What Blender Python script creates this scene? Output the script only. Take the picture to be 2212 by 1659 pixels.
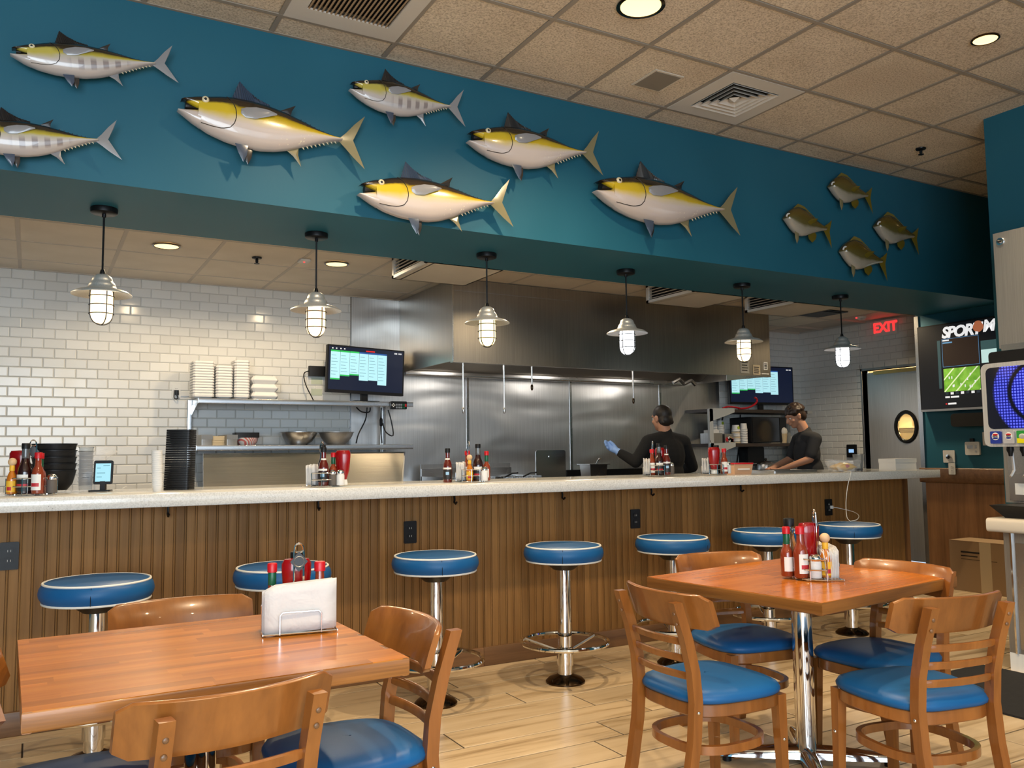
import bpy, bmesh, math, random
from mathutils import Vector, Matrix
random.seed(7)
R = math.radians
C = bpy.context.scene.collection
SC = bpy.context.scene
for o in list(bpy.data.objects): bpy.data.objects.remove(o)

# ------------------------------------------------------------------ camera, world, light, exposure
EYE = 1.24
cam = bpy.data.cameras.new('camera'); cam_o = bpy.data.objects.new('camera', cam); C.objects.link(cam_o)
cam.sensor_fit = 'HORIZONTAL'; cam.sensor_width = 36.0; cam.lens = 36.0*1836.6/2212; cam.clip_start = 0.05
_yaw, _pitch, _roll = 0.51369, 0.080914, -0.011088
_f = Vector((math.sin(_yaw)*math.cos(_pitch), math.cos(_yaw)*math.cos(_pitch), math.sin(_pitch)))
_r = Vector((math.cos(_yaw), -math.sin(_yaw), 0)); _u = _r.cross(_f)
_r2 = math.cos(_roll)*_r + math.sin(_roll)*_u; _u2 = -math.sin(_roll)*_r + math.cos(_roll)*_u
M = Matrix.Identity(4)
for i in range(3):
    M[i][0] = _r2[i]; M[i][1] = _u2[i]; M[i][2] = -_f[i]
M[2][3] = EYE
cam_o.matrix_world = M
SC.camera = cam_o

wd = bpy.data.worlds.new('daylight'); SC.world = wd; wd.use_nodes = True
wd.node_tree.nodes['Background'].inputs[0].default_value = (0.62, 0.78, 1.0, 1)
wd.node_tree.nodes['Background'].inputs[1].default_value = 1.0
SC.view_settings.view_transform = 'Standard'; SC.view_settings.look = 'None'
SC.view_settings.gamma = 1.0; SC.view_settings.use_curve_mapping = False
SC.view_settings.exposure = 0.16
SC.cycles.max_bounces = 7; SC.cycles.diffuse_bounces = 4; SC.cycles.glossy_bounces = 4; SC.cycles.transmission_bounces = 6; SC.cycles.transparent_max_bounces = 6
SC.cycles.caustics_reflective = False; SC.cycles.caustics_refractive = False

def area_light(name, loc, rot, sx, sy, power, col, spread=180):
    l = bpy.data.lights.new(name, 'AREA'); l.shape = 'RECTANGLE'; l.size = sx; l.size_y = sy
    l.energy = power; l.color = col; l.spread = R(spread)
    o = bpy.data.objects.new(name, l); C.objects.link(o); o.location = loc; o.rotation_euler = rot
    return o
def spot_light(name, loc, power, col, angle=110, blend=0.6, rad=0.05, rot=(0, 0, 0), parent=None):
    l = bpy.data.lights.new(name, 'SPOT'); l.energy = power; l.color = col; l.spot_size = R(angle)
    l.spot_blend = blend; l.shadow_soft_size = rad
    o = bpy.data.objects.new(name, l); C.objects.link(o); o.location = loc; o.rotation_euler = rot
    if parent: o.parent = parent
    return o
# daylight entering through the storefront windows of the wall behind the camera
DAY = (0.78, 0.90, 1.0)
WINS = [(-3.1, -1.1), (-1.0, 1.0), (1.1, 3.1), (3.2, 5.2)]
for k, (a, b) in enumerate(WINS):
    area_light('window_daylight', ((a+b)/2, -2.74, 1.6), (R(90), 0, 0), b-a, 2.6, (178, 138, 26, 6)[k], DAY)

# ------------------------------------------------------------------ node helpers
def new_mat(name):
    m = bpy.data.materials.new(name); m.use_nodes = True
    nt = m.node_tree; b = nt.nodes['Principled BSDF']
    return m, nt, b
def nd(nt, t, **kw):
    n = nt.nodes.new(t)
    for k, v in kw.items(): setattr(n, k, v)
    return n
def ramp(nt, stops, interp='LINEAR'):
    n = nt.nodes.new('ShaderNodeValToRGB'); n.color_ramp.interpolation = interp
    e = n.color_ramp.elements
    while len(e) < len(stops): e.new(0.5)
    for el, (p, c) in zip(e, stops):
        el.position = p; el.color = (*c, 1) if len(c) == 3 else c
    return n
def coords(nt, scale=(1, 1, 1), kind='Object'):
    tc = nt.nodes.new('ShaderNodeTexCoord'); mp = nt.nodes.new('ShaderNodeMapping')
    mp.inputs['Scale'].default_value = scale
    nt.links.new(tc.outputs[kind], mp.inputs[0]); return mp.outputs[0]
def noise(nt, vec, scale, detail=3, rough=0.5, dist=0.0):
    n = nt.nodes.new('ShaderNodeTexNoise'); n.inputs['Scale'].default_value = scale
    n.inputs['Detail'].default_value = detail; n.inputs['Roughness'].default_value = rough
    n.inputs['Distortion'].default_value = dist
    if vec is not None: nt.links.new(vec, n.inputs['Vector'])
    return n
def bump(nt, b, h, strength, dist=0.01):
    n = nt.nodes.new('ShaderNodeBump'); n.inputs['Strength'].default_value = strength; n.inputs['Distance'].default_value = dist
    nt.links.new(h, n.inputs['Height']); nt.links.new(n.outputs[0], b.inputs['Normal']); return n
def mixc(nt, fac, a, bcol, mode='MIX'):
    n = nt.nodes.new('ShaderNodeMix'); n.data_type = 'RGBA'; n.blend_type = mode
    for s, v in ((0, fac), (6, a), (7, bcol)):
        if hasattr(v, 'is_linked'): nt.links.new(v, n.inputs[s])
        else: n.inputs[s].default_value = v if s == 0 else (*v, 1)
    return n.outputs[2]
MATS = {}
def pm(name, col, rough=0.5, metal=0.0, coat=0.0, trans=0.0, emit=None, es=0.0, alpha=1.0, ior=1.45, spec=None):
    if name in MATS: return MATS[name]
    m, nt, b = new_mat(name)
    b.inputs['Base Color'].default_value = (*col, 1); b.inputs['Roughness'].default_value = rough
    b.inputs['Metallic'].default_value = metal; b.inputs['Coat Weight'].default_value = coat
    b.inputs['Coat Roughness'].default_value = 0.08
    b.inputs['Transmission Weight'].default_value = trans; b.inputs['Alpha'].default_value = alpha; b.inputs['IOR'].default_value = ior
    if spec is not None: b.inputs['Specular IOR Level'].default_value = spec
    if emit: b.inputs['Emission Color'].default_value = (*emit, 1); b.inputs['Emission Strength'].default_value = es
    v = noise(nt, coords(nt), 35, 2)          # fine, hardly visible grime so no surface is perfectly flat
    r = nd(nt, 'ShaderNodeMapRange'); r.inputs[3].default_value = max(0, rough-0.04); r.inputs[4].default_value = min(1, rough+0.04)
    nt.links.new(v.outputs[0], r.inputs[0]); nt.links.new(r.outputs[0], b.inputs['Roughness'])
    MATS[name] = m; return m

def wood_mat(name, dark, light, axis, rough=0.35, coat=0.3, scale=1.0, streak=14, ring=None, rnd=True, bmp=0.15, spec=0.5, var=(0.80, 1.14)):
    """wood with grain stretched along the local axis; every piece drifts a little in tone"""
    m, nt, b = new_mat(name)
    s = [streak, streak, streak]; s['xyz'.index(axis)] = 0.9
    vec = coords(nt, tuple(v*scale for v in s))
    if rnd:
        oi = nd(nt, 'ShaderNodeObjectInfo'); add = nd(nt, 'ShaderNodeVectorMath', operation='ADD')
        mul = nd(nt, 'ShaderNodeMath', operation='MULTIPLY'); mul.inputs[1].default_value = 40.0
        nt.links.new(oi.outputs['Random'], mul.inputs[0]); nt.links.new(vec, add.inputs[0]); nt.links.new(mul.outputs[0], add.inputs[1]); vec = add.outputs[0]
    n1 = noise(nt, vec, 1.0, 4, 0.6, 0.6); n2 = noise(nt, vec, 5.0, 3, 0.65)
    mx = nd(nt, 'ShaderNodeMath', operation='MULTIPLY_ADD'); mx.inputs[1].default_value = 0.35
    nt.links.new(n2.outputs[0], mx.inputs[0]); nt.links.new(n1.outputs[0], mx.inputs[2])
    rp = ramp(nt, [(0.40, dark), (0.62, tuple((a+c)/2 for a, c in zip(dark, light))), (0.86, light)])
    nt.links.new(mx.outputs[0], rp.inputs[0]); col = rp.outputs[0]
    if rnd:
        oi2 = nd(nt, 'ShaderNodeObjectInfo'); mr = nd(nt, 'ShaderNodeMapRange'); mr.inputs[3].default_value = var[0]; mr.inputs[4].default_value = var[1]
        nt.links.new(oi2.outputs['Random'], mr.inputs[0]); hs = nd(nt, 'ShaderNodeHueSaturation')
        nt.links.new(mr.outputs[0], hs.inputs['Value']); nt.links.new(col, hs.inputs['Color']); col = hs.outputs[0]
    nt.links.new(col, b.inputs['Base Color'])
    b.inputs['Roughness'].default_value = rough; b.inputs['Coat Weight'].default_value = coat; b.inputs['Coat Roughness'].default_value = 0.06
    b.inputs['Specular IOR Level'].default_value = spec
    bump(nt, b, n2.outputs[0], bmp, 0.001)
    MATS[name] = m; return m

def steel_mat(name, base=0.55, rough=0.26, axis='z', wave=0.0, tint=(1, 1, 1)):
    m, nt, b = new_mat(name)
    b.inputs['Metallic'].default_value = 1.0
    s = [220, 220, 220]; s['xyz'.index(axis)] = 2.5
    v = coords(nt, tuple(s)); n1 = noise(nt, v, 1.0, 2)
    sm = noise(nt, coords(nt), 1.7, 3)
    r = nd(nt, 'ShaderNodeMapRange'); r.inputs[3].default_value = rough-0.06; r.inputs[4].default_value = rough+0.10
    nt.links.new(sm.outputs[0], r.inputs[0]); nt.links.new(r.outputs[0], b.inputs['Roughness'])
    rp = ramp(nt, [(0.25, tuple(base*0.86*t for t in tint)), (0.75, tuple(base*1.08*t for t in tint))])
    nt.links.new(n1.outputs[0], rp.inputs[0]); nt.links.new(rp.outputs[0], b.inputs['Base Color'])
    if wave:
        w = noise(nt, coords(nt, (0.7, 1, 2.2)), 1.3, 1.0, 0.4, 0.6)
        bump(nt, b, w.outputs[0], wave, 0.12)
    MATS[name] = m; return m

# ------------------------------------------------------------------ materials
def mk_materials():
    # teal wall paint, satin
    m, nt, b = new_mat('teal_paint'); n1 = noise(nt, coords(nt), 1.3, 2)
    rp = ramp(nt, [(0.3, (0.013, 0.104, 0.158)), (0.7, (0.018, 0.120, 0.180))]); nt.links.new(n1.outputs[0], rp.inputs[0])
    nt.links.new(rp.outputs[0], b.inputs['Base Color']); b.inputs['Roughness'].default_value = 0.5; b.inputs['Specular IOR Level'].default_value = 0.3
    n2 = noise(nt, coords(nt), 160, 2); bump(nt, b, n2.outputs[0], 0.06, 0.002); MATS['teal'] = m
    # fissured mineral ceiling tile
    m, nt, b = new_mat('mineral_tile'); v = coords(nt)
    oi = nd(nt, 'ShaderNodeObjectInfo'); add = nd(nt, 'ShaderNodeVectorMath', operation='ADD'); nt.links.new(v, add.inputs[0])
    mul = nd(nt, 'ShaderNodeMath', operation='MULTIPLY'); mul.inputs[1].default_value = 9.0
    nt.links.new(oi.outputs['Random'], mul.inputs[0]); nt.links.new(mul.outputs[0], add.inputs[1])
    n1 = noise(nt, add.outputs[0], 95, 4, 0.75); n2 = noise(nt, add.outputs[0], 2.2, 2)
    rp = ramp(nt, [(0.36, (0.40, 0.32, 0.23)), (0.50, (0.70, 0.60, 0.46)), (0.62, (0.82, 0.71, 0.56))]); nt.links.new(n1.outputs[0], rp.inputs[0])
    rp2 = ramp(nt, [(0.3, (0.86, 0.83, 0.80)), (0.7, (1, 1, 1))]); nt.links.new(n2.outputs[0], rp2.inputs[0])
    nt.links.new(mixc(nt, 1.0, rp.outputs[0], rp2.outputs[0], 'MULTIPLY'), b.inputs['Base Color'])
    b.inputs['Roughness'].default_value = 0.95; bump(nt, b, n1.outputs[0], 0.6, 0.006); MATS['ctile'] = m
    # smooth washable kitchen ceiling panel
    m, nt, b = new_mat('vinyl_panel'); n2 = noise(nt, coords(nt), 3, 3)
    rp = ramp(nt, [(0.3, (0.72, 0.62, 0.49)), (0.7, (0.80, 0.70, 0.57))]); nt.links.new(n2.outputs[0], rp.inputs[0])
    nt.links.new(rp.outputs[0], b.inputs['Base Color']); b.inputs['Roughness'].default_value = 0.6; MATS['kpanel'] = m
    # glazed subway tile
    m, nt, b = new_mat('glazed_tile'); oi = nd(nt, 'ShaderNodeObjectInfo')
    rp = ramp(nt, [(0.0, (0.66, 0.66, 0.64)), (1.0, (0.76, 0.76, 0.74))]); nt.links.new(oi.outputs['Random'], rp.inputs[0])
    nt.links.new(rp.outputs[0], b.inputs['Base Color']); b.inputs['Roughness'].default_value = 0.14
    n1 = noise(nt, coords(nt), 9, 1); bump(nt, b, n1.outputs[0], 0.10, 0.01); MATS['tile'] = m
    pm('grout', (0.52, 0.51, 0.48), 0.9)
    # speckled quartz
    m, nt, b = new_mat('quartz'); v = coords(nt); vo = nd(nt, 'ShaderNodeTexVoronoi'); vo.inputs['Scale'].default_value = 75; nt.links.new(v, vo.inputs['Vector'])
    n1 = noise(nt, v, 28, 2)
    rp = ramp(nt, [(0.0, (1, 1, 1)), (0.10, (1, 1, 1)), (0.16, (0, 0, 0))]); nt.links.new(vo.outputs['Distance'], rp.inputs[0])
    rp2 = ramp(nt, [(0.52, (0, 0, 0)), (0.58, (1, 1, 1))]); nt.links.new(n1.outputs[0], rp2.inputs[0])
    msk = mixc(nt, 1.0, rp.outputs[0], rp2.outputs[0], 'MULTIPLY')
    n3 = noise(nt, v, 160, 2); rp3 = ramp(nt, [(0.35, (0.55, 0.55, 0.53)), (0.6, (0.68, 0.68, 0.66))]); nt.links.new(n3.outputs[0], rp3.inputs[0])
    nt.links.new(mixc(nt, msk, rp3.outputs[0], (0.22, 0.21, 0.20)), b.inputs['Base Color'])
    b.inputs['Roughness'].default_value = 0.12; MATS['quartz'] = m
    # wood-look floor plank tiles
    m, nt, b = new_mat('plank_tile'); vec = coords(nt, (1.3, 14, 14)); oi = nd(nt, 'ShaderNodeObjectInfo')
    mul = nd(nt, 'ShaderNodeMath', operation='MULTIPLY'); mul.inputs[1].default_value = 30.0; nt.links.new(oi.outputs['Random'], mul.inputs[0])
    add = nd(nt, 'ShaderNodeVectorMath', operation='ADD'); nt.links.new(vec, add.inputs[0]); nt.links.new(mul.outputs[0], add.inputs[1])
    n1 = noise(nt, add.outputs[0], 1.0, 5, 0.62, 0.5)
    rp = ramp(nt, [(0.28, (0.26, 0.165, 0.085)), (0.38, (0.42, 0.30, 0.17)), (0.47, (0.56, 0.42, 0.26)), (0.72, (0.64, 0.50, 0.33))]); nt.links.new(n1.outputs[0], rp.inputs[0])
    mr = nd(nt, 'ShaderNodeMapRange'); mr.inputs[3].default_value = 0.84; mr.inputs[4].default_value = 1.1; nt.links.new(oi.outputs['Random'], mr.inputs[0])
    hs = nd(nt, 'ShaderNodeHueSaturation'); nt.links.new(mr.outputs[0], hs.inputs['Value']); nt.links.new(rp.outputs[0], hs.inputs['Color'])
    nt.links.new(hs.outputs[0], b.inputs['Base Color']); b.inputs['Roughness'].default_value = 0.32
    bump(nt, b, n1.outputs[0], 0.08, 0.002); MATS['plank'] = m
    pm('floor_grout', (0.035, 0.022, 0.014), 0.9)
    # woods
    wood_mat('panel_wood', (0.165, 0.077, 0.022), (0.265, 0.135, 0.044), 'z', 0.55, 0.0, 1.0, 30, spec=0.2)
    wood_mat('rail_wood', (0.10, 0.046, 0.018), (0.20, 0.10, 0.043), 'x', 0.42, 0.15, 1.0, 22)
    wood_mat('wain_wood', (0.12, 0.055, 0.02), (0.235, 0.115, 0.047), 'z', 0.4, 0.15, 1.0, 16)
    wood_mat('table_wood', (0.32, 0.095, 0.010), (0.50, 0.178, 0.024), 'x', 0.24, 0.0, 1.0, 18, bmp=0.03, spec=0.32, var=(0.74, 1.16))
    wood_mat('table_wood_plain', (0.34, 0.092, 0.010), (0.52, 0.165, 0.022), 'x', 0.22, 0.0, 1.0, 18, bmp=0.03, spec=0.36, var=(0.90, 1.06))
    wood_mat('edge_wood', (0.10, 0.036, 0.007), (0.30, 0.120, 0.026), 'x', 0.35, 0.15, 1.0, 24, bmp=0.2)
    wood_mat('chair_wood', (0.155, 0.050, 0.010), (0.29, 0.105, 0.022), 'z', 0.28, 0.4, 1.0, 10, bmp=0.05)
    # vinyl upholstery
    m, nt, b = new_mat('blue_vinyl'); n1 = noise(nt, coords(nt), 6, 2)
    rp = ramp(nt, [(0.3, (0.007, 0.085, 0.245)), (0.7, (0.010, 0.098, 0.275))]); nt.links.new(n1.outputs[0], rp.inputs[0]); nt.links.new(rp.outputs[0], b.inputs['Base Color'])
    b.inputs['Roughness'].default_value = 0.42; b.inputs['Specular IOR Level'].default_value = 0.28; n2 = noise(nt, coords(nt), 300, 2); bump(nt, b, n2.outputs[0], 0.12, 0.001); MATS['vinyl'] = m
    pm('piping', (0.78, 0.77, 0.72), 0.5)
    pm('chrome', (0.80, 0.80, 0.80), 0.06, 1.0); pm('bronze', (0.075, 0.05, 0.03), 0.18, 1.0)
    pm('black_plastic', (0.008, 0.008, 0.009), 0.42, spec=0.3); pm('black_matte', (0.008, 0.008, 0.009), 0.85); pm('white_plastic', (0.72, 0.72, 0.70), 0.4)
    pm('black_metal', (0.012, 0.012, 0.013), 0.4, 0.6); pm('grid_metal', (0.30, 0.26, 0.21), 0.6); pm('kgrid', (0.58, 0.51, 0.43), 0.55)
    pm('white_metal', (0.62, 0.58, 0.52), 0.5); pm('offwhite', (0.62, 0.56, 0.47), 0.6)
    steel_mat('steel', 0.56, 0.24, 'x'); steel_mat('steel_wall', 0.74, 0.38, 'z', 0.40); steel_mat('hood_steel', 0.42, 0.32, 'z', 0.03, (1.0, 0.93, 0.82))
    steel_mat('lid_steel_warm_reflection', 0.60, 0.22, 'x', 0.05, (1.0, 0.93, 0.80)); steel_mat('galv', 0.80, 0.36, 'z'); MATS['galv'].node_tree.nodes['Principled BSDF'].inputs['Metallic'].default_value = 0.75; steel_mat('door_steel', 0.68, 0.38, 'z'); MATS['door_steel'].node_tree.nodes['Principled BSDF'].inputs['Metallic'].default_value = 0.8; steel_mat('dull_steel', 0.42, 0.42, 'z')  # the lid's warm tint puts a golden reflection into its colour
    pm('foam', (0.74, 0.74, 0.74), 0.6); pm('paper', (0.70, 0.69, 0.67), 0.8); pm('card', (0.34, 0.23, 0.13), 0.85); pm('kraft', (0.55, 0.45, 0.30), 0.8)
    pm('red_gloss', (0.26, 0.003, 0.004), 0.18, coat=0.3); pm('red_cap', (0.48, 0.008, 0.014), 0.35); pm('green_wrap', (0.008, 0.09, 0.04), 0.35)
    pm('sauce_red', (0.23, 0.036, 0.012), 0.08, coat=0.6); pm('sauce_orange', (0.50, 0.15, 0.012), 0.08, coat=0.6); pm('sauce_dark', (0.022, 0.005, 0.004), 0.06, coat=0.8)
    pm('sauce_maroon', (0.10, 0.010, 0.006), 0.06, coat=0.8)
    pm('glass', (0.92, 0.95, 0.95), 0.03, trans=1.0, ior=1.3); pm('clear_plastic', (0.85, 0.88, 0.9), 0.12, trans=0.9, ior=1.15)
    pm('label_white', (0.74, 0.73, 0.70), 0.6); pm('label_yellow', (0.75, 0.42, 0.03), 0.5); pm('label_black', (0.015, 0.013, 0.014), 0.5); pm('label_red', (0.45, 0.02, 0.03), 0.5); pm('label_blue', (0.30, 0.50, 0.72), 0.5)
    pm('wood_ball', (0.62, 0.42, 0.24), 0.5); pm('pepper', (0.10, 0.085, 0.075), 0.7); pm('salt', (0.68, 0.68, 0.68), 0.6); pm('tag_metal', (0.035, 0.035, 0.037), 0.45, 0.4)
    pm('skin', (0.48, 0.245, 0.155), 0.5); pm('hair', (0.014, 0.010, 0.008), 0.55); pm('hair_brown', (0.022, 0.011, 0.007), 0.5)
    pm('cloth_black', (0.0075, 0.0075, 0.008), 0.9); pm('cloth_charcoal', (0.022, 0.023, 0.027), 0.9); pm('denim', (0.02, 0.022, 0.03), 0.9); pm('glove_blue', (0.25, 0.42, 0.80), 0.5)
    m, nt, b = new_mat('napkin_paper'); n1 = noise(nt, coords(nt), 16, 3, 0.6, 0.5); b.inputs['Base Color'].default_value = (0.60, 0.59, 0.58, 1); b.inputs['Roughness'].default_value = 0.9; bump(nt, b, n1.outputs[0], 0.5, 0.012); MATS['napkin'] = m
    pm('eye_white', (0.8, 0.8, 0.78), 0.3)
    pm('exit_red', (0.5, 0.01, 0.01), 0.5, emit=(1.0, 0.02, 0.02), es=2.4)
    pm('can_glow', (0.9, 0.7, 0.4), 0.4, emit=(1.0, 0.66, 0.28), es=2.0); pm('can_glow_bright', (0.9, 0.8, 0.4), 0.4, emit=(1.0, 0.84, 0.36), es=1.5); pm('speaker_cloth', (0.22, 0.19, 0.15), 0.8)
    pm('screen_off', (0.006, 0.006, 0.008), 0.12); pm('red_led', (0.5, 0.02, 0.02), 0.4, emit=(1.0, 0.05, 0.05), es=1.5)
mk_materials()
def emit_mat(name, col, s):
    if name not in MATS: pm(name, tuple(c*0.3 for c in col), 0.4, emit=col, es=s)
    return MATS[name]
def mt(m): return MATS[m] if isinstance(m, str) else m

# ------------------------------------------------------------------ mesh helpers
class MB:
    def __init__(s): s.v = []; s.f = []; s.m = []; s.mi = 0
    def add(s, vs, fs):
        o = len(s.v); s.v += [tuple(x) for x in vs]; s.f += [tuple(i+o for i in f) for f in fs]; s.m += [s.mi]*len(fs); return s
    def box(s, x0, x1, y0, y1, z0, z1):
        return s.add([(x0,y0,z0),(x1,y0,z0),(x1,y1,z0),(x0,y1,z0),(x0,y0,z1),(x1,y0,z1),(x1,y1,z1),(x0,y1,z1)],
                     [(0,3,2,1),(4,5,6,7),(0,1,5,4),(1,2,6,5),(2,3,7,6),(3,0,4,7)])
    def cbox(s, c, d): return s.box(c[0]-d[0]/2, c[0]+d[0]/2, c[1]-d[1]/2, c[1]+d[1]/2, c[2]-d[2]/2, c[2]+d[2]/2)
    def rbox(s, x0, x1, y0, y1, z0, z1, r=0.005, axis='z', seg=3):
        """box with corners rounded about one axis"""
        ia = 'xyz'.index(axis); lo = (x0,y0,z0); hi = (x1,y1,z1); p, q = [i for i in range(3) if i != ia]
        if axis == 'y': p, q = q, p
        ring = []
        for cx, cy, a0 in ((hi[p]-r, hi[q]-r, 0), (lo[p]+r, hi[q]-r, 90), (lo[p]+r, lo[q]+r, 180), (hi[p]-r, lo[q]+r, 270)):
            for k in range(seg+1):
                a = R(a0+90*k/seg); ring.append((cx+r*math.cos(a), cy+r*math.sin(a)))
        return s.prism(ring, axis, lo[ia], hi[ia])
    def prism(s, poly, axis, a, b):
        """2D polygon (counter-clockwise in the plane, order xy / zx / yz) extruded along axis"""
        def P(u, v, w):
            return (u, v, w) if axis == 'z' else ((w, u, v) if axis == 'x' else (v, w, u))
        n = len(poly); vs = [P(u, v, a) for u, v in poly]+[P(u, v, b) for u, v in poly]
        fs = [tuple(range(n-1, -1, -1)), tuple(range(n, 2*n))]+[(i, (i+1) % n, (i+1) % n+n, i+n) for i in range(n)]
        return s.add(vs, fs)
    def lathe(s, prof, seg=20, c=(0, 0, 0), sx=1.0, sy=1.0, caps=True):
        """profile of (r, z) turned about z"""
        vs = []; fs = []; n = len(prof)
        for k in range(seg):
            a = 2*math.pi*k/seg
            for r, z in prof: vs.append((c[0]+r*math.cos(a)*sx, c[1]+r*math.sin(a)*sy, c[2]+z))
        for k in range(seg):
            k2 = (k+1) % seg
            for i in range(n-1): fs.append((k*n+i, k2*n+i, k2*n+i+1, k*n+i+1))
        if caps and prof[0][0] > 1e-6: fs.append(tuple(k*n for k in range(seg-1, -1, -1)))
        if caps and prof[-1][0] > 1e-6: fs.append(tuple(k*n+n-1 for k in range(seg)))
        return s.add(vs, fs)
    def loft(s, rings, close=True, caps=True):
        n = len(rings[0]); vs = [p for r in rings for p in r]; fs = []
        for i in range(len(rings)-1):
            for k in range(n if close else n-1):
                k2 = (k+1) % n; fs.append((i*n+k, i*n+k2, (i+1)*n+k2, (i+1)*n+k))
        if caps: fs.append(tuple(range(n-1, -1, -1))); fs.append(tuple((len(rings)-1)*n+k for k in range(n)))
        return s.add(vs, fs)
    def tube(s, pts, r, seg=6, closed=False, caps=True):
        pts = [Vector(p) for p in pts]; n = len(pts); rings = []
        rr = r if isinstance(r, (list, tuple)) else [r]*n
        up = Vector((0, 0, 1)); prev = None
        for i, p in enumerate(pts):
            if closed: d = (pts[(i+1) % n]-pts[i-1])
            else: d = pts[min(i+1, n-1)]-pts[max(i-1, 0)]
            d.normalize()
            if prev is None:
                a = up.cross(d)
                if a.length < 1e-3: a = Vector((1, 0, 0)).cross(d)
            else: a = prev-d*prev.dot(d)
            a.normalize(); prev = a; b = d.cross(a)
            rings.append([p+(a*math.cos(2*math.pi*k/seg)+b*math.sin(2*math.pi*k/seg))*rr[i] for k in range(seg)])
        if closed: rings.append(rings[0])
        return s.loft([[tuple(q) for q in g] for g in rings], True, caps and not closed)
    def ball(s, c, r, seg=12, rings=8, sc=(1, 1, 1)):
        prof = [(math.sin(math.pi*i/rings), -math.cos(math.pi*i/rings)) for i in range(rings+1)]
        vs0 = len(s.v); s.lathe([(max(p[0], 0)*1.0, p[1]) for p in prof], seg)
        for i in range(vs0, len(s.v)):
            x, y, z = s.v[i]; s.v[i] = (c[0]+x*r*sc[0], c[1]+y*r*sc[1], c[2]+z*r*sc[2])
        return s
    def xf(s, mat, start=0):
        for i in range(start, len(s.v)): s.v[i] = tuple(mat @ Vector(s.v[i]))
        return s
    def mesh(s, name, mats=None, smooth=True, angle=35, merge=True):
        me = bpy.data.meshes.new(name); me.from_pydata(s.v, [], s.f)
        if merge:
            bm = bmesh.new(); bm.from_mesh(me)
            for f, i in zip(bm.faces, s.m): f.material_index = i
            bmesh.ops.remove_doubles(bm, verts=bm.verts, dist=1e-5)
            bmesh.ops.dissolve_degenerate(bm, edges=bm.edges, dist=1e-6)
            bmesh.ops.recalc_face_normals(bm, faces=bm.faces)
            bm.to_mesh(me); bm.free()
        else:
            for p, i in zip(me.polygons, s.m): p.material_index = i
        for m in (mats or []): me.materials.append(mt(m))
        if smooth:
            me.polygons.foreach_set('use_smooth', [True]*len(me.polygons))
            me.set_sharp_from_angle(angle=R(angle))
        me.update(); return me

def link(name, me, parent=None, loc=(0, 0, 0), rot=(0, 0, 0), scale=(1, 1, 1)):
    o = bpy.data.objects.new(name, me); C.objects.link(o)
    if parent: o.parent = parent
    o.location = loc; o.rotation_euler = rot; o.scale = scale; return o
def part(parent, name, mb, m, loc=(0, 0, 0), rot=(0, 0, 0), smooth=True, angle=35, label=None, kind=None):
    me = mb if not isinstance(mb, MB) else mb.mesh(name, m if isinstance(m, list) else [m], smooth, angle)
    o = link(name, me, parent, loc, rot)
    if label: o['label'] = label
    if kind: o['kind'] = kind
    return o
def tag(o, label, cat, group=None):
    o['label'] = label; o['category'] = cat
    if group: o['group'] = group
    return o
def thing(name, label, cat, loc=(0, 0, 0), rotz=0.0, group=None):
    o = bpy.data.objects.new(name, None); C.objects.link(o); o.empty_display_size = 0.1
    o.location = loc; o.rotation_euler = (0, 0, rotz); return tag(o, label, cat, group)
def single(name, mb, m, label, cat, loc=(0, 0, 0), rot=(0, 0, 0), group=None, smooth=True, angle=35):
    return tag(part(None, name, mb, m, loc, rot, smooth, angle), label, cat, group)
def struct(name, mb, m, loc=(0, 0, 0), smooth=False):
    o = part(None, name, mb, m, loc, smooth=smooth); o['kind'] = 'structure'; return o
def dup(src, loc=None, rotz=None, label=None, group=None, parent=None):
    r = src.copy(); C.objects.link(r)
    if parent is not None: r.parent = parent
    if loc is not None: r.location = loc
    if rotz is not None: r.rotation_euler = (0, 0, rotz)
    if label: r['label'] = label
    if group: r['group'] = group
    for ch in list(src.children):
        c = ch.copy(); C.objects.link(c); c.parent = r
        for g in list(ch.children):
            d = g.copy(); C.objects.link(d); d.parent = c
    return r
def text_mesh(txt, size, mat, extrude=0.0008, shear=0.0, bold=0.0, align='CENTER', space=1.0):
    cu = bpy.data.curves.new('lettering', 'FONT'); cu.body = txt; cu.size = size; cu.extrude = extrude; cu.shear = shear
    cu.offset = bold; cu.align_x = align; cu.align_y = 'CENTER'; cu.space_character = space; cu.resolution_u = 3
    o = bpy.data.objects.new('lettering', cu); C.objects.link(o)
    bpy.context.view_layer.update()
    me = bpy.data.meshes.new_from_object(o.evaluated_get(bpy.context.evaluated_depsgraph_get()))
    bpy.data.objects.remove(o); bpy.data.curves.remove(cu)
    me.materials.clear(); me.materials.append(mt(mat)); return me
FACE_NEG_X = (R(90), 0, R(-90))     # text lying in its xy plane turned to face -X
FACE_NEG_Y = (R(90), 0, 0)
# ------------------------------------------------------------------ the setting
T = 0.6096
ZC, ZK, ZS = 3.425, 2.69, 2.515            # dining ceiling, kitchen ceiling, soffit underside
XL, XR, XK = -3.2, 7.45, 8.35             # left wall, wall with the television, kitchen side wall
YR, YB, YS0, YS1 = -2.8, 7.46, 4.30, 5.13 # rear wall, kitchen back wall, soffit front and back
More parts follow.
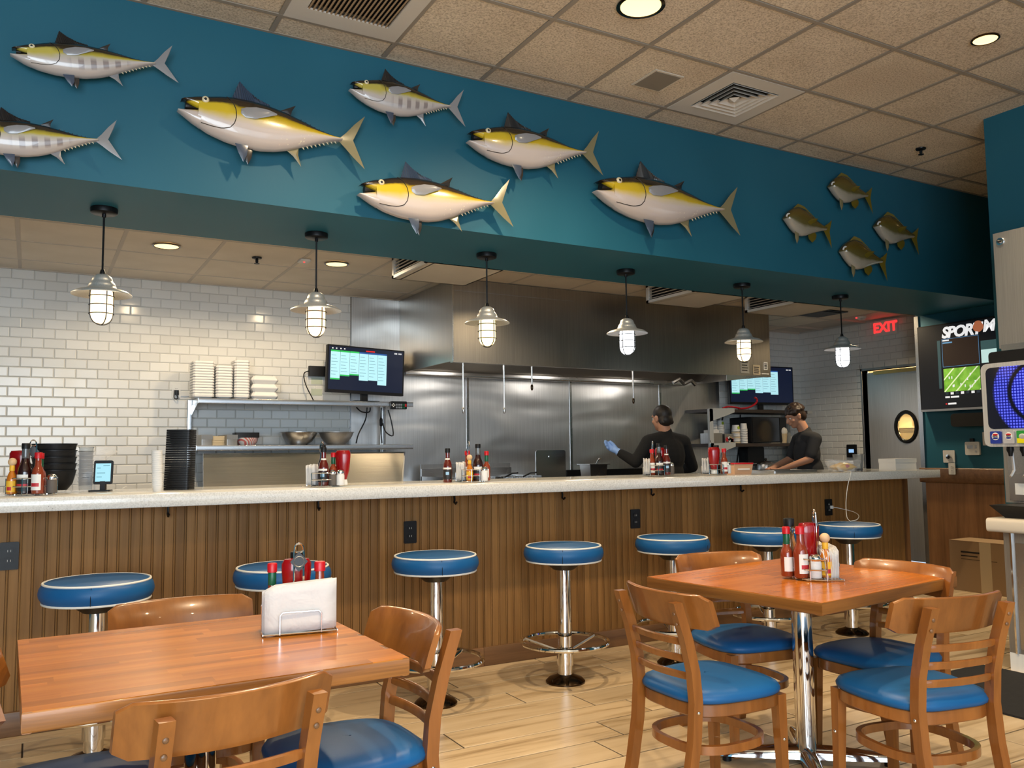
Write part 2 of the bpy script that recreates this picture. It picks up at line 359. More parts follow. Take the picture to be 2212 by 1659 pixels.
# floor: bed + planks
floor = struct('floor', MB().box(XL, XK, YR, YB, -0.12, -0.004), 'floor_grout')
PW, PL = 0.2125, 1.005
rows = {0: 2.685, 1: 2.013, 2: 1.919, 3: 2.183, 4: 2.453, 5: 1.631, 6: 2.308, 7: 2.148}
def plank_mesh(x0, x1, y0, y1):
    g = 0.0036; b = 0.0026
    mb = MB(); x0 += g; x1 -= g; y0 += g; y1 -= g
    mb.loft([[(x0, y0, -0.004), (x1, y0, -0.004), (x1, y1, -0.004), (x0, y1, -0.004)],
             [(x0, y0, -b*0.5), (x1, y0, -b*0.5), (x1, y1, -b*0.5), (x0, y1, -b*0.5)],
             [(x0+b, y0+b, 0), (x1-b, y0+b, 0), (x1-b, y1-b, 0), (x0+b, y1-b, 0)]])
    return mb
full = plank_mesh(-PL/2, PL/2, -PW/2, PW/2).mesh('plank', ['plank'], False)
rest = MB()
n_pl = 0
for r in range(-5, 34):
    y1 = 4.61 - PW*r; y0 = y1-PW
    off = rows.get(r, random.uniform(0, PL))
    k0 = math.floor((XL-off)/PL); k1 = math.ceil((XK-off)/PL)
    for k in range(k0, k1):
        a, b = off+k*PL, off+(k+1)*PL
        a2, b2 = max(a, XL), min(b, XK)
        if b2-a2 < 0.03: continue
        ymid = (y0+y1)/2; xmid = (a2+b2)/2
        vis = (0 <= r <= 12 and xmid > ymid*0.0-0.9) or (r < 0 and xmid > 6.0)
        if vis and n_pl < 160:
            n_pl += 1
            if b2-a2 > PL-1e-4: link('plank', full, floor, ((a+b)/2, ymid, 0))
            else: link('plank', plank_mesh(a2-xmid, b2-xmid, -PW/2, PW/2).mesh('plank', ['plank'], False), floor, (xmid, ymid, 0))
        elif max(YR, y0) < min(YB, y1): rest.v, rest.f, rest.m = rest.v, rest.f, rest.m; q = plank_mesh(a2, b2, max(y0, YR), min(y1, YB)); rest.add(q.v, q.f)
part(floor, 'far_planks', rest, 'plank', smooth=False, kind='stuff')

# dining ceiling: tiles laid in a metal grid
ceiling = struct('ceiling', MB().box(XL, XK, YR, YB, ZC+0.03, ZC+0.12), 'offwhite')
GX, GY = 1.0136, 4.0985
def ctile(w, d, drop=0.004, thick=0.02, e=0.012):
    mb = MB(); w -= e*2; d -= e*2
    mb.loft([[(-w/2, -d/2, thick), (w/2, -d/2, thick), (w/2, d/2, thick), (-w/2, d/2, thick)],
             [(-w/2, -d/2, 0.0), (w/2, -d/2, 0.0), (w/2, d/2, 0.0), (-w/2, d/2, 0.0)],
             [(-w/2+0.006, -d/2+0.006, -drop), (w/2-0.006, -d/2+0.006, -drop), (w/2-0.006, d/2-0.006, -drop), (-w/2+0.006, d/2-0.006, -drop)]])
    return mb
CT = ctile(T, T).mesh('tile', ['ctile'], False); CTa = ctile(T, YS0-GY).mesh('tile', ['ctile'], False)
skip = {(0, 0), (4, 0)}                         # cells taken by the return grille and the diffuser
holes = {(2, 1): 0.085, (5, 2): 0.055, (7, 0): None, (3, 0): None}
far = MB()
for i in range(-7, 12):
    x = GX+(i+0.5)*T
    link('tile', CTa, ceiling, (x, (GY+YS0)/2, ZC+0.004)) if i > -4 else None
    for j in range(0, 12):
        y = GY-(j+0.5)*T
        if (i, j) in skip or y-T/2 < YR: continue
        if j <= 5 and i > -4: link('tile', CT, ceiling, (x, y, ZC+0.004))
        else:
            q = ctile(T, T); q.xf(Matrix.Translation((x, y, ZC+0.004))); far.add(q.v, q.f)
part(ceiling, 'far_tiles', far, 'ctile', smooth=False, kind='stuff')
bar_x = MB().box(XL, XK, -0.012, 0.012, -0.006, 0.02).mesh('grid_bar', ['grid_metal'], False)
bar_y = MB().box(-0.012, 0.012, YR, YS0, -0.005, 0.02).mesh('grid_bar', ['grid_metal'], False)
for j in range(0, 12): link('grid_bar', bar_x, ceiling, (0, GY-j*T, ZC+0.002))
for i in range(-6, 12): link('grid_bar', bar_y, ceiling, (GX+i*T, 0, ZC+0.002))
part(ceiling, 'wall_angle', MB().box(XL, XK, YS0-0.018, YS0, ZC-0.004, ZC+0.02), 'grid_metal', smooth=False)

# kitchen ceiling
kceil = struct('ceiling_kitchen', MB().box(XL, XK, YS1, YB, ZK+0.02, ZK+0.08), 'kgrid')
struct('ceiling_passage', MB().box(XR+0.12, XK, 5.07, YS1+0.01, ZK, ZK+0.08), 'kgrid')
KT = ctile(T, T, 0.001, 0.012, 0.010)
KTm = KT.mesh('panel', ['kpanel'], False)
KX, KY = -0.12, 6.48
kcuts = [(0.766, 6.172), (1.975, 6.192)]
for i in range(-2, 14):
    for y0, y1 in ((YS1, KY-2*T), (KY-2*T, KY-T), (KY-T, KY), (KY, KY+T), (KY+T, YB)):
        x = KX+(i+0.5)*T; d = y1-y0
        if x+T/2 > XK+0.02: continue
        if abs(d-T) < 1e-3: link('panel', KTm, kceil, (x, (y0+y1)/2, ZK+0.003))
        elif d > 0.05: link('panel', ctile(T, d, 0.001, 0.012, 0.010).mesh('panel', ['kpanel'], False), kceil, (x, (y0+y1)/2, ZK+0.003))
kx = MB().box(XL, XK, -0.012, 0.012, 0.0, 0.02).mesh('grid_bar', ['kgrid'], False)
ky = MB().box(-0.012, 0.012, YS1, YB, 0.0005, 0.02).mesh('grid_bar', ['kgrid'], False)
for j in (-2, -1, 0, 1): link('grid_bar', kx, kceil, (0, KY+j*T, ZK))
for i in range(-4, 14): link('grid_bar', ky, kceil, (KX+i*T, 0, ZK))
part(kceil, 'wall_angle', MB().box(XL, XK, YB-0.02, YB, ZK-0.004, ZK+0.02), 'kgrid', smooth=False)

# walls
soffit = struct('wall_soffit', MB().box(XL, XR+0.12, YS0, YS1, ZS, ZC+0.03), 'teal')
struct('wall_left', MB().box(XL-0.1, XL, YR, YB, 0, ZC), 'teal')
wr = MB()
xs = [XL]+[v for w in WINS for v in w]+[5.47]
for a, b in zip(xs[::2], xs[1::2]): wr.box(a, b, YR-0.12, YR, 0, ZC)
for a, b in WINS: wr.box(a, b, YR-0.12, YR, 0, 0.3); wr.box(a, b, YR-0.12, YR, 2.9, ZC)
struct('wall_rear', wr, 'teal')
for n, (a, b) in enumerate(WINS):
    w = struct('window_%d' % (n+1), MB().box(a, b, YR-0.08, YR-0.075, 0.3, 2.9), 'glass')
    f = MB()
    for x0, x1, z0, z1 in ((a, a+0.05, 0.3, 2.9), (b-0.05, b, 0.3, 2.9), (a, b, 0.3, 0.35), (a, b, 2.85, 2.9), ((a+b)/2-0.025, (a+b)/2+0.025, 0.3, 2.9)):
        f.box(x0, x1, YR-0.1, YR-0.05, z0, z1)
    part(w, 'window_frame', f, 'black_metal', smooth=False)
# block of wall behind the drinks station, and the wall with the television
struct('wall_station', MB().box(5.47, XR, YR, 3.25, 0, ZC), 'teal')
wallr = struct('wall_right', MB().box(XR, XR+0.12, 3.25, 5.2, 0, ZC), 'teal')
struct('wall_passage', MB().box(XR+0.12, XK+0.1, 4.95, 5.07, 0, ZC), 'teal')
# back wall: bed plus glazed tiles
wallb = struct('wall_back', MB().box(XL, XK+0.1, YB, YB+0.1, 0, ZK+0.08), 'grout')
TW, TH, TG = 0.1524, 0.0755, 0.0016
def subway(w, h):
    mb = MB(); b = 0.006; w = w/2-TG; h = h/2-TG
    mb.loft([[(-w, 0, -h), (w, 0, -h), (w, 0, h), (-w, 0, h)], [(-w, -0.004, -h), (w, -0.004, -h), (w, -0.004, h), (-w, -0.004, h)],
             [(-w+b, -0.0075, -h+b), (w-b, -0.0075, -h+b), (w-b, -0.0075, h-b), (-w+b, -0.0075, h-b)]])
    return mb
ST = subway(TW, TH).mesh('tile', ['tile'], True, 25)
cells = []
def lay(x0, x1, z0, z1, xo):
    k = 0; z = z1
    out = []
    while z > z0+0.01:
        h = min(TH, z-z0); o = xo+(TW/2 if k % 2 else 0); i = math.floor((x0-o)/TW)
        while o+i*TW < x1-0.005:
            a, b = max(x0, o+i*TW), min(x1, o+(i+1)*TW); i += 1
            if b-a > 0.012 and h > 0.012: out.append((a, b, z-h, z))
        z -= TH; k += 1
    return out
left = lay(XL, 2.519, 0.0, ZK, -0.175)
left.sort(key=lambda c: (not (c[1] > -0.28 and c[2] > 1.05), c[0]))
more = MB()
for n, (a, b, z0, z1) in enumerate(left):
    if n < 300:
        me = ST if b-a > TW-1e-4 and z1-z0 > TH-1e-4 else subway(b-a, z1-z0).mesh('tile', ['tile'], True, 25)
        link('tile', me, wallb, ((a+b)/2, YB, (z0+z1)/2))
    else:
        q = subway(b-a, z1-z0); q.xf(Matrix.Translation(((a+b)/2, YB, (z0+z1)/2))); more.add(q.v, q.f)
for a, b, z0, z1 in lay(6.985, XK, 0.0, ZK, 6.99):
    q = subway(b-a, z1-z0); q.xf(Matrix.Translation(((a+b)/2, YB, (z0+z1)/2))); more.add(q.v, q.f)
part(wallb, 'far_tiles', more, 'tile', smooth=False, kind='stuff')
# kitchen side wall with the door opening
wallk = struct('wall_kitchen_right', MB().box(XK, XK+0.1, 5.07, 5.56, 0, ZK+0.08).box(XK, XK+0.1, 6.55, YB, 0, ZK+0.08).box(XK, XK+0.1, 5.56, 6.55, 2.14, ZK+0.08), 'grout')
more = MB()
for a, b, z0, z1 in lay(0, YB-6.57, 0, ZK, 0)+lay(YB-6.57, YB-5.54, 2.15, ZK, 0)+lay(YB-5.54, YB-5.07, 0, ZK, 0):
    q = subway(b-a, z1-z0); q.xf(Matrix.Translation((XK, YB-(a+b)/2, (z0+z1)/2)) @ Matrix.Rotation(R(-90), 4, 'Z')); more.add(q.v, q.f)
part(wallk, 'far_tiles', more, 'tile', smooth=False, kind='stuff')
# a lit store room behind the round window of the door
struct('wall_store', MB().box(9.6, 9.7, 4.9, 7.6, 0, 2.8).box(XK+0.1, 9.6, 4.9, 5.0, 0, 2.8).box(XK+0.1, 9.6, 7.5, 7.6, 0, 2.8).box(XK+0.1, 9.6, 5.0, 7.5, 2.7, 2.8), 'offwhite')
# stainless wall lining behind the cook line, in four sheets with cover strips
lin = thing('steel_wall_lining', 'tall brushed stainless steel sheets lining the wall behind the cooks', 'wall panel', (2.519, YB, 0))
sx = [0.0, 1.183, 2.386, 3.58, 4.465]
for a, b in zip(sx, sx[1:]):
    mb = MB(); n = 14; mm = 18
    mb.box(a+0.002, b-0.002, -0.010, -0.001, 0.0, ZK-0.005)
    part(lin, 'panel', mb, 'steel_wall', smooth=False)
for a in sx[1:-1]: part(lin, 'cover_strip', MB().box(a-0.014, a+0.014, -0.016, -0.010, 0.9, ZK-0.01), 'steel', smooth=False)
part(lin, 'edge_strip', MB().box(-0.012, 0.002, -0.012, 0, 0.0, ZK-0.005), 'steel', smooth=False)
# wainscot on the television wall
wn = thing('wainscot', 'oak plywood wainscot with a thick top rail under the television', 'wainscot', (XR, 0, 0))
for a, b in ((3.26, 4.2), (4.2, 5.17)): part(wn, 'panel', MB().box(-0.022, -0.001, a+0.002, b-0.002, 0.10, 0.92), 'wain_wood', smooth=False)
part(wn, 'top_rail', MB().rbox(-0.05, -0.001, 3.26, 5.21, 0.92, 1.055, 0.012, 'y'), 'rail_wood')
part(wn, 'base_rail', MB().box(-0.034, -0.001, 3.26, 5.18, 0.0, 0.11), 'rail_wood', smooth=False)
trim = struct('trim_1', MB().box(XR-0.012, XR+0.13, 5.2, 5.214, 0, ZS).box(XR-0.014, XR-0.001, 5.17, 5.214, 0.0, ZS), 'steel')

# kitchen door (stainless, oval window) in its frame
fr = struct('door_1', MB().box(XK-0.005, XK+0.11, 6.55, 6.62, 0, 2.21).box(XK-0.005, XK+0.11, 5.49, 5.56, 0, 2.21).box(XK-0.005, XK+0.11, 5.49, 6.62, 2.14, 2.21), 'dull_steel')
dm = MB(); oc, ow, oh = (6.04, 1.48), 0.115, 0.15
seg = 28; outer = []; inner = []
for k in range(seg):
    a = 2*math.pi*k/seg; inner.append((oc[0]+ow*math.cos(a), oc[1]+oh*math.sin(a)))
    ca, sa = math.cos(a), math.sin(a); t = min((0.48/abs(ca)) if abs(ca) > 1e-6 else 9, ((2.115-oc[1])/sa) if sa > 1e-6 else ((oc[1]-0.02)/-sa if sa < -1e-6 else 9))
    outer.append((oc[0]+t*ca, oc[1]+t*sa))
ym, yM = oc[0]-0.48, oc[0]+0.48
for xx in (XK+0.045, XK+0.085):
    o0 = len(dm.v); dm.v += [(xx, y, z) for y, z in outer]+[(xx, y, z) for y, z in inner]
    dm.f += [(o0+k, o0+(k+1) % seg, o0+seg+(k+1) % seg, o0+seg+k) for k in range(seg)]; dm.m += [0]*seg
for y, z in ((ym, 0.02), (yM, 0.02), (ym, 2.115), (yM, 2.115)):   # corners
    pass
dm.box(XK+0.046, XK+0.084, ym, ym+0.01, 0.02, 2.115); dm.box(XK+0.046, XK+0.084, yM-0.01, yM, 0.02, 2.115)
cz = sorted(outer, key=lambda p: math.atan2(p[1]-oc[1], p[0]-oc[0]))
for xx in (XK+0.0455,):
    for (cy_, cz_) in ((ym, 0.02), (yM, 0.02), (ym, 2.115), (yM, 2.115)):
        near = sorted(outer, key=lambda p: (p[0]-cy_)**2+(p[1]-cz_)**2)
        onv = [p for p in outer if abs(p[0]-cy_) < 1e-6]; onh = [p for p in outer if abs(p[1]-cz_) < 1e-6]
        if onv and onh:
            pv = min(onv, key=lambda p: abs(p[1]-cz_)); ph = min(onh, key=lambda p: abs(p[0]-cy_))
            o0 = len(dm.v); dm.v += [(xx, cy_, cz_), (xx, *pv), (xx, *ph)]; dm.f.append((o0, o0+1, o0+2)); dm.m.append(0)
part(fr, 'door_leaf', dm, 'door_steel', smooth=False)
ring = MB(); pts = [(XK+0.040, oc[0]+(ow+0.012)*math.cos(2*math.pi*k/32), oc[1]+(oh+0.012)*math.sin(2*math.pi*k/32)) for k in range(32)]
ring.tube(pts, 0.022, 6, True); part(fr, 'window_gasket', ring, 'black_plastic')
gl = MB(); gl.lathe([(0.0, 0.0), (1.0, 0.0), (1.0, 0.03), (0, 0.03)], 28)
gl.xf(Matrix.Translation((XK+0.05, oc[0], oc[1])) @ Matrix.Diagonal((1, ow, oh, 1)) @ Matrix.Rotation(R(90), 4, 'Y'))
part(fr, 'window_pane', gl, 'glass')
part(fr, 'closer_bar', MB().box(XK+0.0, XK+0.05, 5.62, 6.40, 2.085, 2.125), 'brass' if 'brass' in MATS else pm('brass', (0.75, 0.52, 0.2), 0.3, 0.9), smooth=False)
# shelves of boxes in the lit store room seen through the door window
area_light('store_room_lamp', (9.0, 6.2, 2.5), (0, 0, 0), 0.6, 0.6, 130, (1.0, 0.78, 0.42))
rk = thing('storage_rack', 'warm-lit storage rack seen through the oval door window', 'rack', (9.3, 6.3, 0))
for z in (0.9, 1.25, 1.5, 1.75, 2.05): part(rk, 'shelf', MB().box(-0.2, 0.2, -0.8, 0.8, z-0.015, z), 'kraft', smooth=False)
for y in (-0.8, 0.8):
    for x in (-0.2, 0.2): part(rk, 'post', MB().box(x-0.012, x+0.012, y-0.012, y+0.012, 0, 2.1), 'dull_steel', smooth=False)
for n, (y, z, w_, h_) in enumerate(((-0.62, 1.25, 0.2, 0.17), (-0.33, 1.25, 0.22, 0.2), (-0.05, 1.25, 0.2, 0.15), (-0.6, 1.5, 0.22, 0.17), (-0.3, 1.5, 0.2, 0.2), (0.0, 1.5, 0.24, 0.16), (0.3, 1.25, 0.22, 0.18), (0.3, 1.5, 0.2, 0.18))):
    tag(part(None, 'carton', MB().rbox(-0.15, 0.15, -w_/2, w_/2, 0, h_, 0.006), 'kraft', (9.3, 6.3+y, z)), 'kraft carton on the storage rack behind the door window', 'carton', 'cartons in the store room')
# ------------------------------------------------------------------ bar counter
YP, CE0, CE1, ZT = 4.525, 4.26, 5.03, 1.07      # front panel, top's front and back edge, top height
XE = 6.24
base = thing('bar_counter', 'long bar counter clad in brown beadboard with oak base planks', 'counter', (0, YP, 0))
part(base, 'carcass', MB().box(XL, XE, 0.012, 0.45, 0, 1.005), 'black_matte', smooth=False)
BW = 0.0506
def bead_board(h0, h1):
    # flat face, then a quirk groove, a round bead and another groove
    w = BW; g = 0.007; prof = [(0.0, 0.010), (0.0, 0.0006), (0.0012, 0.0), (w-0.0145, 0.0), (w-0.0135, g), (w-0.0122, g), (w-0.0112, 0.0010), (w-0.0080, 0.0), (w-0.0046, 0.0010), (w-0.0036, g), (w-0.0022, g), (w-0.0012, 0.0006), (w, 0.0006), (w, 0.010)]
    mb = MB(); n = len(prof)
    mb.v = [(x, y, h0) for x, y in prof]+[(x, y, h1) for x, y in prof]
    mb.f = [(i, i+1, i+1+n, i+n) for i in range(n-1)]; mb.m = [0]*(n-1)
    return mb
BB = bead_board(0.10, 1.005).mesh('board', ['panel_wood'], True, 30)
nb = int((XE-XL)/BW)
off0 = -0.1236
k0 = math.floor((-0.75-off0)/BW); leftrest = MB()
for k in range(math.floor((XL-off0)/BW)+1, int((XE-off0)/BW)):
    if k >= k0: link('board', BB, base, (off0+k*BW, 0, 0))
    else:
        q = bead_board(0.10, 1.005); q.xf(Matrix.Translation((off0+k*BW, 0, 0))); leftrest.add(q.v, q.f)
part(base, 'far_boards', leftrest, 'panel_wood', smooth=False, kind='stuff')
for a, b in ((-3.2, 0.2), (0.2, 2.336), (2.336, 4.4), (4.4, XE)): part(base, 'base_plank', MB().rbox(a+0.001, b-0.001, -0.016, 0.012, 0.0, 0.108, 0.004, 'x'), 'rail_wood', smooth=True)
part(base, 'corner_strip', MB().box(XE-0.03, XE+0.012, -0.012, 0.45, 0.0, 1.005), 'wain_wood', smooth=False)
top = MB(); b = 0.003
def rr(z, i): return [(XL+i, CE0+i, z), (XE+0.07-i, CE0+i, z), (XE+0.07-i, CE1-i, z), (XL+i, CE1-i, z)]
top.loft([rr(1.008, b), rr(1.008+b, 0), rr(ZT-b, 0), rr(ZT, b)])
single('countertop', top, 'quartz', 'long white speckled quartz countertop along the whole bar', 'countertop', smooth=True, angle=60)
# bag hooks under the overhang
def hook_mesh():
    mb = MB(); mb.tube([(0, 0, 0), (0, -0.012, -0.005), (0, -0.018, -0.03), (0, -0.014, -0.048), (0, -0.03, -0.056), (0, -0.045, -0.046)], 0.006, 6); mb.cbox((0, 0.0, -0.006), (0.022, 0.02, 0.012)); return mb
hk = hook_mesh().mesh('bag_hook', ['black_metal'])
hx = [0.59, 1.339, 2.142, 2.884, 3.584, 4.384]
hl = ['black bag hook under the counter above the leftmost stools', 'black bag hook under the counter above the second stool from the left', 'black bag hook under the counter just right of the left outlet plate',
      'black bag hook under the counter between the third and fourth stools', 'black bag hook under the counter near the middle outlet plate', 'rightmost black bag hook under the counter']
for x, l in zip(hx, hl): tag(link('bag_hook', hk, None, (x, YP-0.02, 1.0065)), l, 'hook', 'bag hooks under the bar')
# black outlet plates on the beadboard
def outlet(loc, label, rot=0.0, plate='black_plastic', group=None, s=1.0):
    t = thing('outlet', label, 'outlet', loc, rot, group)
    part(t, 'cover_plate', MB().rbox(-0.038*s, 0.038*s, -0.008, 0.0, -0.062*s, 0.062*s, 0.006, 'y'), plate)
    for dz in (-0.022, 0.022):
        o = part(t, 'socket', MB().rbox(-0.017*s, 0.017*s, -0.0105, -0.007, (dz-0.014)*s, (dz+0.014)*s, 0.006, 'y'), plate)
        part(o, 'slot', MB().box(-0.007*s, -0.005*s, -0.0115, -0.0104, (dz-0.004)*s, (dz+0.006)*s).box(0.005*s, 0.007*s, -0.0115, -0.0104, (dz-0.004)*s, (dz+0.006)*s), 'grout' if plate == 'black_plastic' else 'black_plastic', smooth=False)
    return t
for x, l in ((-0.075, 'black outlet plate on the beadboard at the far left edge'), (1.878, 'black outlet plate on the beadboard above the third stool'), (3.468, 'black outlet plate on the beadboard above the fifth stool'), (5.312, 'black outlet plate with a white cord plugged in, beside the rightmost stool')):
    outlet((x, YP-0.002, 0.80), l, 0, 'black_plastic', 'outlets in the bar front')

# ------------------------------------------------------------------ bar stools
def make_stool(label):
    t = thing('bar_stool', label, 'stool', (0, 0, 0), 0, 'blue vinyl bar stools along the counter')
    s = MB(); prof = [(0.0, 0.648), (0.17, 0.648), (0.20, 0.650), (0.205, 0.655), (0.217, 0.675), (0.220, 0.692), (0.216, 0.712), (0.205, 0.728), (0.19, 0.735), (0.12, 0.740), (0.0, 0.742)]
    s.lathe(prof, 40); seat = part(t, 'seat', s, 'vinyl', angle=60)
    for z, r in ((0.7305, 0.2035), (0.653, 0.2045)):
        p = MB(); p.tube([(r*math.cos(2*math.pi*k/40), r*math.sin(2*math.pi*k/40), z) for k in range(40)], 0.0048, 6, True); part(seat, 'piping', p, 'piping')
    p = MB(); p.tube([(0.221*math.cos(R(a)), 0.221*math.sin(R(a)), z) for a, z in ((-100, 0.658),)]+[(0.2205*math.cos(R(-100)), 0.2205*math.sin(R(-100)), 0.69), (0.207*math.cos(R(-100)), 0.207*math.sin(R(-100)), 0.727)], 0.0012, 4); part(seat, 'seam', p, 'black_plastic')
    part(t, 'swivel_plate', MB().lathe([(0.04, 0.60), (0.055, 0.602), (0.10, 0.635), (0.13, 0.648), (0.0, 0.648)], 28), 'black_metal')
    part(t, 'column', MB().lathe([(0.0385, 0.02), (0.0385, 0.605), (0.0, 0.605)], 28), 'chrome')
    part(t, 'sleeve', MB().lathe([(0.0385, 0.09), (0.045, 0.092), (0.045, 0.185), (0.0385, 0.19)], 28), 'chrome')
    rg = MB(); rg.tube([(0.235*math.cos(2*math.pi*k/40), 0.235*math.sin(2*math.pi*k/40), 0.215) for k in range(40)], 0.0115, 8, True); fr_ = part(t, 'foot_ring', rg, 'chrome')
    for a in (35, 155, 275):
        c, s_ = math.cos(R(a)), math.sin(R(a)); sp = MB(); sp.tube([(0.04*c, 0.04*s_, 0.165), (0.232*c, 0.232*s_, 0.217)], 0.0085, 6); part(fr_, 'spoke', sp, 'chrome')
    part(t, 'floor_flange', MB().lathe([(0.0, 0.0), (0.107, 0.0), (0.107, 0.008), (0.09, 0.024), (0.055, 0.036), (0.04, 0.044), (0.0, 0.044)], 36), 'bronze')
    return t
sl = ['leftmost blue vinyl bar stool, behind the left table', 'blue vinyl bar stool half hidden behind the napkin caddy on the left table', 'blue vinyl bar stool below the second black outlet plate, third from the left',
      'blue vinyl bar stool standing alone mid-floor between the two tables', 'blue vinyl bar stool behind the left chair of the right table', 'blue vinyl bar stool hidden behind the far corner of the right table', 'rightmost blue vinyl bar stool, a white cord lying on its seat']
stool = make_stool(sl[0])
for k in range(7):
    x = 0.256+0.7675*k
    if k == 0: stool.location = (x, 3.981, 0)
    else: dup(stool, (x, 3.981, 0), R(random.uniform(-60, 60)), sl[k])

# ------------------------------------------------------------------ tables
def make_table(name, label, cx, cy, rot, a, b, h, staves, tm='table_wood'):
    t = thing(name, label, 'table', (cx, cy, 0), rot, 'oak dining tables')
    core = MB().rbox(-a/2+0.001, a/2-0.001, -b/2+0.001, b/2-0.001, h-0.040, h-0.004, 0.012)
    tp = part(t, 'table_top', core, 'edge_wood')
    # edge boards
    for x0, x1, y0, y1 in ((-a/2, a/2, -b/2-0.001, -b/2+0.03), (-a/2, a/2, b/2-0.03, b/2+0.001)):
        part(tp, 'edge_board', MB().rbox(x0, x1, y0, y1, h-0.044, h-0.0005, 0.005, 'x'), 'edge_wood')
    for x0, x1 in ((-a/2-0.001, -a/2+0.02), (a/2-0.02, a/2+0.001)):
        e = MB().rbox(-b/2, b/2, -x1, -x0, h-0.044, h-0.0005, 0.005, 'x'); part(tp, 'edge_board', e, 'edge_wood', rot=(0, 0, R(90)))
    y = -b/2+0.0005; i = 0
    while y < b/2-0.005:
        w = min(random.uniform(*staves), b/2-0.0005-y)
        if b/2-(y+w) < 0.012: w = b/2-0.0005-y
        x = -a/2+0.0005-random.uniform(0, 0.35)
        while x < a/2-0.001:
            l = random.uniform(0.28, 0.6); x0, x1 = max(x, -a/2+0.0005), min(x+l, a/2-0.0005); x += l
            if x1-x0 < 0.02: continue
            st = MB().box(x0-(x0+x1)/2, x1-(x0+x1)/2, -w/2, w/2, -0.006, random.uniform(-0.0001, 0.0))
            part(tp, 'stave', st, tm, ((x0+x1)/2, y+w/2, h), smooth=False)
        y += w; i += 1
    part(t, 'pedestal', MB().lathe([(0.040, 0.05), (0.040, h-0.06), (0.0, h-0.06)], 28), 'chrome')
    part(t, 'mounting_plate', MB().box(-0.2, 0.2, -0.03, 0.03, h-0.06, h-0.042).box(-0.03, 0.03, -0.2, 0.2, h-0.06, h-0.042), 'black_metal', smooth=False)
    for ang in (45, 135, 225, 315):
        arm = MB(); rings = []
        for q, (d, w_, z1) in enumerate(((0.0, 0.034, 0.075), (0.12, 0.032, 0.070), (0.26, 0.026, 0.055), (0.33, 0.022, 0.045), (0.345, 0.016, 0.04))):
            rings.append([(d, w_*math.cos(math.pi*j/6), 0.022+(z1-0.022)*math.sin(math.pi*j/6)) for j in range(7)])
        arm.loft(rings, True, True); ar = part(t, 'base_arm', arm, 'chrome', rot=(0, 0, R(ang)))
        part(ar, 'glide', MB().lathe([(0.0, 0.0), (0.018, 0.0), (0.018, 0.02), (0.012, 0.026), (0, 0.026)], 12, (0.31, 0, 0)), 'black_plastic')
    return t
HT = 0.73
make_table('dining_table', 'square oak dining table in the left foreground with striped butcher-block top', 0.412, 2.428, R(1.3), 0.845, 0.80, HT, (0.022, 0.05))
make_table('dining_table', 'glossy orange oak dining table on a chrome pedestal at the right', 2.72, 2.47, R(7.7), 0.93, 0.80, HT, (0.05, 0.11), 'table_wood_plain')

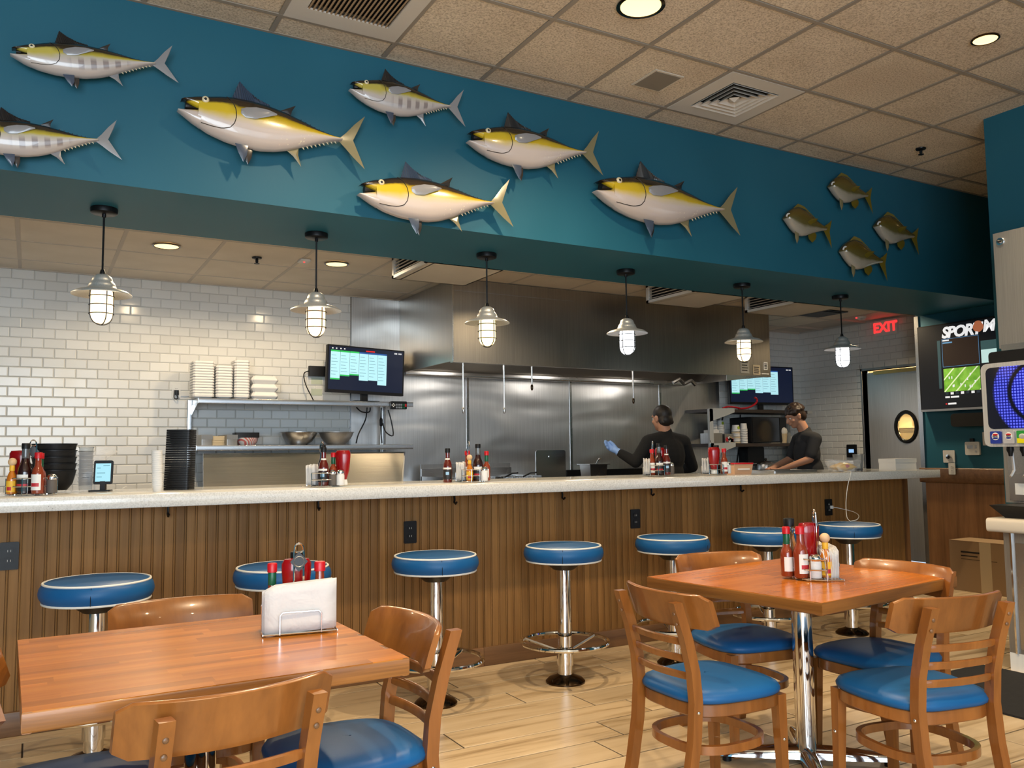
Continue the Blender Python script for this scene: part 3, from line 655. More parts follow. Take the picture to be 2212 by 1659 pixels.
# ------------------------------------------------------------------ chairs
def make_chair(label):
    t = thing('dining_chair', label, 'chair', (0, 0, 0), 0, 'ladder-back wooden chairs around the tables')
    def post_poly(path, w):
        return [(y+w/2, z) for y, z in path]+[(y-w/2, z) for y, z in reversed(path)]
    path = [(-0.265, 0.0), (-0.225, 0.15), (-0.197, 0.30), (-0.187, 0.42), (-0.195, 0.52), (-0.222, 0.63), (-0.258, 0.735), (-0.262, 0.748)]
    for s in (-1, 1):
        mb = MB().prism(post_poly(path, 0.036), 'x', s*0.152-0.0155, s*0.152+0.0155)
        p = part(t, 'back_post', mb, 'chair_wood')
        for z, y in ((0.712, -0.272), (0.678, -0.262)): part(p, 'wood_plug', MB().ball((s*0.152, y+0.003, z), 0.0065, 8, 6, (1, 0.5, 1)), 'rail_wood')
        part(p, 'screw', MB().ball((s*0.168, -0.188, 0.39), 0.006, 8, 6, (0.6, 1, 1)), 'chrome')
        lg = MB(); x, y = s*0.168, 0.165
        lg.loft([[(x*1.03-0.013, y*1.05-0.013, 0), (x*1.03+0.013, y*1.05-0.013, 0), (x*1.03+0.013, y*1.05+0.013, 0), (x*1.03-0.013, y*1.05+0.013, 0)],
                 [(x-0.018, y-0.018, 0.36), (x+0.018, y-0.018, 0.36), (x+0.018, y+0.018, 0.36), (x-0.018, y+0.018, 0.36)],
                 [(x-0.018, y-0.018, 0.405), (x+0.018, y-0.018, 0.405), (x+0.018, y+0.018, 0.405), (x-0.018, y+0.018, 0.405)]])
        f = part(t, 'front_leg', lg, 'chair_wood')
        part(f, 'screw', MB().ball((x, y-0.0, 0.262) if False else (x*1.01+s*0.0165, y*1.02, 0.255), 0.006, 8, 6, (0.6, 1, 1)), 'chrome')
    def seat_ring(inset, z, n=36):
        out = []
        for k in range(n):
            a = 2*math.pi*k/n; c, s_ = math.cos(a), math.sin(a); e = 0.52
            x = math.copysign(abs(c)**e, c); y = math.copysign(abs(s_)**e, s_)
            hw = 0.207 if y > 0 else 0.207-0.022*(-y); hd = 0.205
            hw -= inset; hd -= inset
            out.append((x*hw, y*hd, z))
        return out
    fr_ = MB(); fr_.loft([seat_ring(0.012, 0.368), seat_ring(0.008, 0.372), seat_ring(0.008, 0.408), seat_ring(0.012, 0.412)]); part(t, 'seat_frame', fr_, 'chair_wood')
    cu = MB(); cu.loft([seat_ring(0.010, 0.410), seat_ring(0.002, 0.416), seat_ring(0.0, 0.428), seat_ring(0.008, 0.442), seat_ring(0.03, 0.453), seat_ring(0.08, 0.459), seat_ring(0.14, 0.462), seat_ring(0.19, 0.463)]); part(t, 'seat', cu, 'vinyl', angle=70)
    # crest: a wide bent board fixed to the front of the posts
    def bent(x1, z0, z1, th, y0, curve, lean, n=16, rnd=0.016):
        rings = []
        for i in range(n+1):
            x = -x1+2*x1*i/n; d = x1-abs(x); cut = 0.0
            if d < rnd: cut = rnd-math.sqrt(max(rnd*rnd-(rnd-d)**2, 0))
            yy = y0+curve*(x/x1)**2; zA, zB = z0+cut, z1-cut
            def pt(z, dy): return (x, yy+dy-lean*(z-z0), z)
            rings.append([pt(zA, 0), pt(zA, th), pt((zA+zB)/2, th+0.001), pt(zB-0.004, th), pt(zB, th*0.7), pt(zB, th*0.3), pt(zB-0.004, 0)])
        mb = MB(); mb.loft(rings); return mb
    part(t, 'crest_rail', bent(0.222, 0.655, 0.772, 0.019, -0.212, 0.062, 0.34), 'chair_wood', angle=45)
    for z, y0 in ((0.603, -0.216), (0.546, -0.202), (0.489, -0.194)): part(t, 'slat', bent(0.150, z, z+0.024, 0.012, y0-0.022, 0.020, 0.2, 10, 0.004), 'chair_wood', angle=45)
    # bent hoop stretcher
    hp = MB(); rings = []
    for k in range(32):
        a = 2*math.pi*k/32; c, s_ = math.cos(a), math.sin(a); e = 0.72
        x = math.copysign(abs(c)**e, c)*0.163; y = math.copysign(abs(s_)**e, s_)*0.168-0.012; z = 0.255+0.0*y
        nx, ny = c, s_
        rings.append([(x-nx*0.009, y-ny*0.009, z-0.014), (x+nx*0.009, y+ny*0.009, z-0.014), (x+nx*0.009, y+ny*0.009, z+0.014), (x-nx*0.009, y-ny*0.009, z+0.014)])
    rings.append(rings[0]); hp.loft(rings, True, False); part(t, 'hoop_stretcher', hp, 'chair_wood')
    return t
chairs = [(0.352, 2.03, 7, 'wooden chair in the left foreground, its back nearest the camera'),
          (0.780, 2.345, 92, 'wooden chair at the right side of the left table, seen side on'),
          (0.445, 2.825, 180, 'wooden chair behind the left table, only its crest rail showing above the top'),
          (0.105, 2.425, -90, 'wooden chair cut off at the left edge, its seat under the left table'),
          (2.105, 2.345, -91, 'wooden chair at the left side of the right table, ladder back turned to the camera'),
          (2.635, 1.925, -11, 'wooden chair at the right edge in front of the right table, back to the camera'),
          (2.72, 2.80, 170, 'wooden chair behind the left half of the right table'),
          (2.955, 2.30, 91, 'wooden chair behind the right half of the right table')]
ch0 = make_chair(chairs[0][3]); ch0.location = (chairs[0][0], chairs[0][1], 0); ch0.rotation_euler = (0, 0, R(chairs[0][2]))
for x, y, a, l in chairs[1:]: dup(ch0, (x, y, 0), R(a), l)
# ------------------------------------------------------------------ pendants over the bar
def make_pendant(x, col, strength, label, watts):
    t = thing('pendant_lamp', label, 'pendant lamp', (x, 4.75, ZS), 0, 'galvanised pendant lamps over the bar')
    part(t, 'canopy', MB().lathe([(0.0, 0.0), (0.064, 0.0), (0.066, -0.006), (0.064, -0.026), (0.058, -0.030), (0.0, -0.030)], 28), 'black_metal')
    part(t, 'cord_grip', MB().lathe([(0.0, -0.029), (0.010, -0.030), (0.010, -0.048), (0.0, -0.05)], 10), 'black_metal')
    part(t, 'stem', MB().tube([(0, 0, -0.045), (0, 0, -0.335)], 0.0052, 8), 'black_metal')
    part(t, 'nut', MB().lathe([(0.0, -0.318), (0.009, -0.32), (0.013, -0.335), (0.013, -0.345), (0.0, -0.35)], 10), 'black_metal')
    sh = [(0.010, -0.342), (0.028, -0.346), (0.043, -0.358), (0.050, -0.374), (0.052, -0.384), (0.058, -0.388), (0.064, -0.402), (0.068, -0.414), (0.080, -0.420), (0.120, -0.432), (0.143, -0.447), (0.1435, -0.451), (0.120, -0.438), (0.066, -0.424), (0.0, -0.424)]
    part(t, 'shade', MB().lathe(sh, 40), 'galv', angle=50)
    gl = [(0.046, -0.424), (0.050, -0.436), (0.0525, -0.46), (0.0525, -0.545), (0.050, -0.562), (0.042, -0.580), (0.028, -0.592), (0.0, -0.597)]
    part(t, 'globe', MB().lathe(gl, 24), emit_mat('globe_%d' % round(x*10), col, strength), angle=60)
    cg = MB()
    for a in (20, 110, 200, 290):
        c, s = math.cos(R(a)), math.sin(R(a)); cg.tube([(r*c, r*s, z) for r, z in ((0.058, -0.426), (0.058, -0.55), (0.052, -0.572), (0.040, -0.590), (0.02, -0.601), (0.0, -0.604))], 0.003, 5)
    for z, r in ((-0.458, 0.058), (-0.503, 0.058), (-0.548, 0.058)): cg.tube([(r*math.cos(2*math.pi*k/28), r*math.sin(2*math.pi*k/28), z) for k in range(28)], 0.0028, 5, True)
    part(t, 'wire_guard', cg, 'tag_metal')
    return t
WARM, COOL = (1.0, 0.72, 0.38), (0.92, 0.96, 1.0)
for k, (c, s, l) in enumerate(((WARM, 3.6, 'leftmost galvanised pendant lamp, warm bulb, in front of the white tiles'), ((1.0, 0.66, 0.34), 2.6, 'galvanised pendant lamp with a dim warm bulb above the kitchen monitor'),
                               ((1.0, 0.78, 0.36), 2.6, 'galvanised pendant lamp with a yellow bulb before the left end of the hood'), (COOL, 5.0, 'galvanised pendant lamp with a cold white bulb before the middle of the hood'),
                               ((1.0, 0.74, 0.42), 3.4, 'galvanised pendant lamp with a warm bulb before the right end of the hood'), (COOL, 5.0, 'rightmost galvanised pendant lamp, cold white bulb, near the exit sign'))):
    make_pendant(0.287+1.108*k, c, s, l, 10)

# ------------------------------------------------------------------ ceiling fittings
def can_light(loc, r, label, glow, power, cone, group):
    t = thing('recessed_light', label, 'ceiling light', loc, 0, group)
    part(t, 'trim_ring', MB().lathe([(r*0.97, 0.004), (r*1.12, 0.002), (r*1.14, -0.004), (r*0.99, -0.007), (r*0.95, -0.004)], 32, caps=False), 'bronze')
    part(t, 'reflector', MB().lathe([(r*0.96, -0.0035), (r*0.9, 0.0), (0.0, 0.0015)], 32, caps=False), glow)
    sp = spot_light('lamp', (loc[0], loc[1], loc[2]-0.02), power, (1.0, 0.77, 0.48), cone, 0.8 if cone < 160 else 0.35, 0.04)
    return t
can_light((2.537, 3.17, ZC-0.006), 0.105, 'large yellow recessed light in the dining ceiling at the top of the photo', 'can_glow_bright', 155, 150, 'recessed lights in the dining ceiling')
can_light((4.379, 2.567, ZC-0.006), 0.062, 'small recessed light in the dining ceiling at the upper right', 'can_glow', 130, 95, 'recessed lights in the dining ceiling')
can_light((1.35, 3.17, ZC-0.006), 0.105, 'yellow recessed light in the dining ceiling just above the frame', 'can_glow_bright', 115, 150, 'recessed lights in the dining ceiling')
for x, y in ((0.5, 1.1), (2.5, 0.6), (0.4, -1.2), (2.6, -1.2)):
    can_light((x, y, ZC-0.006), 0.105, 'recessed light in the dining ceiling behind the camera', 'can_glow_bright', (165 if x < 1 else 85), 135, 'recessed lights behind the camera')
can_light((0.766, 6.172, ZK-0.004), 0.082, 'recessed light in the kitchen ceiling between the two left pendants', 'can_glow', 52, 168, 'recessed lights in the kitchen ceiling')
can_light((1.975, 6.192, ZK-0.004), 0.082, 'recessed light in the kitchen ceiling beside the second pendant', 'can_glow', 52, 168, 'recessed lights in the kitchen ceiling')
for x, l in ((-0.6, 'added unseen kitchen light above the left end of the bar'), (0.75, 'added unseen kitchen light above the left pendants'), (3.45, 'added unseen kitchen light before the hood'), (7.15, 'added unseen kitchen light near the exit sign')):
    can_light((x, 5.50, ZK-0.004), 0.082, l, 'can_glow', (40 if x < 3 else 85) if x < 7 else 110, 150, 'added kitchen lights unseen behind the soffit')  # unseen cans added behind the soffit to brighten the kitchen
can_light((6.85, 3.70, ZC-0.006), 0.062, 'added unseen recessed light in the passage before the television wall', 'can_glow', 150, 60, 'recessed lights in the dining ceiling')  # added out of view to brighten the television wall and wainscot
# sprinklers
def sprinkler(loc, label):
    t = thing('sprinkler', label, 'sprinkler', loc)
    part(t, 'escutcheon', MB().lathe([(0.0, 0), (0.036, 0), (0.034, -0.008), (0.015, -0.014), (0.0, -0.014)], 16), 'black_metal')
    part(t, 'body', MB().lathe([(0.010, -0.012), (0.011, -0.03), (0.007, -0.045), (0.0, -0.045)], 10), 'black_metal')
    part(t, 'deflector', MB().lathe([(0.0, -0.044), (0.02, -0.044), (0.02, -0.047), (0.0, -0.047)], 12), 'black_metal')
sprinkler((5.59, 3.795, ZC-0.002), 'black sprinkler head in the dining ceiling near the blue corner wall')
sprinkler((1.396, 6.26, ZK-0.001), 'black sprinkler head in the kitchen ceiling left of the second pendant')
t = thing('ceiling_sensor', 'small white ceiling sensor with a red light beside the second pendant', 'sensor', (1.727, 6.194, ZK-0.001))
part(t, 'housing', MB().rbox(-0.04, 0.04, -0.05, 0.05, -0.012, 0, 0.012), 'white_plastic'); part(t, 'led', MB().ball((0, 0, -0.012), 0.008, 8, 6), 'red_led')
# four-way diffuser, return grille, speaker plate
t = thing('air_diffuser', 'square four-way air diffuser in the dining ceiling', 'diffuser', (GX+4.5*T, GY-0.5*T, ZC))
part(t, 'face_plate', MB().box(-0.295, 0.295, -0.295, -0.19, -0.006, 0.004).box(-0.295, 0.295, 0.19, 0.295, -0.006, 0.004).box(-0.295, -0.19, -0.19, 0.19, -0.006, 0.004).box(0.19, 0.295, -0.19, 0.19, -0.006, 0.004), 'white_metal', smooth=False)
part(t, 'plenum', MB().box(-0.19, 0.19, -0.19, 0.19, 0.024, 0.028), 'black_matte', smooth=False)
for q, r in enumerate((0.185, 0.147, 0.109, 0.071)):
    mb = MB(); a, b_ = r, r-0.026
    mb.v = [(-a, -a, -0.012), (a, -a, -0.012), (a, a, -0.012), (-a, a, -0.012), (-b_, -b_, 0.016), (b_, -b_, 0.016), (b_, b_, 0.016), (-b_, b_, 0.016), (-a, -a, -0.010), (a, -a, -0.010), (a, a, -0.010), (-a, a, -0.010), (-b_, -b_, 0.018), (b_, -b_, 0.018), (b_, b_, 0.018), (-b_, b_, 0.018)]
    for i in range(4):
        j = (i+1) % 4; mb.f += [(i, j, 4+j, 4+i), (8+i, 12+i, 12+j, 8+j), (i, 8+i, 8+j, j), (4+i, 4+j, 12+j, 12+i)]; mb.m += [0]*4
    part(t, 'louver', mb, 'white_metal', smooth=False)
part(t, 'centre_cone', MB().lathe([(0.0, -0.02), (0.035, -0.006), (0.045, 0.0)], 4), 'white_metal', smooth=False)
t = thing('return_grille', 'large return air grille cut off by the top edge', 'air grille', (GX+0.5*T, GY-0.5*T, ZC))
part(t, 'face_plate', MB().box(-0.295, 0.295, -0.295, -0.22, -0.006, 0.004).box(-0.295, 0.295, 0.17, 0.295, -0.006, 0.004).box(-0.295, -0.21, -0.22, 0.17, -0.006, 0.004).box(0.21, 0.295, -0.22, 0.17, -0.006, 0.004), 'white_metal', smooth=False)
part(t, 'plenum', MB().box(-0.21, 0.21, -0.22, 0.17, 0.024, 0.028), 'black_matte', smooth=False)
bl = MB().box(-0.004, 0.004, -0.22, 0.17, -0.006, 0.020); bl.xf(Matrix.Rotation(R(35), 4, 'Y')); blm = bl.mesh('blade', ['card'], False)
for k in range(19): link('blade', blm, t, (-0.198+k*0.022, 0, 0))
t = thing('ceiling_speaker', 'flat grey speaker plate in the dining ceiling left of the diffuser', 'speaker', (3.154, 3.802, ZC-0.002))
part(t, 'frame', MB().box(-0.105, 0.105, -0.115, 0.115, -0.005, 0), 'offwhite', smooth=False); part(t, 'mesh_grille', MB().box(-0.092, 0.092, -0.102, 0.102, -0.0075, -0.0045), 'speaker_cloth', smooth=False)
# supply boxes hanging from the kitchen ceiling with black louvres on their left side
for x0, l in ((2.285, 'white supply air box left of the hood, black louvres on its side'), (4.655, 'white supply air box before the right half of the hood'), (5.83, 'white supply air box at the right end of the hood')):
    y0, y1, z0 = 5.22, 5.84, 2.535
    t = thing('supply_air_box', l, 'vent', (x0, 0, 0), 0, 'supply air boxes in the kitchen ceiling')
    bx = MB(); bx.box(0.02, 0.6, y0, y1, z0, z0+0.012).box(0.588, 0.6, y0, y1, z0, ZK).box(0.02, 0.6, y1-0.012, y1, z0, ZK).box(0.02, 0.6, y0, y0+0.012, z0, ZK).box(0.06, 0.07, y0, y1, z0, ZK)
    part(t, 'casing', bx, 'offwhite', smooth=False)
    part(t, 'frame', MB().box(0, 0.022, y0, y0+0.03, z0, ZK-0.002).box(0, 0.022, y1-0.03, y1, z0, ZK-0.002).box(0, 0.022, y0, y1, z0, z0+0.022).box(0, 0.022, y0, y1, ZK-0.02, ZK-0.002), 'white_plastic', smooth=False)
    part(t, 'backing', MB().box(0.05, 0.058, y0+0.02, y1-0.02, z0+0.014, ZK-0.002), 'black_matte', smooth=False)
    sl_ = MB().box(0.004, 0.013, y0+0.03, y1-0.03, -0.0025, 0.0025); slm = sl_.mesh('louver', ['white_metal'], False)
    for k in range(5): link('louver', slm, t, (0.004, 0, z0+0.035+k*0.024))
single('ceiling_vent', MB().rbox(-0.2, 0.2, -0.2, 0.2, -0.006, 0, 0.01).box(-0.15, 0.15, -0.15, 0.15, -0.012, -0.006), 'black_metal', 'dark ceiling vent above the kitchen door end', 'vent', (7.28, 6.2, ZK-0.001))
t = thing('smoke_detector', 'small white smoke detector in the kitchen ceiling beside the exit sign', 'detector', (7.9, 6.17, ZK-0.001))
part(t, 'base', MB().lathe([(0.0, 0), (0.05, 0), (0.048, -0.02), (0.03, -0.035), (0, -0.035)], 20), 'white_plastic'); part(t, 'led', MB().ball((-0.05, 0.03, -0.012), 0.009, 8, 6), 'red_led')
# exit sign
t = thing('exit_sign', 'red lit EXIT sign on the tiled wall above the kitchen door', 'exit sign', (XK-0.001, 6.18, 2.60))
part(t, 'housing', MB().rbox(-0.045, 0.0, -0.145, 0.145, -0.09, 0.085, 0.012, 'x'), 'white_plastic')
part(t, 'face', MB().box(-0.048, -0.045, -0.128, 0.128, -0.075, 0.072), 'label_white', smooth=False)
part(t, 'lettering', text_mesh('EXIT', 0.15, 'exit_red', 0.002, 0, 0.0045, 'CENTER', 1.0), None, (-0.049, 0.0, -0.002), FACE_NEG_X)

# ------------------------------------------------------------------ hood
HX0, HX1, HY, HZ = 2.99, 6.60, 6.28, 2.0
hd = thing('exhaust_hood', 'long stainless steel exhaust hood above the cook line', 'hood', (0, 0, 0))
part(hd, 'front_panel', MB().box(HX0, HX1, HY, HY+0.012, HZ, ZK-0.006), 'hood_steel', smooth=False)
part(hd, 'side_panel', MB().box(HX0, HX0+0.012, HY+0.012, YB-0.012, HZ, ZK-0.006), 'hood_steel', smooth=False)
part(hd, 'side_panel', MB().box(HX1-0.012, HX1, HY+0.012, YB-0.012, HZ, ZK-0.006), 'hood_steel', smooth=False)
part(hd, 'canopy_lining', MB().prism([(HZ+0.03, HY+0.013), (HZ+0.10, HY+0.013), (HZ+0.08, YB-0.02), (HZ+0.0, YB-0.02)][::-1], 'x', HX0+0.013, HX1-0.013) if False else MB().add([(HX0+0.013, HY+0.014, HZ+0.02), (HX1-0.013, HY+0.014, HZ+0.02), (HX1-0.013, HY+0.55, HZ+0.28), (HX0+0.013, HY+0.55, HZ+0.28), (HX0+0.013, YB-0.13, HZ+0.02), (HX1-0.013, YB-0.13, HZ+0.02)], [(0, 1, 2, 3), (3, 2, 5, 4)]), 'hood_steel', smooth=False)
part(hd, 'front_lip', MB().box(HX0, HX1, HY-0.004, HY+0.05, HZ-0.012, HZ), 'hood_steel', smooth=False)
part(hd, 'rear_gutter', MB().rbox(HX0+0.013, HX1-0.25, YB-0.14, YB-0.02, HZ-0.03, HZ+0.02, 0.01, 'x'), 'steel')
part(hd, 'corner_seam', MB().box(HX0-0.004, HX0+0.006, HY-0.004, HY+0.004, HZ, ZK-0.006), 'steel', smooth=False)
part(hd, 'panel_lip', MB().box(HX0+0.02, HX0+1.2, HY-0.004, HY, ZK-0.105, ZK-0.10), 'dull_steel', smooth=False)
for n, (x, z) in enumerate(((3.11, 1.60), (3.498, 1.605), (3.776, 1.81), (4.875, 1.715))):
    pr_ = MB(); pr_.tube([(x, HY+0.06, HZ+0.10), (x, HY+0.06, z+0.02)], 0.008, 8); p_ = part(hd, 'nozzle_pipe', pr_, 'steel')
    part(p_, 'nozzle', MB().lathe([(0.0, -0.03), (0.008, -0.028), (0.012, -0.012), (0.012, 0.01), (0.008, 0.022), (0.0, 0.022)], 10, (x, HY+0.06, z)), 'steel' if n < 2 else 'bronze')
cl = MB(); cl.tube([(6.05, YB-0.3, HZ-0.02), (6.12, YB-0.32, HZ+0.02), (6.2, YB-0.3, HZ-0.03), (6.28, YB-0.33, HZ+0.01), (6.36, YB-0.3, HZ-0.03)], 0.022, 8); part(hd, 'gas_piping', cl, 'steel')
for x in (3.6, 4.8, 5.9):  # lamps added under the hood to brighten the steel wall lining
    lm = part(hd, 'added_hood_lamp', MB().lathe([(0.0, -0.035), (0.05, -0.028), (0.06, 0.0), (0.0, 0.01)], 18, (x, HY+0.42, HZ+0.20)), emit_mat('added_hood_glow', (1.0, 0.93, 0.82), 1.5))
    pl_ = bpy.data.lights.new('added_hood_light', 'POINT'); pl_.energy = 6; pl_.color = (1.0, 0.93, 0.84); pl_.shadow_soft_size = 0.15; po = bpy.data.objects.new('added_hood_light', pl_); C.objects.link(po); po.location = (x, HY+0.42, HZ+0.12)
# notices stuck to the hood's right end
for n, (x, z, w_, h_, m_, l) in enumerate(((6.24, 2.085, 0.115, 0.14, 'dull_steel', 'grey notice with a large mark stuck low on the hood front'), (6.40, 2.055, 0.10, 0.10, 'kraft', 'tan notice stuck low on the hood front'), (6.53, 2.10, 0.055, 0.08, 'paper', 'small white notice stuck low on the hood front'))):
    t = thing('notice', l, 'notice', (x, HY-0.0035, z), 0, 'notices on the hood')
    part(t, 'sheet', MB().box(-w_/2, w_/2, 0, 0.003, -h_/2, h_/2), m_, smooth=False)
    for q in range(4): part(t, 'print', MB().box(-w_*0.36, w_*(0.36-0.08*(q % 2)), -0.0008, 0, h_*(0.28-0.19*q)-0.006, h_*(0.28-0.19*q)+0.003), 'label_black', smooth=False)
t = thing('hood_badge', 'thin pale badge strip at the lower right corner of the hood', 'badge', (6.50, HY-0.001, 2.02))
part(t, 'badge_bar', MB().box(-0.03, 0.075, -0.0008, 0, -0.006, 0.004), 'paper', smooth=False); part(t, 'emblem', MB().prism([(-0.010, -0.05), (0.0, -0.06), (0.010, -0.05), (0.0, -0.04)], 'y', -0.0008, 0), 'paper', smooth=False)
single('heat_shield', MB().prism([(5.96, 1.955), (6.42, 2.0), (6.42, 1.99), (5.96, 1.915)][::-1], 'y', 0, 0.0) if False else MB().add([(5.955, 6.24, 1.93), (5.955, 6.24, 1.985), (6.46, 6.24, 1.99), (6.46, 6.24, 1.978), (5.955, 6.246, 1.93), (5.955, 6.246, 1.985), (6.46, 6.246, 1.99), (6.46, 6.246, 1.978)], [(0, 1, 2, 3), (7, 6, 5, 4), (0, 4, 5, 1), (1, 5, 6, 2), (2, 6, 7, 3), (3, 7, 4, 0)]), 'steel', 'pale tapered steel strip hanging below the right end of the hood', 'strip', smooth=False)

# ------------------------------------------------------------------ cook line
ck = thing('cook_line', 'stainless steel cooking range line under the hood', 'range', (0, 0, 0))
part(ck, 'body', MB().box(3.05, 6.35, 6.72, 7.40, 0.1, 0.90), 'steel', smooth=False)
part(ck, 'griddle_plate', MB().box(4.75, 6.33, 6.70, 7.38, 0.90, 1.0).box(4.75, 6.33, 7.30, 7.38, 1.0, 1.06), 'black_metal', smooth=False)
for x in (3.2, 4.0, 5.2, 6.2): part(ck, 'leg', MB().lathe([(0.025, 0.0), (0.025, 0.1)], 10, (x, 6.8, 0)), 'dull_steel')
def fryer(x0, x1, label):
    t = thing('deep_fryer', label, 'fryer', (x0, 6.7, 0.902), 0, 'fryers under the hood'); w = x1-x0
    b_ = MB().box(0, w, 0, 0.02, 0, 0.11).box(0, w, 0.6, 0.62, 0, 0.20).box(0, 0.02, 0, 0.62, 0, 0.13).box(w-0.02, w, 0, 0.62, 0, 0.13)
    part(t, 'tank', b_, 'steel', smooth=False); part(t, 'back_splash', MB().box(0, w, 0.62, 0.64, 0, 0.24), 'dull_steel', smooth=False)
    for q in range(2):
        bk = MB(); cx = w*(0.28+0.44*q)
        for zz in (0.02, 0.07, 0.12): bk.tube([(cx-0.09, 0.15, zz), (cx+0.09, 0.15, zz), (cx+0.09, 0.5, zz), (cx-0.09, 0.5, zz)], 0.003, 5, True)
        for yy in (0.15, 0.25, 0.35, 0.45): bk.tube([(cx-0.09, yy, 0.12), (cx-0.09, yy, 0.02), (cx+0.09, yy, 0.02), (cx+0.09, yy, 0.12)], 0.003, 5)
        p_ = part(t, 'fry_basket', bk, 'chrome'); hn = MB(); hn.tube([(cx, 0.15, 0.12), (cx, 0.02, 0.155), (cx, -0.08, 0.16)], 0.008, 6); part(p_, 'handle', hn, 'black_plastic')
    return t
fryer(3.15, 3.62, 'left stainless deep fryer under the hood behind the middle condiment caddy'); fryer(3.66, 4.10, 'right stainless deep fryer with wire baskets under the hood')
single('fryer_cover', MB().rbox(4.12, 4.45, 6.86, 6.875, 0.905, 1.262, 0.02, 'y').rbox(4.26, 4.30, 6.852, 6.86, 1.195, 1.21, 0.003, 'y'), 'steel', 'upright stainless cover plate standing on the cook line beside the fryer', 'cover', smooth=False)
t = thing('steam_table_pan', 'deep steel pan with a ladle in it standing on the cook line', 'pan', (4.73, 6.80, 1.002))
part(t, 'pan', MB().loft([[(-0.09, -0.08, 0), (0.09, -0.08, 0), (0.09, 0.08, 0), (-0.09, 0.08, 0)], [(-0.10, -0.09, 0.115), (0.10, -0.09, 0.115), (0.10, 0.09, 0.115), (-0.10, 0.09, 0.115)], [(-0.12, -0.11, 0.118), (0.12, -0.11, 0.118), (0.12, 0.11, 0.118), (-0.12, 0.11, 0.118)], [(-0.12, -0.11, 0.124), (0.12, -0.11, 0.124), (0.12, 0.11, 0.124), (-0.12, 0.11, 0.124)]]), 'steel', smooth=False)
ld = MB(); ld.tube([(0.0, 0.0, 0.06), (0.05, 0.0, 0.15), (0.075, 0, 0.175), (0.09, 0, 0.172)], 0.008, 6); part(t, 'ladle', ld, 'chrome')
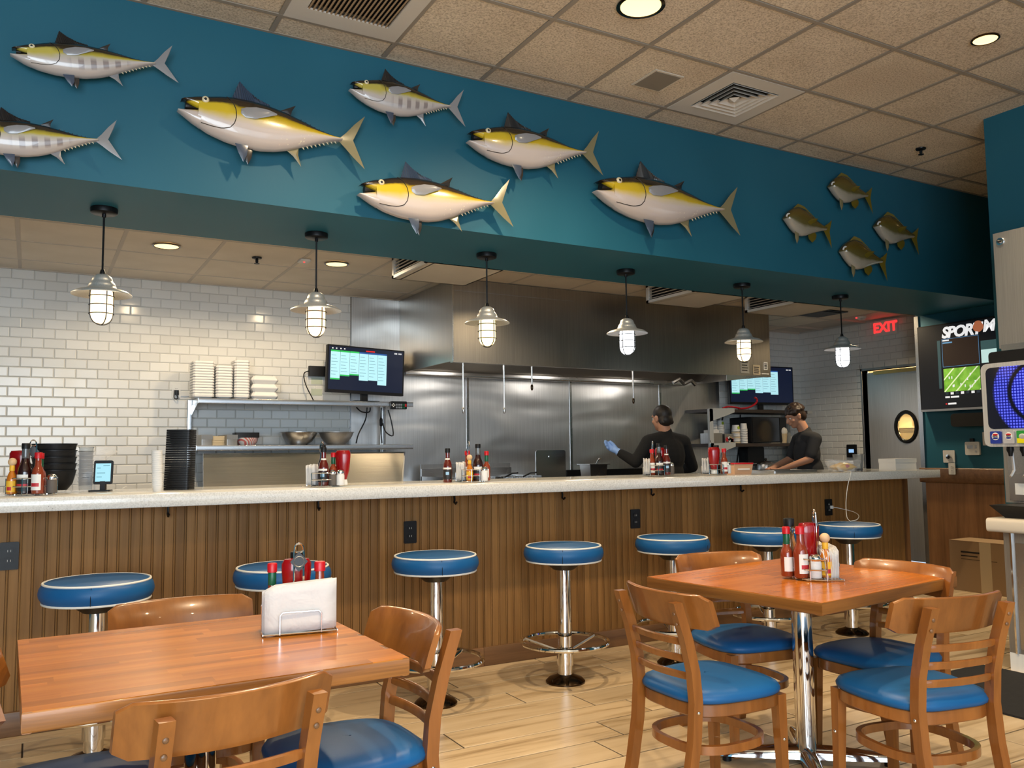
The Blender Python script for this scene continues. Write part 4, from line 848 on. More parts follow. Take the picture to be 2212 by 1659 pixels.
# ------------------------------------------------------------------ mounted fish on the soffit
def interp(tab, t):
    if t <= tab[0][0]: return tab[0][1]
    for (a, va), (b, vb) in zip(tab, tab[1:]):
        if t <= b: return va+(vb-va)*(t-a)/(b-a)
    return tab[-1][1]
def fish_skin_mat(name, kind):
    """paint of a moulded fish: 'hv' runs from belly (0) to back (1)"""
    m, nt, b = new_mat(name)
    at = nd(nt, 'ShaderNodeAttribute'); at.attribute_name = 'hv'
    tc = nd(nt, 'ShaderNodeTexCoord'); sep = nd(nt, 'ShaderNodeSeparateXYZ'); nt.links.new(tc.outputs['Object'], sep.inputs[0])
    nz = noise(nt, tc.outputs['Object'], 9, 3); ad = nd(nt, 'ShaderNodeMath', operation='MULTIPLY_ADD'); ad.inputs[1].default_value = 0.10
    sub = nd(nt, 'ShaderNodeMath', operation='SUBTRACT'); sub.inputs[1].default_value = 0.05
    nt.links.new(nz.outputs[0], ad.inputs[0]); nt.links.new(at.outputs['Fac'], sub.inputs[0]); nt.links.new(sub.outputs[0], ad.inputs[2]); h = ad.outputs[0]
    if kind == 'reef':
        st = [(0.0, (0.36, 0.33, 0.28)), (0.26, (0.30, 0.27, 0.20)), (0.38, (0.12, 0.10, 0.03)), (0.70, (0.11, 0.075, 0.012)), (1.0, (0.08, 0.05, 0.01))]
    elif kind == 'yellow':
        st = [(0.0, (0.46, 0.40, 0.37)), (0.40, (0.58, 0.50, 0.46)), (0.52, (0.60, 0.50, 0.30)), (0.60, (0.56, 0.40, 0.02)), (0.73, (0.42, 0.29, 0.012)), (0.79, (0.035, 0.022, 0.010)), (1.0, (0.012, 0.009, 0.008))]
    else:
        st = [(0.0, (0.44, 0.40, 0.38)), (0.42, (0.50, 0.45, 0.42)), (0.54, (0.48, 0.44, 0.34)), (0.62, (0.46, 0.38, 0.05)), (0.70, (0.30, 0.24, 0.03)), (0.76, (0.030, 0.022, 0.012)), (1.0, (0.010, 0.008, 0.008))]
    rp = ramp(nt, st); nt.links.new(h, rp.inputs[0]); col = rp.outputs[0]
    if kind == 'barred':     # dark bars on the flank
        wv = nd(nt, 'ShaderNodeMath', operation='SINE'); mu = nd(nt, 'ShaderNodeMath', operation='MULTIPLY'); mu.inputs[1].default_value = 72.0
        nt.links.new(sep.outputs[0], mu.inputs[0]); nt.links.new(mu.outputs[0], wv.inputs[0])
        r1 = ramp(nt, [(0.45, (0, 0, 0)), (0.65, (1, 1, 1))]); mr = nd(nt, 'ShaderNodeMapRange'); mr.inputs[1].default_value = -1; nt.links.new(wv.outputs[0], mr.inputs[0]); nt.links.new(mr.outputs[0], r1.inputs[0])
        r2 = ramp(nt, [(0.14, (0, 0, 0)), (0.24, (1, 1, 1)), (0.42, (1, 1, 1)), (0.55, (0, 0, 0))]); nt.links.new(h, r2.inputs[0])
        r3 = ramp(nt, [(0.36, (0, 0, 0)), (0.44, (1, 1, 1)), (0.74, (1, 1, 1)), (0.82, (0, 0, 0))]); nt.links.new(sep.outputs[0], r3.inputs[0])
        msk = mixc(nt, 1.0, mixc(nt, 1.0, r1.outputs[0], r2.outputs[0], 'MULTIPLY'), r3.outputs[0], 'MULTIPLY')
        col = mixc(nt, msk, col, (0.26, 0.22, 0.21))
    if kind == 'yellow':     # pale flecks towards the tail
        vo = nd(nt, 'ShaderNodeTexVoronoi'); vo.inputs['Scale'].default_value = 46; nt.links.new(tc.outputs['Object'], vo.inputs['Vector'])
        r1 = ramp(nt, [(0.0, (1, 1, 1)), (0.16, (1, 1, 1)), (0.24, (0, 0, 0))]); nt.links.new(vo.outputs['Distance'], r1.inputs[0])
        r2 = ramp(nt, [(0.05, (0, 0, 0)), (0.10, (1, 1, 1)), (0.36, (1, 1, 1)), (0.44, (0, 0, 0))]); nt.links.new(h, r2.inputs[0])
        r3 = ramp(nt, [(0.56, (0, 0, 0)), (0.66, (1, 1, 1))]); nt.links.new(sep.outputs[0], r3.inputs[0])
        msk = mixc(nt, 1.0, mixc(nt, 1.0, r1.outputs[0], r2.outputs[0], 'MULTIPLY'), r3.outputs[0], 'MULTIPLY')
        col = mixc(nt, msk, col, (0.72, 0.66, 0.50))
    if kind != 'reef':       # yellow cheek on the upper half of the head
        r1 = ramp(nt, [(0.10, (1, 1, 1)), (0.26, (1, 1, 1)), (0.33, (0, 0, 0))]); nt.links.new(sep.outputs[0], r1.inputs[0])
        r2 = ramp(nt, [(0.36, (0, 0, 0)), (0.58, (1, 1, 1)), (0.76, (1, 1, 1)), (0.82, (0, 0, 0))]); nt.links.new(h, r2.inputs[0])
        msk = mixc(nt, 1.0, r1.outputs[0], r2.outputs[0], 'MULTIPLY'); col = mixc(nt, msk, col, (0.58, 0.42, 0.02) if kind == 'yellow' else (0.50, 0.42, 0.08))
    nt.links.new(col, b.inputs['Base Color']); b.inputs['Roughness'].default_value = 0.22; b.inputs['Coat Weight'].default_value = 0.5
    MATS[name] = m; return m
for k_ in ('yellow', 'barred', 'reef'): fish_skin_mat('fish_'+k_, k_)
pm('fin_dark', (0.030, 0.026, 0.024), 0.25, coat=0.5); pm('fin_grey', (0.24, 0.24, 0.25), 0.25, coat=0.5); pm('fin_olive', (0.22, 0.19, 0.10), 0.25, coat=0.5); pm('fin_blue', (0.05, 0.07, 0.11), 0.25, coat=0.5)
pm('mouth_black', (0.004, 0.004, 0.004), 0.5); pm('eye_gold', (0.70, 0.62, 0.42), 0.2, coat=0.6); pm('finlet', (0.66, 0.60, 0.42), 0.35); pm('fin_reef', (0.14, 0.105, 0.012), 0.3, coat=0.3)
TOP = [(0.0, 0.034), (0.017, 0.046), (0.083, 0.072), (0.154, 0.091), (0.23, 0.110), (0.301, 0.121), (0.404, 0.124), (0.508, 0.117), (0.615, 0.099), (0.724, 0.068), (0.836, 0.032), (0.927, 0.012), (1.0, 0.006)]
BOT = [(-0.013, -0.030), (0.02, -0.055), (0.068, -0.088), (0.167, -0.139), (0.268, -0.168), (0.369, -0.183), (0.482, -0.184), (0.576, -0.169), (0.669, -0.139), (0.733, -0.110), (0.84, -0.063), (0.928, -0.027), (1.0, -0.008)]
def section(x, lo, hi, w, n=16):
    c, h = (lo+hi)/2, (hi-lo)/2; out = []
    for k in range(n):
        a = 2*math.pi*k/n; sy = math.cos(a); out.append((x, -w*math.copysign(abs(sy)**0.8, sy), c+h*math.sin(a)))
    return out
def fin(poly, th=0.012, y=0.0):
    mb = MB(); cx = sum(p[0] for p in poly)/len(poly); cz = sum(p[1] for p in poly)/len(poly); n = len(poly)
    mb.v = [(x, y-0.002, z) for x, z in poly]+[(cx, y-th, cz), (cx, y+th*0.6, cz)]
    for i in range(n): j = (i+1) % n; mb.f += [(i, j, n), (j, i, n+1)]; mb.m += [0, 0]
    return mb
def ray_fin(outer, inner, th=0.010, y=0.0, ribs=1):
    """fin as a rib-pleated strip between two polylines"""
    mb = MB(); n = len(outer)
    for i in range(n-1):
        for q in range(4):
            def L(a, b, t): return (a[0]+(b[0]-a[0])*t, a[1]+(b[1]-a[1])*t)
            t0, t1 = q/4, (q+1)/4; o0, o1 = L(outer[i], outer[i+1], t0), L(outer[i], outer[i+1], t1); i0, i1 = L(inner[i], inner[i+1], t0), L(inner[i], inner[i+1], t1)
            om, im = L(o0, o1, 0.5), L(i0, i1, 0.5)
            mb.add([(o0[0], y-0.003, o0[1]), (om[0], y-th, om[1]), (o1[0], y-0.003, o1[1]), (i0[0], y-0.004, i0[1]), (im[0], y-th*1.3, im[1]), (i1[0], y-0.004, i1[1]),
                    (o0[0], y, o0[1]), (o1[0], y, o1[1]), (i0[0], y, i0[1]), (i1[0], y, i1[1])],
                   [(0, 1, 4, 3), (1, 2, 5, 4), (6, 8, 9, 7), (0, 6, 7, 2, 1), (3, 4, 5, 9, 8), (0, 3, 8, 6), (2, 7, 9, 5)])
    return mb
def resample(pl, n):
    d = [0.0]
    for a, b in zip(pl, pl[1:]): d.append(d[-1]+math.hypot(b[0]-a[0], b[1]-a[1]))
    out = []
    for k in range(n):
        s = d[-1]*k/(n-1); j = max(i for i in range(len(d)) if d[i] <= s+1e-9); j = min(j, len(pl)-2); t = (s-d[j])/max(d[j+1]-d[j], 1e-9)
        out.append((pl[j][0]+(pl[j+1][0]-pl[j][0])*t, pl[j][1]+(pl[j+1][1]-pl[j][1])*t))
    return out
def make_tuna(label, kind, gape, fincol, group='mounted tuna on the soffit'):
    t = thing('mounted_tuna', label, 'fish', (0, 0, 0), 0, group)
    mc = 0.105                                # mouth corner
    up = lambda x: 0.046-(0.052)*((x-0.0)/mc)*1.0     # upper lip line
    lo = lambda x: -0.028*gape-0.006*(1-gape)+0.0*x+(-0.004-(-0.028*gape-0.006*(1-gape)))*max(0, min(1, (x+0.013)/(mc+0.013)))
    wid = lambda x: 0.082*max(0.0, math.sin(math.pi*min(1, (x+0.06)*0.80)**0.75))**0.8+0.006
    body = MB(); hv = []
    def put(rings):
        n0 = len(body.v); body.loft(rings); return n0
    # trunk
    xs_ = [mc-0.005+(1-mc+0.005)*(k/34)**0.95 for k in range(35)]
    put([section(x, interp(BOT, x), interp(TOP, x), wid(x)) for x in xs_])
    k0 = len(body.v)
    # upper and lower jaw
    put([section(x, min(up(x), interp(TOP, x)-0.004), interp(TOP, x), wid(x)*0.92) for x in (0.004, 0.02, 0.04, 0.06, 0.08, 0.10, mc+0.012)])
    bl = [-0.012, 0.01, 0.03, 0.05, 0.07, 0.09, mc+0.012]
    put([section(x, min(interp(BOT, x)+ (1-gape)*0.018*max(0, 1-x/0.1), lo(x)-0.006), lo(x), wid(x)*0.92) for x in bl])
    for v in body.v: hv.append(max(0, min(1, (v[2]-interp(BOT, v[0]))/max(0.004, interp(TOP, v[0])-interp(BOT, v[0])))))
    me = body.mesh('body', ['fish_'+kind], True, 60, merge=False)
    bm = bmesh.new(); bm.from_mesh(me); bmesh.ops.recalc_face_normals(bm, faces=bm.faces); bm.to_mesh(me); bm.free()
    at = me.attributes.new('hv', 'FLOAT', 'POINT'); at.data.foreach_set('value', hv)
    bo = link('body', me, t)
    mo = MB(); mo.loft([section(x, lo(x)+0.001, up(x)-0.001, wid(x)*0.6, 10) for x in (0.03, 0.06, mc)]); part(bo, 'mouth', mo, 'mouth_black')
    ey = MB(); ey.lathe([(0.0, -0.010), (0.010, -0.0095), (0.017, -0.006), (0.019, 0.0)], 18); ey.xf(Matrix.Translation((0.137, -wid(0.137)*0.80, 0.053)) @ Matrix.Rotation(R(-90), 4, 'X') @ Matrix.Scale(-1, 4, (0, 0, 1)) @ Matrix.Scale(-1, 4, (0, 0, 1)))
    e = part(t, 'eye', MB().ball((0.137, -wid(0.137)*0.78, 0.053), 0.022, 14, 10, (1, 0.7, 1)), 'eye_gold')
    part(e, 'pupil', MB().ball((0.136, -wid(0.137)*0.78-0.0088, 0.053), 0.0115, 10, 8, (1, 0.7, 1)), 'mouth_black')
    gp = [(0.262, 0.108), (0.290, 0.075), (0.312, 0.025), (0.318, -0.02), (0.308, -0.065), (0.285, -0.095), (0.24, -0.108), (0.18, -0.104), (0.12, -0.092)]
    def onskin(x, z):
        a, b_ = interp(BOT, x), interp(TOP, x); c, h = (a+b_)/2, (b_-a)/2; q = max(-0.98, min(0.98, (z-c)/h)); return -wid(x)*(1-q*q)**0.4
    gm = MB(); gm.tube([(x, onskin(x, z)-0.0005, z) for x, z in resample(gp, 22)], 0.0026, 5); part(bo, 'gill_line', gm, 'fin_dark')
    df = [(0.296, 0.118), (0.336, 0.236), (0.385, 0.190), (0.45, 0.150), (0.528, 0.126)]; di = [(0.296, 0.112), (0.36, 0.118), (0.42, 0.117), (0.48, 0.114), (0.525, 0.108)]
    part(t, 'dorsal_fin', ray_fin(df, di), fincol)
    part(t, 'second_dorsal_fin', fin([(0.585, 0.100), (0.640, 0.132), (0.692, 0.162), (0.668, 0.118), (0.664, 0.085)]), 'fin_dark')
    part(t, 'anal_fin', fin([(0.642, -0.140), (0.690, -0.172), (0.745, -0.232), (0.722, -0.160), (0.722, -0.112)]), 'fin_olive' if kind == 'yellow' else 'fin_grey')
    for dx, dy in ((0.0, -0.045), (0.035, -0.005)):
        part(t, 'pelvic_fin', fin([(0.322+dx, -0.176), (0.348+dx, -0.235), (0.378+dx, -0.285), (0.398+dx, -0.235), (0.402+dx, -0.178)], 0.012, dy), 'fin_blue' if dx == 0 else 'fin_dark')
    pf = MB(); rings = []
    for x, z0, z1, yy in ((0.342, 0.004, 0.034, 0.0), (0.37, -0.018, 0.046, 0.010), (0.43, -0.016, 0.058, 0.020), (0.50, 0.012, 0.058, 0.028), (0.555, 0.034, 0.044, 0.034)):
        yb_ = onskin(x, (z0+z1)/2)-yy*0.8; rings.append([(x, yb_, z0), (x, yb_-0.008, (z0+z1)/2), (x, yb_, z1), (x, yb_+0.004, (z0+z1)/2)])
    pf.loft(rings); part(t, 'pectoral_fin', pf, 'fin_grey')
    part(t, 'tail_fin', fin([(0.985, 0.008), (1.03, 0.055), (1.085, 0.125), (1.155, 0.198), (1.120, 0.105), (1.075, 0.012), (1.112, -0.070), (1.168, -0.165), (1.085, -0.100), (1.03, -0.05), (0.985, -0.012)], 0.016), 'fin_olive' if kind == 'yellow' else 'fin_grey')
    fl = MB()
    for k in range(9):
        x = 0.745+0.026*k; z = interp(BOT, x); q = fin([(x-0.009, z+0.006), (x+0.014, z-0.013), (x+0.012, z+0.003)], 0.006); fl.add(q.v, q.f)
        z = interp(TOP, x)
    part(t, 'belly_finlets', fl, 'finlet'); fl = MB()
    for k in range(8):
        x = 0.72+0.03*k; z = interp(TOP, x); q = fin([(x-0.009, z-0.004), (x+0.014, z+0.011), (x+0.012, z-0.003)], 0.006); fl.add(q.v, q.f)
    part(t, 'back_finlets', fl, 'fin_dark')
    return t
def place_fish(t, nose, fork, hs, y=4.222):
    dx, dz = fork[0]-nose[0], fork[1]-nose[1]; L = math.hypot(dx, dz)
    t.location = (nose[0], y, nose[1]); t.rotation_euler = (0, -math.atan2(dz, dx), 0); t.scale = (L, L*0.9, L*hs); return t
F = [('small-mouthed barred tuna at the upper left of the soffit, all in frame', 'barred', 0.35, 'fin_dark', (-0.13, 3.020), (0.453, 3.098), 0.86),
     ('barred tuna cut off by the left edge of the photo', 'barred', 0.35, 'fin_dark', (-0.337, 2.628), (0.221, 2.686), 0.92),
     ('large bright yellow tuna with a wide open mouth, third from the left', 'yellow', 1.0, 'fin_blue', (0.569, 2.918), (1.368, 2.888), 1.0),
     ('smallest barred tuna, high up in the middle of the soffit', 'barred', 0.8, 'fin_dark', (1.417, 3.186), (1.998, 3.191), 1.03),
     ('yellow-backed tuna just above the lowest one, open mouth', 'yellow', 1.0, 'fin_dark', (2.116, 3.033), (2.910, 3.077), 0.98),
     ('lowest tuna, its tail tip touching the fin of the fish above', 'yellow', 1.0, 'fin_blue', (1.470, 2.635), (2.264, 2.672), 0.98),
     ('rightmost and longest tuna on the soffit, dark tail', 'yellow', 1.0, 'fin_dark', (2.995, 2.875), (4.023, 2.866), 0.92)]
for l, kd, gp_, fc, n_, f_, hs in F: place_fish(make_tuna(l, kd, gp_, fc), n_, f_, hs)

RT = [(0.0, 0.0), (0.05, 0.095), (0.12, 0.155), (0.25, 0.215), (0.38, 0.20), (0.52, 0.13), (0.66, 0.055), (0.80, 0.0), (0.90, -0.02)]
RB_ = [(0.0, -0.06), (0.05, -0.13), (0.12, -0.20), (0.22, -0.27), (0.33, -0.30), (0.45, -0.27), (0.55, -0.22), (0.66, -0.17), (0.80, -0.115), (0.90, -0.085)]
def make_reef(label):
    t = thing('mounted_reef_fish', label, 'fish', (0, 0, 0), 0, 'small olive fish at the right end of the soffit')
    wid = lambda x: 0.11*max(0.0, math.sin(math.pi*min(1, (x+0.10)*0.86)**0.7))**0.8+0.01
    body = MB(); xs_ = [0.9*k/26 for k in range(27)]; body.loft([section(x, interp(RB_, x), interp(RT, x), wid(x)) for x in xs_])
    hv = [max(0, min(1, (v[2]-interp(RB_, v[0]))/max(0.004, interp(RT, v[0])-interp(RB_, v[0])))) for v in body.v]
    me = body.mesh('body', ['fish_reef'], True, 60, merge=False); bm = bmesh.new(); bm.from_mesh(me); bmesh.ops.recalc_face_normals(bm, faces=bm.faces); bm.to_mesh(me); bm.free()
    at = me.attributes.new('hv', 'FLOAT', 'POINT'); at.data.foreach_set('value', hv); bo = link('body', me, t)
    lp = MB(); lp.tube([(0.02+0.055*math.cos(R(a)), -0.055, -0.035+0.062*math.sin(R(a))) for a in range(0, 190, 15)], 0.014, 8); part(bo, 'upper_lip', lp, 'label_white')
    part(bo, 'lower_lip', MB().ball((0.03, -0.06, -0.05), 0.022, 10, 8, (1.3, 1, 0.7)), 'eye_white')
    part(t, 'eye', MB().ball((0.15, -0.085, 0.05), 0.014, 10, 8, (1, 0.7, 1)), 'mouth_black')
    part(t, 'dorsal_fin', ray_fin([(0.14, 0.15), (0.26, 0.27), (0.40, 0.25), (0.55, 0.16), (0.70, 0.07)], [(0.14, 0.14), (0.26, 0.205), (0.40, 0.185), (0.54, 0.11), (0.68, 0.04)], 0.02), 'fin_reef')
    part(t, 'tail_fin', fin([(0.86, -0.015), (0.95, 0.04), (1.06, 0.14), (1.03, 0.02), (1.0, -0.08), (1.03, -0.22), (1.06, -0.38), (0.97, -0.24), (0.86, -0.09)], 0.025), 'fin_reef')
    part(t, 'anal_fin', fin([(0.50, -0.25), (0.52, -0.31), (0.60, -0.36), (0.68, -0.28), (0.70, -0.21), (0.66, -0.16)], 0.02), 'fin_reef')
    part(t, 'pelvic_fin', fin([(0.17, -0.24), (0.18, -0.36), (0.22, -0.46), (0.26, -0.38), (0.26, -0.27)], 0.02, -0.03), 'fin_olive')
    part(t, 'pectoral_fin', fin([(0.36, -0.06), (0.48, 0.02), (0.62, 0.05), (0.56, -0.02), (0.44, -0.10)], 0.02, -0.115), 'fin_reef')
    return t
for l, n_, f_ in (('small olive fish highest of the four at the right end', (5.144, 3.215), (5.585, 3.205)), ('small olive fish leftmost of the four at the right end', (4.658, 2.912), (5.109, 2.885)),
                  ('small olive fish rightmost of the four, almost lost in shadow', (5.645, 2.975), (6.126, 2.95)), ('small olive fish lowest of the four at the right end', (5.24, 2.735), (5.724, 2.705))):
    place_fish(make_reef(l), n_, f_, 0.92, 4.235)
# ------------------------------------------------------------------ bottles, shakers, napkins, caddies
BOT_CACHE = {}
def bottle_parts(kind):
    """list of (name, mesh, sub-parts)"""
    if kind in BOT_CACHE: return BOT_CACHE[kind]
    P = []
    def A(name, prof, m, seg=16, sx=1, sy=1): P.append((name, MB().lathe(prof, seg, (0, 0, 0), sx, sy).mesh(name, [m], True, 50)))
    def label(z0, z1, r, m, a0=-1.9, a1=-0.2, sy=1.0):
        mb = MB(); n = 10; rings = []
        for z in (z0, z1): rings.append([(r*math.cos(a0+(a1-a0)*k/n), sy*r*math.sin(a0+(a1-a0)*k/n), z) for k in range(n+1)])
        mb.loft(rings, False, False); P.append(('label', mb.mesh('label', [m], True, 80, merge=False)))
    if kind == 'green_neck':
        A('bottle', [(0, 0), (0.021, 0), (0.0225, 0.004), (0.0225, 0.078), (0.019, 0.092), (0.0115, 0.104), (0.0105, 0.118), (0.0105, 0.150), (0, 0.150)], 'sauce_red')
        A('neck_wrap', [(0.0112, 0.112), (0.0115, 0.113), (0.0115, 0.147), (0.0112, 0.148)], 'green_wrap'); A('cap', [(0, 0.148), (0.0135, 0.148), (0.0138, 0.170), (0.012, 0.173), (0, 0.173)], 'red_cap')
        label(0.018, 0.068, 0.0230, 'label_white', -2.3, -0.9)
    elif kind == 'red_cap':
        A('bottle', [(0, 0), (0.0235, 0), (0.025, 0.004), (0.025, 0.085), (0.021, 0.102), (0.013, 0.120), (0.012, 0.155), (0, 0.155)], 'sauce_red')
        A('cap', [(0, 0.150), (0.0155, 0.150), (0.0158, 0.172), (0.014, 0.176), (0, 0.176)], 'red_cap'); label(0.015, 0.082, 0.0256, 'label_white', -2.6, -0.6); label(0.03, 0.045, 0.0259, 'label_red', -2.3, -0.9)
    elif kind == 'wood_cap':
        A('bottle', [(0, 0), (0.019, 0), (0.0205, 0.004), (0.0205, 0.060), (0.017, 0.078), (0.0095, 0.095), (0.0095, 0.122), (0, 0.122)], 'sauce_orange')
        A('neck_band', [(0.0102, 0.098), (0.0105, 0.099), (0.0105, 0.120), (0.0102, 0.121)], 'label_yellow'); P.append(('cap', MB().ball((0, 0, 0.136), 0.0175, 14, 10).mesh('cap', ['wood_ball'])))
        label(0.008, 0.055, 0.0211, 'label_yellow', -2.7, -0.4); label(0.015, 0.03, 0.0213, 'label_red', -2.0, -1.1)
    elif kind == 'tall_dark':
        A('bottle', [(0, 0), (0.029, 0), (0.031, 0.005), (0.031, 0.085), (0.028, 0.11), (0.018, 0.135), (0.0145, 0.155), (0.0145, 0.195), (0, 0.195)], 'sauce_dark')
        A('neck_glass', [(0.0150, 0.150), (0.0152, 0.151), (0.0152, 0.192), (0.0150, 0.193)], 'clear_plastic'); A('cap', [(0, 0.192), (0.0165, 0.192), (0.017, 0.212), (0.015, 0.216), (0, 0.216)], 'black_plastic')
        label(0.012, 0.060, 0.0316, 'label_black', -2.7, -0.4); label(0.062, 0.082, 0.0317, 'label_white', -2.4, -0.7); label(0.030, 0.042, 0.0319, 'label_red', -2.3, -0.8)
    elif kind == 'maroon':
        A('bottle', [(0, 0), (0.026, 0), (0.0275, 0.005), (0.0275, 0.09), (0.024, 0.112), (0.0145, 0.135), (0.0125, 0.150), (0.0125, 0.180), (0, 0.180)], 'sauce_maroon')
        A('neck_band', [(0.0150, 0.128), (0.0153, 0.130), (0.0138, 0.142), (0.0135, 0.143)], 'label_white'); A('cap', [(0, 0.176), (0.0155, 0.176), (0.016, 0.198), (0.014, 0.202), (0, 0.202)], 'black_plastic')
        label(0.018, 0.075, 0.0281, 'label_black', -2.7, -0.5); label(0.045, 0.062, 0.0283, 'label_blue', -1.9, -1.2); label(0.078, 0.088, 0.0282, 'label_white', -2.6, -0.6)
    elif kind == 'ketchup':
        A('bottle', [(0, 0.028), (0.020, 0.028), (0.026, 0.045), (0.034, 0.075), (0.038, 0.115), (0.041, 0.150), (0.041, 0.172), (0.034, 0.184), (0, 0.187)], 'red_gloss', 20, 1.0, 0.62)
        A('cap', [(0, 0), (0.026, 0), (0.027, 0.006), (0.023, 0.028), (0, 0.029)], 'white_plastic', 18, 1.0, 0.8)
        mb = MB().rbox(-0.024, 0.024, -0.0258, -0.0246, 0.060, 0.150, 0.010, 'y'); mb.xf(Matrix.Translation((0, 0.026, 0)) @ Matrix.Rotation(R(-7), 4, 'X') @ Matrix.Translation((0, -0.0165, -0.002)) ); P.append(('label', mb.mesh('label', ['label_white'])))
        for q in range(4):
            mb = MB().box(-0.018, 0.018-0.006*(q % 2), -0.0266, -0.0260, 0.128-0.016*q, 0.133-0.016*q); mb.xf(Matrix.Translation((0, 0.026, 0)) @ Matrix.Rotation(R(-7), 4, 'X') @ Matrix.Translation((0, -0.0165, -0.002))); P.append(('label_print', mb.mesh('label_print', ['label_red' if q == 1 else 'tag_metal'], False)))
    elif kind == 'shaker' or kind == 'pepper_shaker':
        A('jar', [(0, 0), (0.020, 0), (0.0215, 0.004), (0.0215, 0.050), (0.018, 0.060), (0, 0.060)], 'salt' if kind == 'shaker' else 'pepper')
        A('lid', [(0.0185, 0.058), (0.0195, 0.060), (0.0195, 0.072), (0.013, 0.080), (0, 0.083)], 'chrome')
    elif kind == 'pepper_jar':
        A('jar', [(0, 0), (0.023, 0), (0.0245, 0.005), (0.0245, 0.105), (0.020, 0.125), (0.0165, 0.138), (0.0165, 0.172), (0, 0.172)], 'glass', 18)
        A('pepper', [(0, 0.004), (0.0215, 0.004), (0.0215, 0.062), (0, 0.062)], 'pepper', 14); A('cap', [(0, 0.170), (0.0185, 0.170), (0.019, 0.196), (0.017, 0.199), (0, 0.199)], 'black_plastic')
    BOT_CACHE[kind] = P; return P
BNAME = {'green_neck': 'hot_sauce_bottle', 'red_cap': 'hot_sauce_bottle', 'wood_cap': 'hot_sauce_bottle', 'tall_dark': 'sauce_bottle', 'maroon': 'sauce_bottle', 'ketchup': 'ketchup_bottle', 'shaker': 'salt_shaker', 'pepper_shaker': 'pepper_shaker', 'pepper_jar': 'pepper_grinder'}
BDESC = {'green_neck': 'red-capped hot sauce bottle with a green neck wrap', 'red_cap': 'red-capped hot sauce bottle with a white label', 'wood_cap': 'orange hot sauce bottle with a round wooden cap', 'tall_dark': 'tall dark sauce bottle with a black cap',
         'maroon': 'maroon steak sauce bottle with a black cap', 'ketchup': 'upside-down red ketchup bottle', 'shaker': 'small salt shaker', 'pepper_shaker': 'small pepper shaker', 'pepper_jar': 'glass pepper grinder with a black cap'}
BCAT = {'ketchup': 'ketchup', 'shaker': 'shaker', 'pepper_shaker': 'shaker', 'pepper_jar': 'grinder'}
def bottle(kind, loc, rotz, label, group=None, s=1.0):
    t = thing(BNAME[kind], label, BCAT.get(kind, 'bottle'), loc, rotz, group); t.scale = (s, s, s)
    for n, me in bottle_parts(kind): link(n, me, t)
    return t
def wire_meshes():
    r = 0.0026; out = []
    def arc(z, rr=0.098, y0=-0.004): return [(rr*math.cos(math.pi*k/16), y0+rr*0.92*math.sin(math.pi*k/16), z) for k in range(17)]
    mb = MB()
    for z in (0.006, 0.040, 0.075): mb.tube(arc(z), r, 6)
    for z in (0.006, 0.040, 0.075): mb.tube([(-0.098, -0.004, z), (0.098, -0.004, z)], r, 6)
    for a in (0, 35, 70, 82, 98, 110, 145, 180):
        c, s_ = 0.098*math.cos(R(a)), -0.004+0.09*math.sin(R(a)); mb.tube([(c, s_, 0.003), (c, s_, 0.077)], r, 6)
    for x in (-0.06, -0.02, 0.02, 0.06): mb.tube([(x, -0.062, 0.006), (x, 0.07, 0.006)], r, 6)
    out.append(('basket', mb.mesh('basket', ['chrome'])))
    mb = MB(); mb.tube([(-0.055, -0.010, 0.004), (-0.055, -0.010, 0.07)], r, 6); mb.tube([(-0.055, -0.062, 0.004), (-0.055, -0.064, 0.055), (-0.048, -0.064, 0.063), (0.048, -0.064, 0.063), (0.055, -0.064, 0.055), (0.055, -0.062, 0.004)], r, 6)
    mb.tube([(-0.098, -0.062, 0.006), (0.098, -0.062, 0.006)], r, 6); mb.tube([(-0.098, -0.004, 0.006), (-0.098, -0.062, 0.006)], r, 6); mb.tube([(0.098, -0.004, 0.006), (0.098, -0.062, 0.006)], r, 6)
    out.append(('napkin_holder', mb.mesh('napkin_holder', ['chrome'])))
    mb = MB(); mb.tube([(-0.013, -0.004, 0.004), (-0.013, -0.004, 0.215), (-0.011, -0.004, 0.230), (-0.006, -0.004, 0.238), (0, -0.004, 0.241), (0.006, -0.004, 0.238), (0.011, -0.004, 0.230), (0.013, -0.004, 0.215), (0.013, -0.004, 0.004)], r*1.1, 6)
    mb.tube([(0.0125*math.cos(2*math.pi*k/16), -0.004, 0.226+0.0125*math.sin(2*math.pi*k/16)) for k in range(16)], r*0.8, 6, True)
    out.append(('handle', mb.mesh('handle', ['chrome'])))
    mb = MB().prism([(0.162, 0), (0.190, -0.024), (0.218, 0), (0.190, 0.024)][::-1], 'y', -0.0095, -0.006); out.append(('tag', mb.mesh('tag', ['tag_metal'], False)))
    return out
WM = wire_meshes()
def tag_ring():
    mb = MB(); mb.tube([(0.014*math.cos(2*math.pi*k/20), -0.0096, 0.190+0.014*math.sin(2*math.pi*k/20)) for k in range(20)], 0.0013, 5, True); return mb.mesh('tag_emblem', ['dull_steel'])
TR_ = tag_ring()
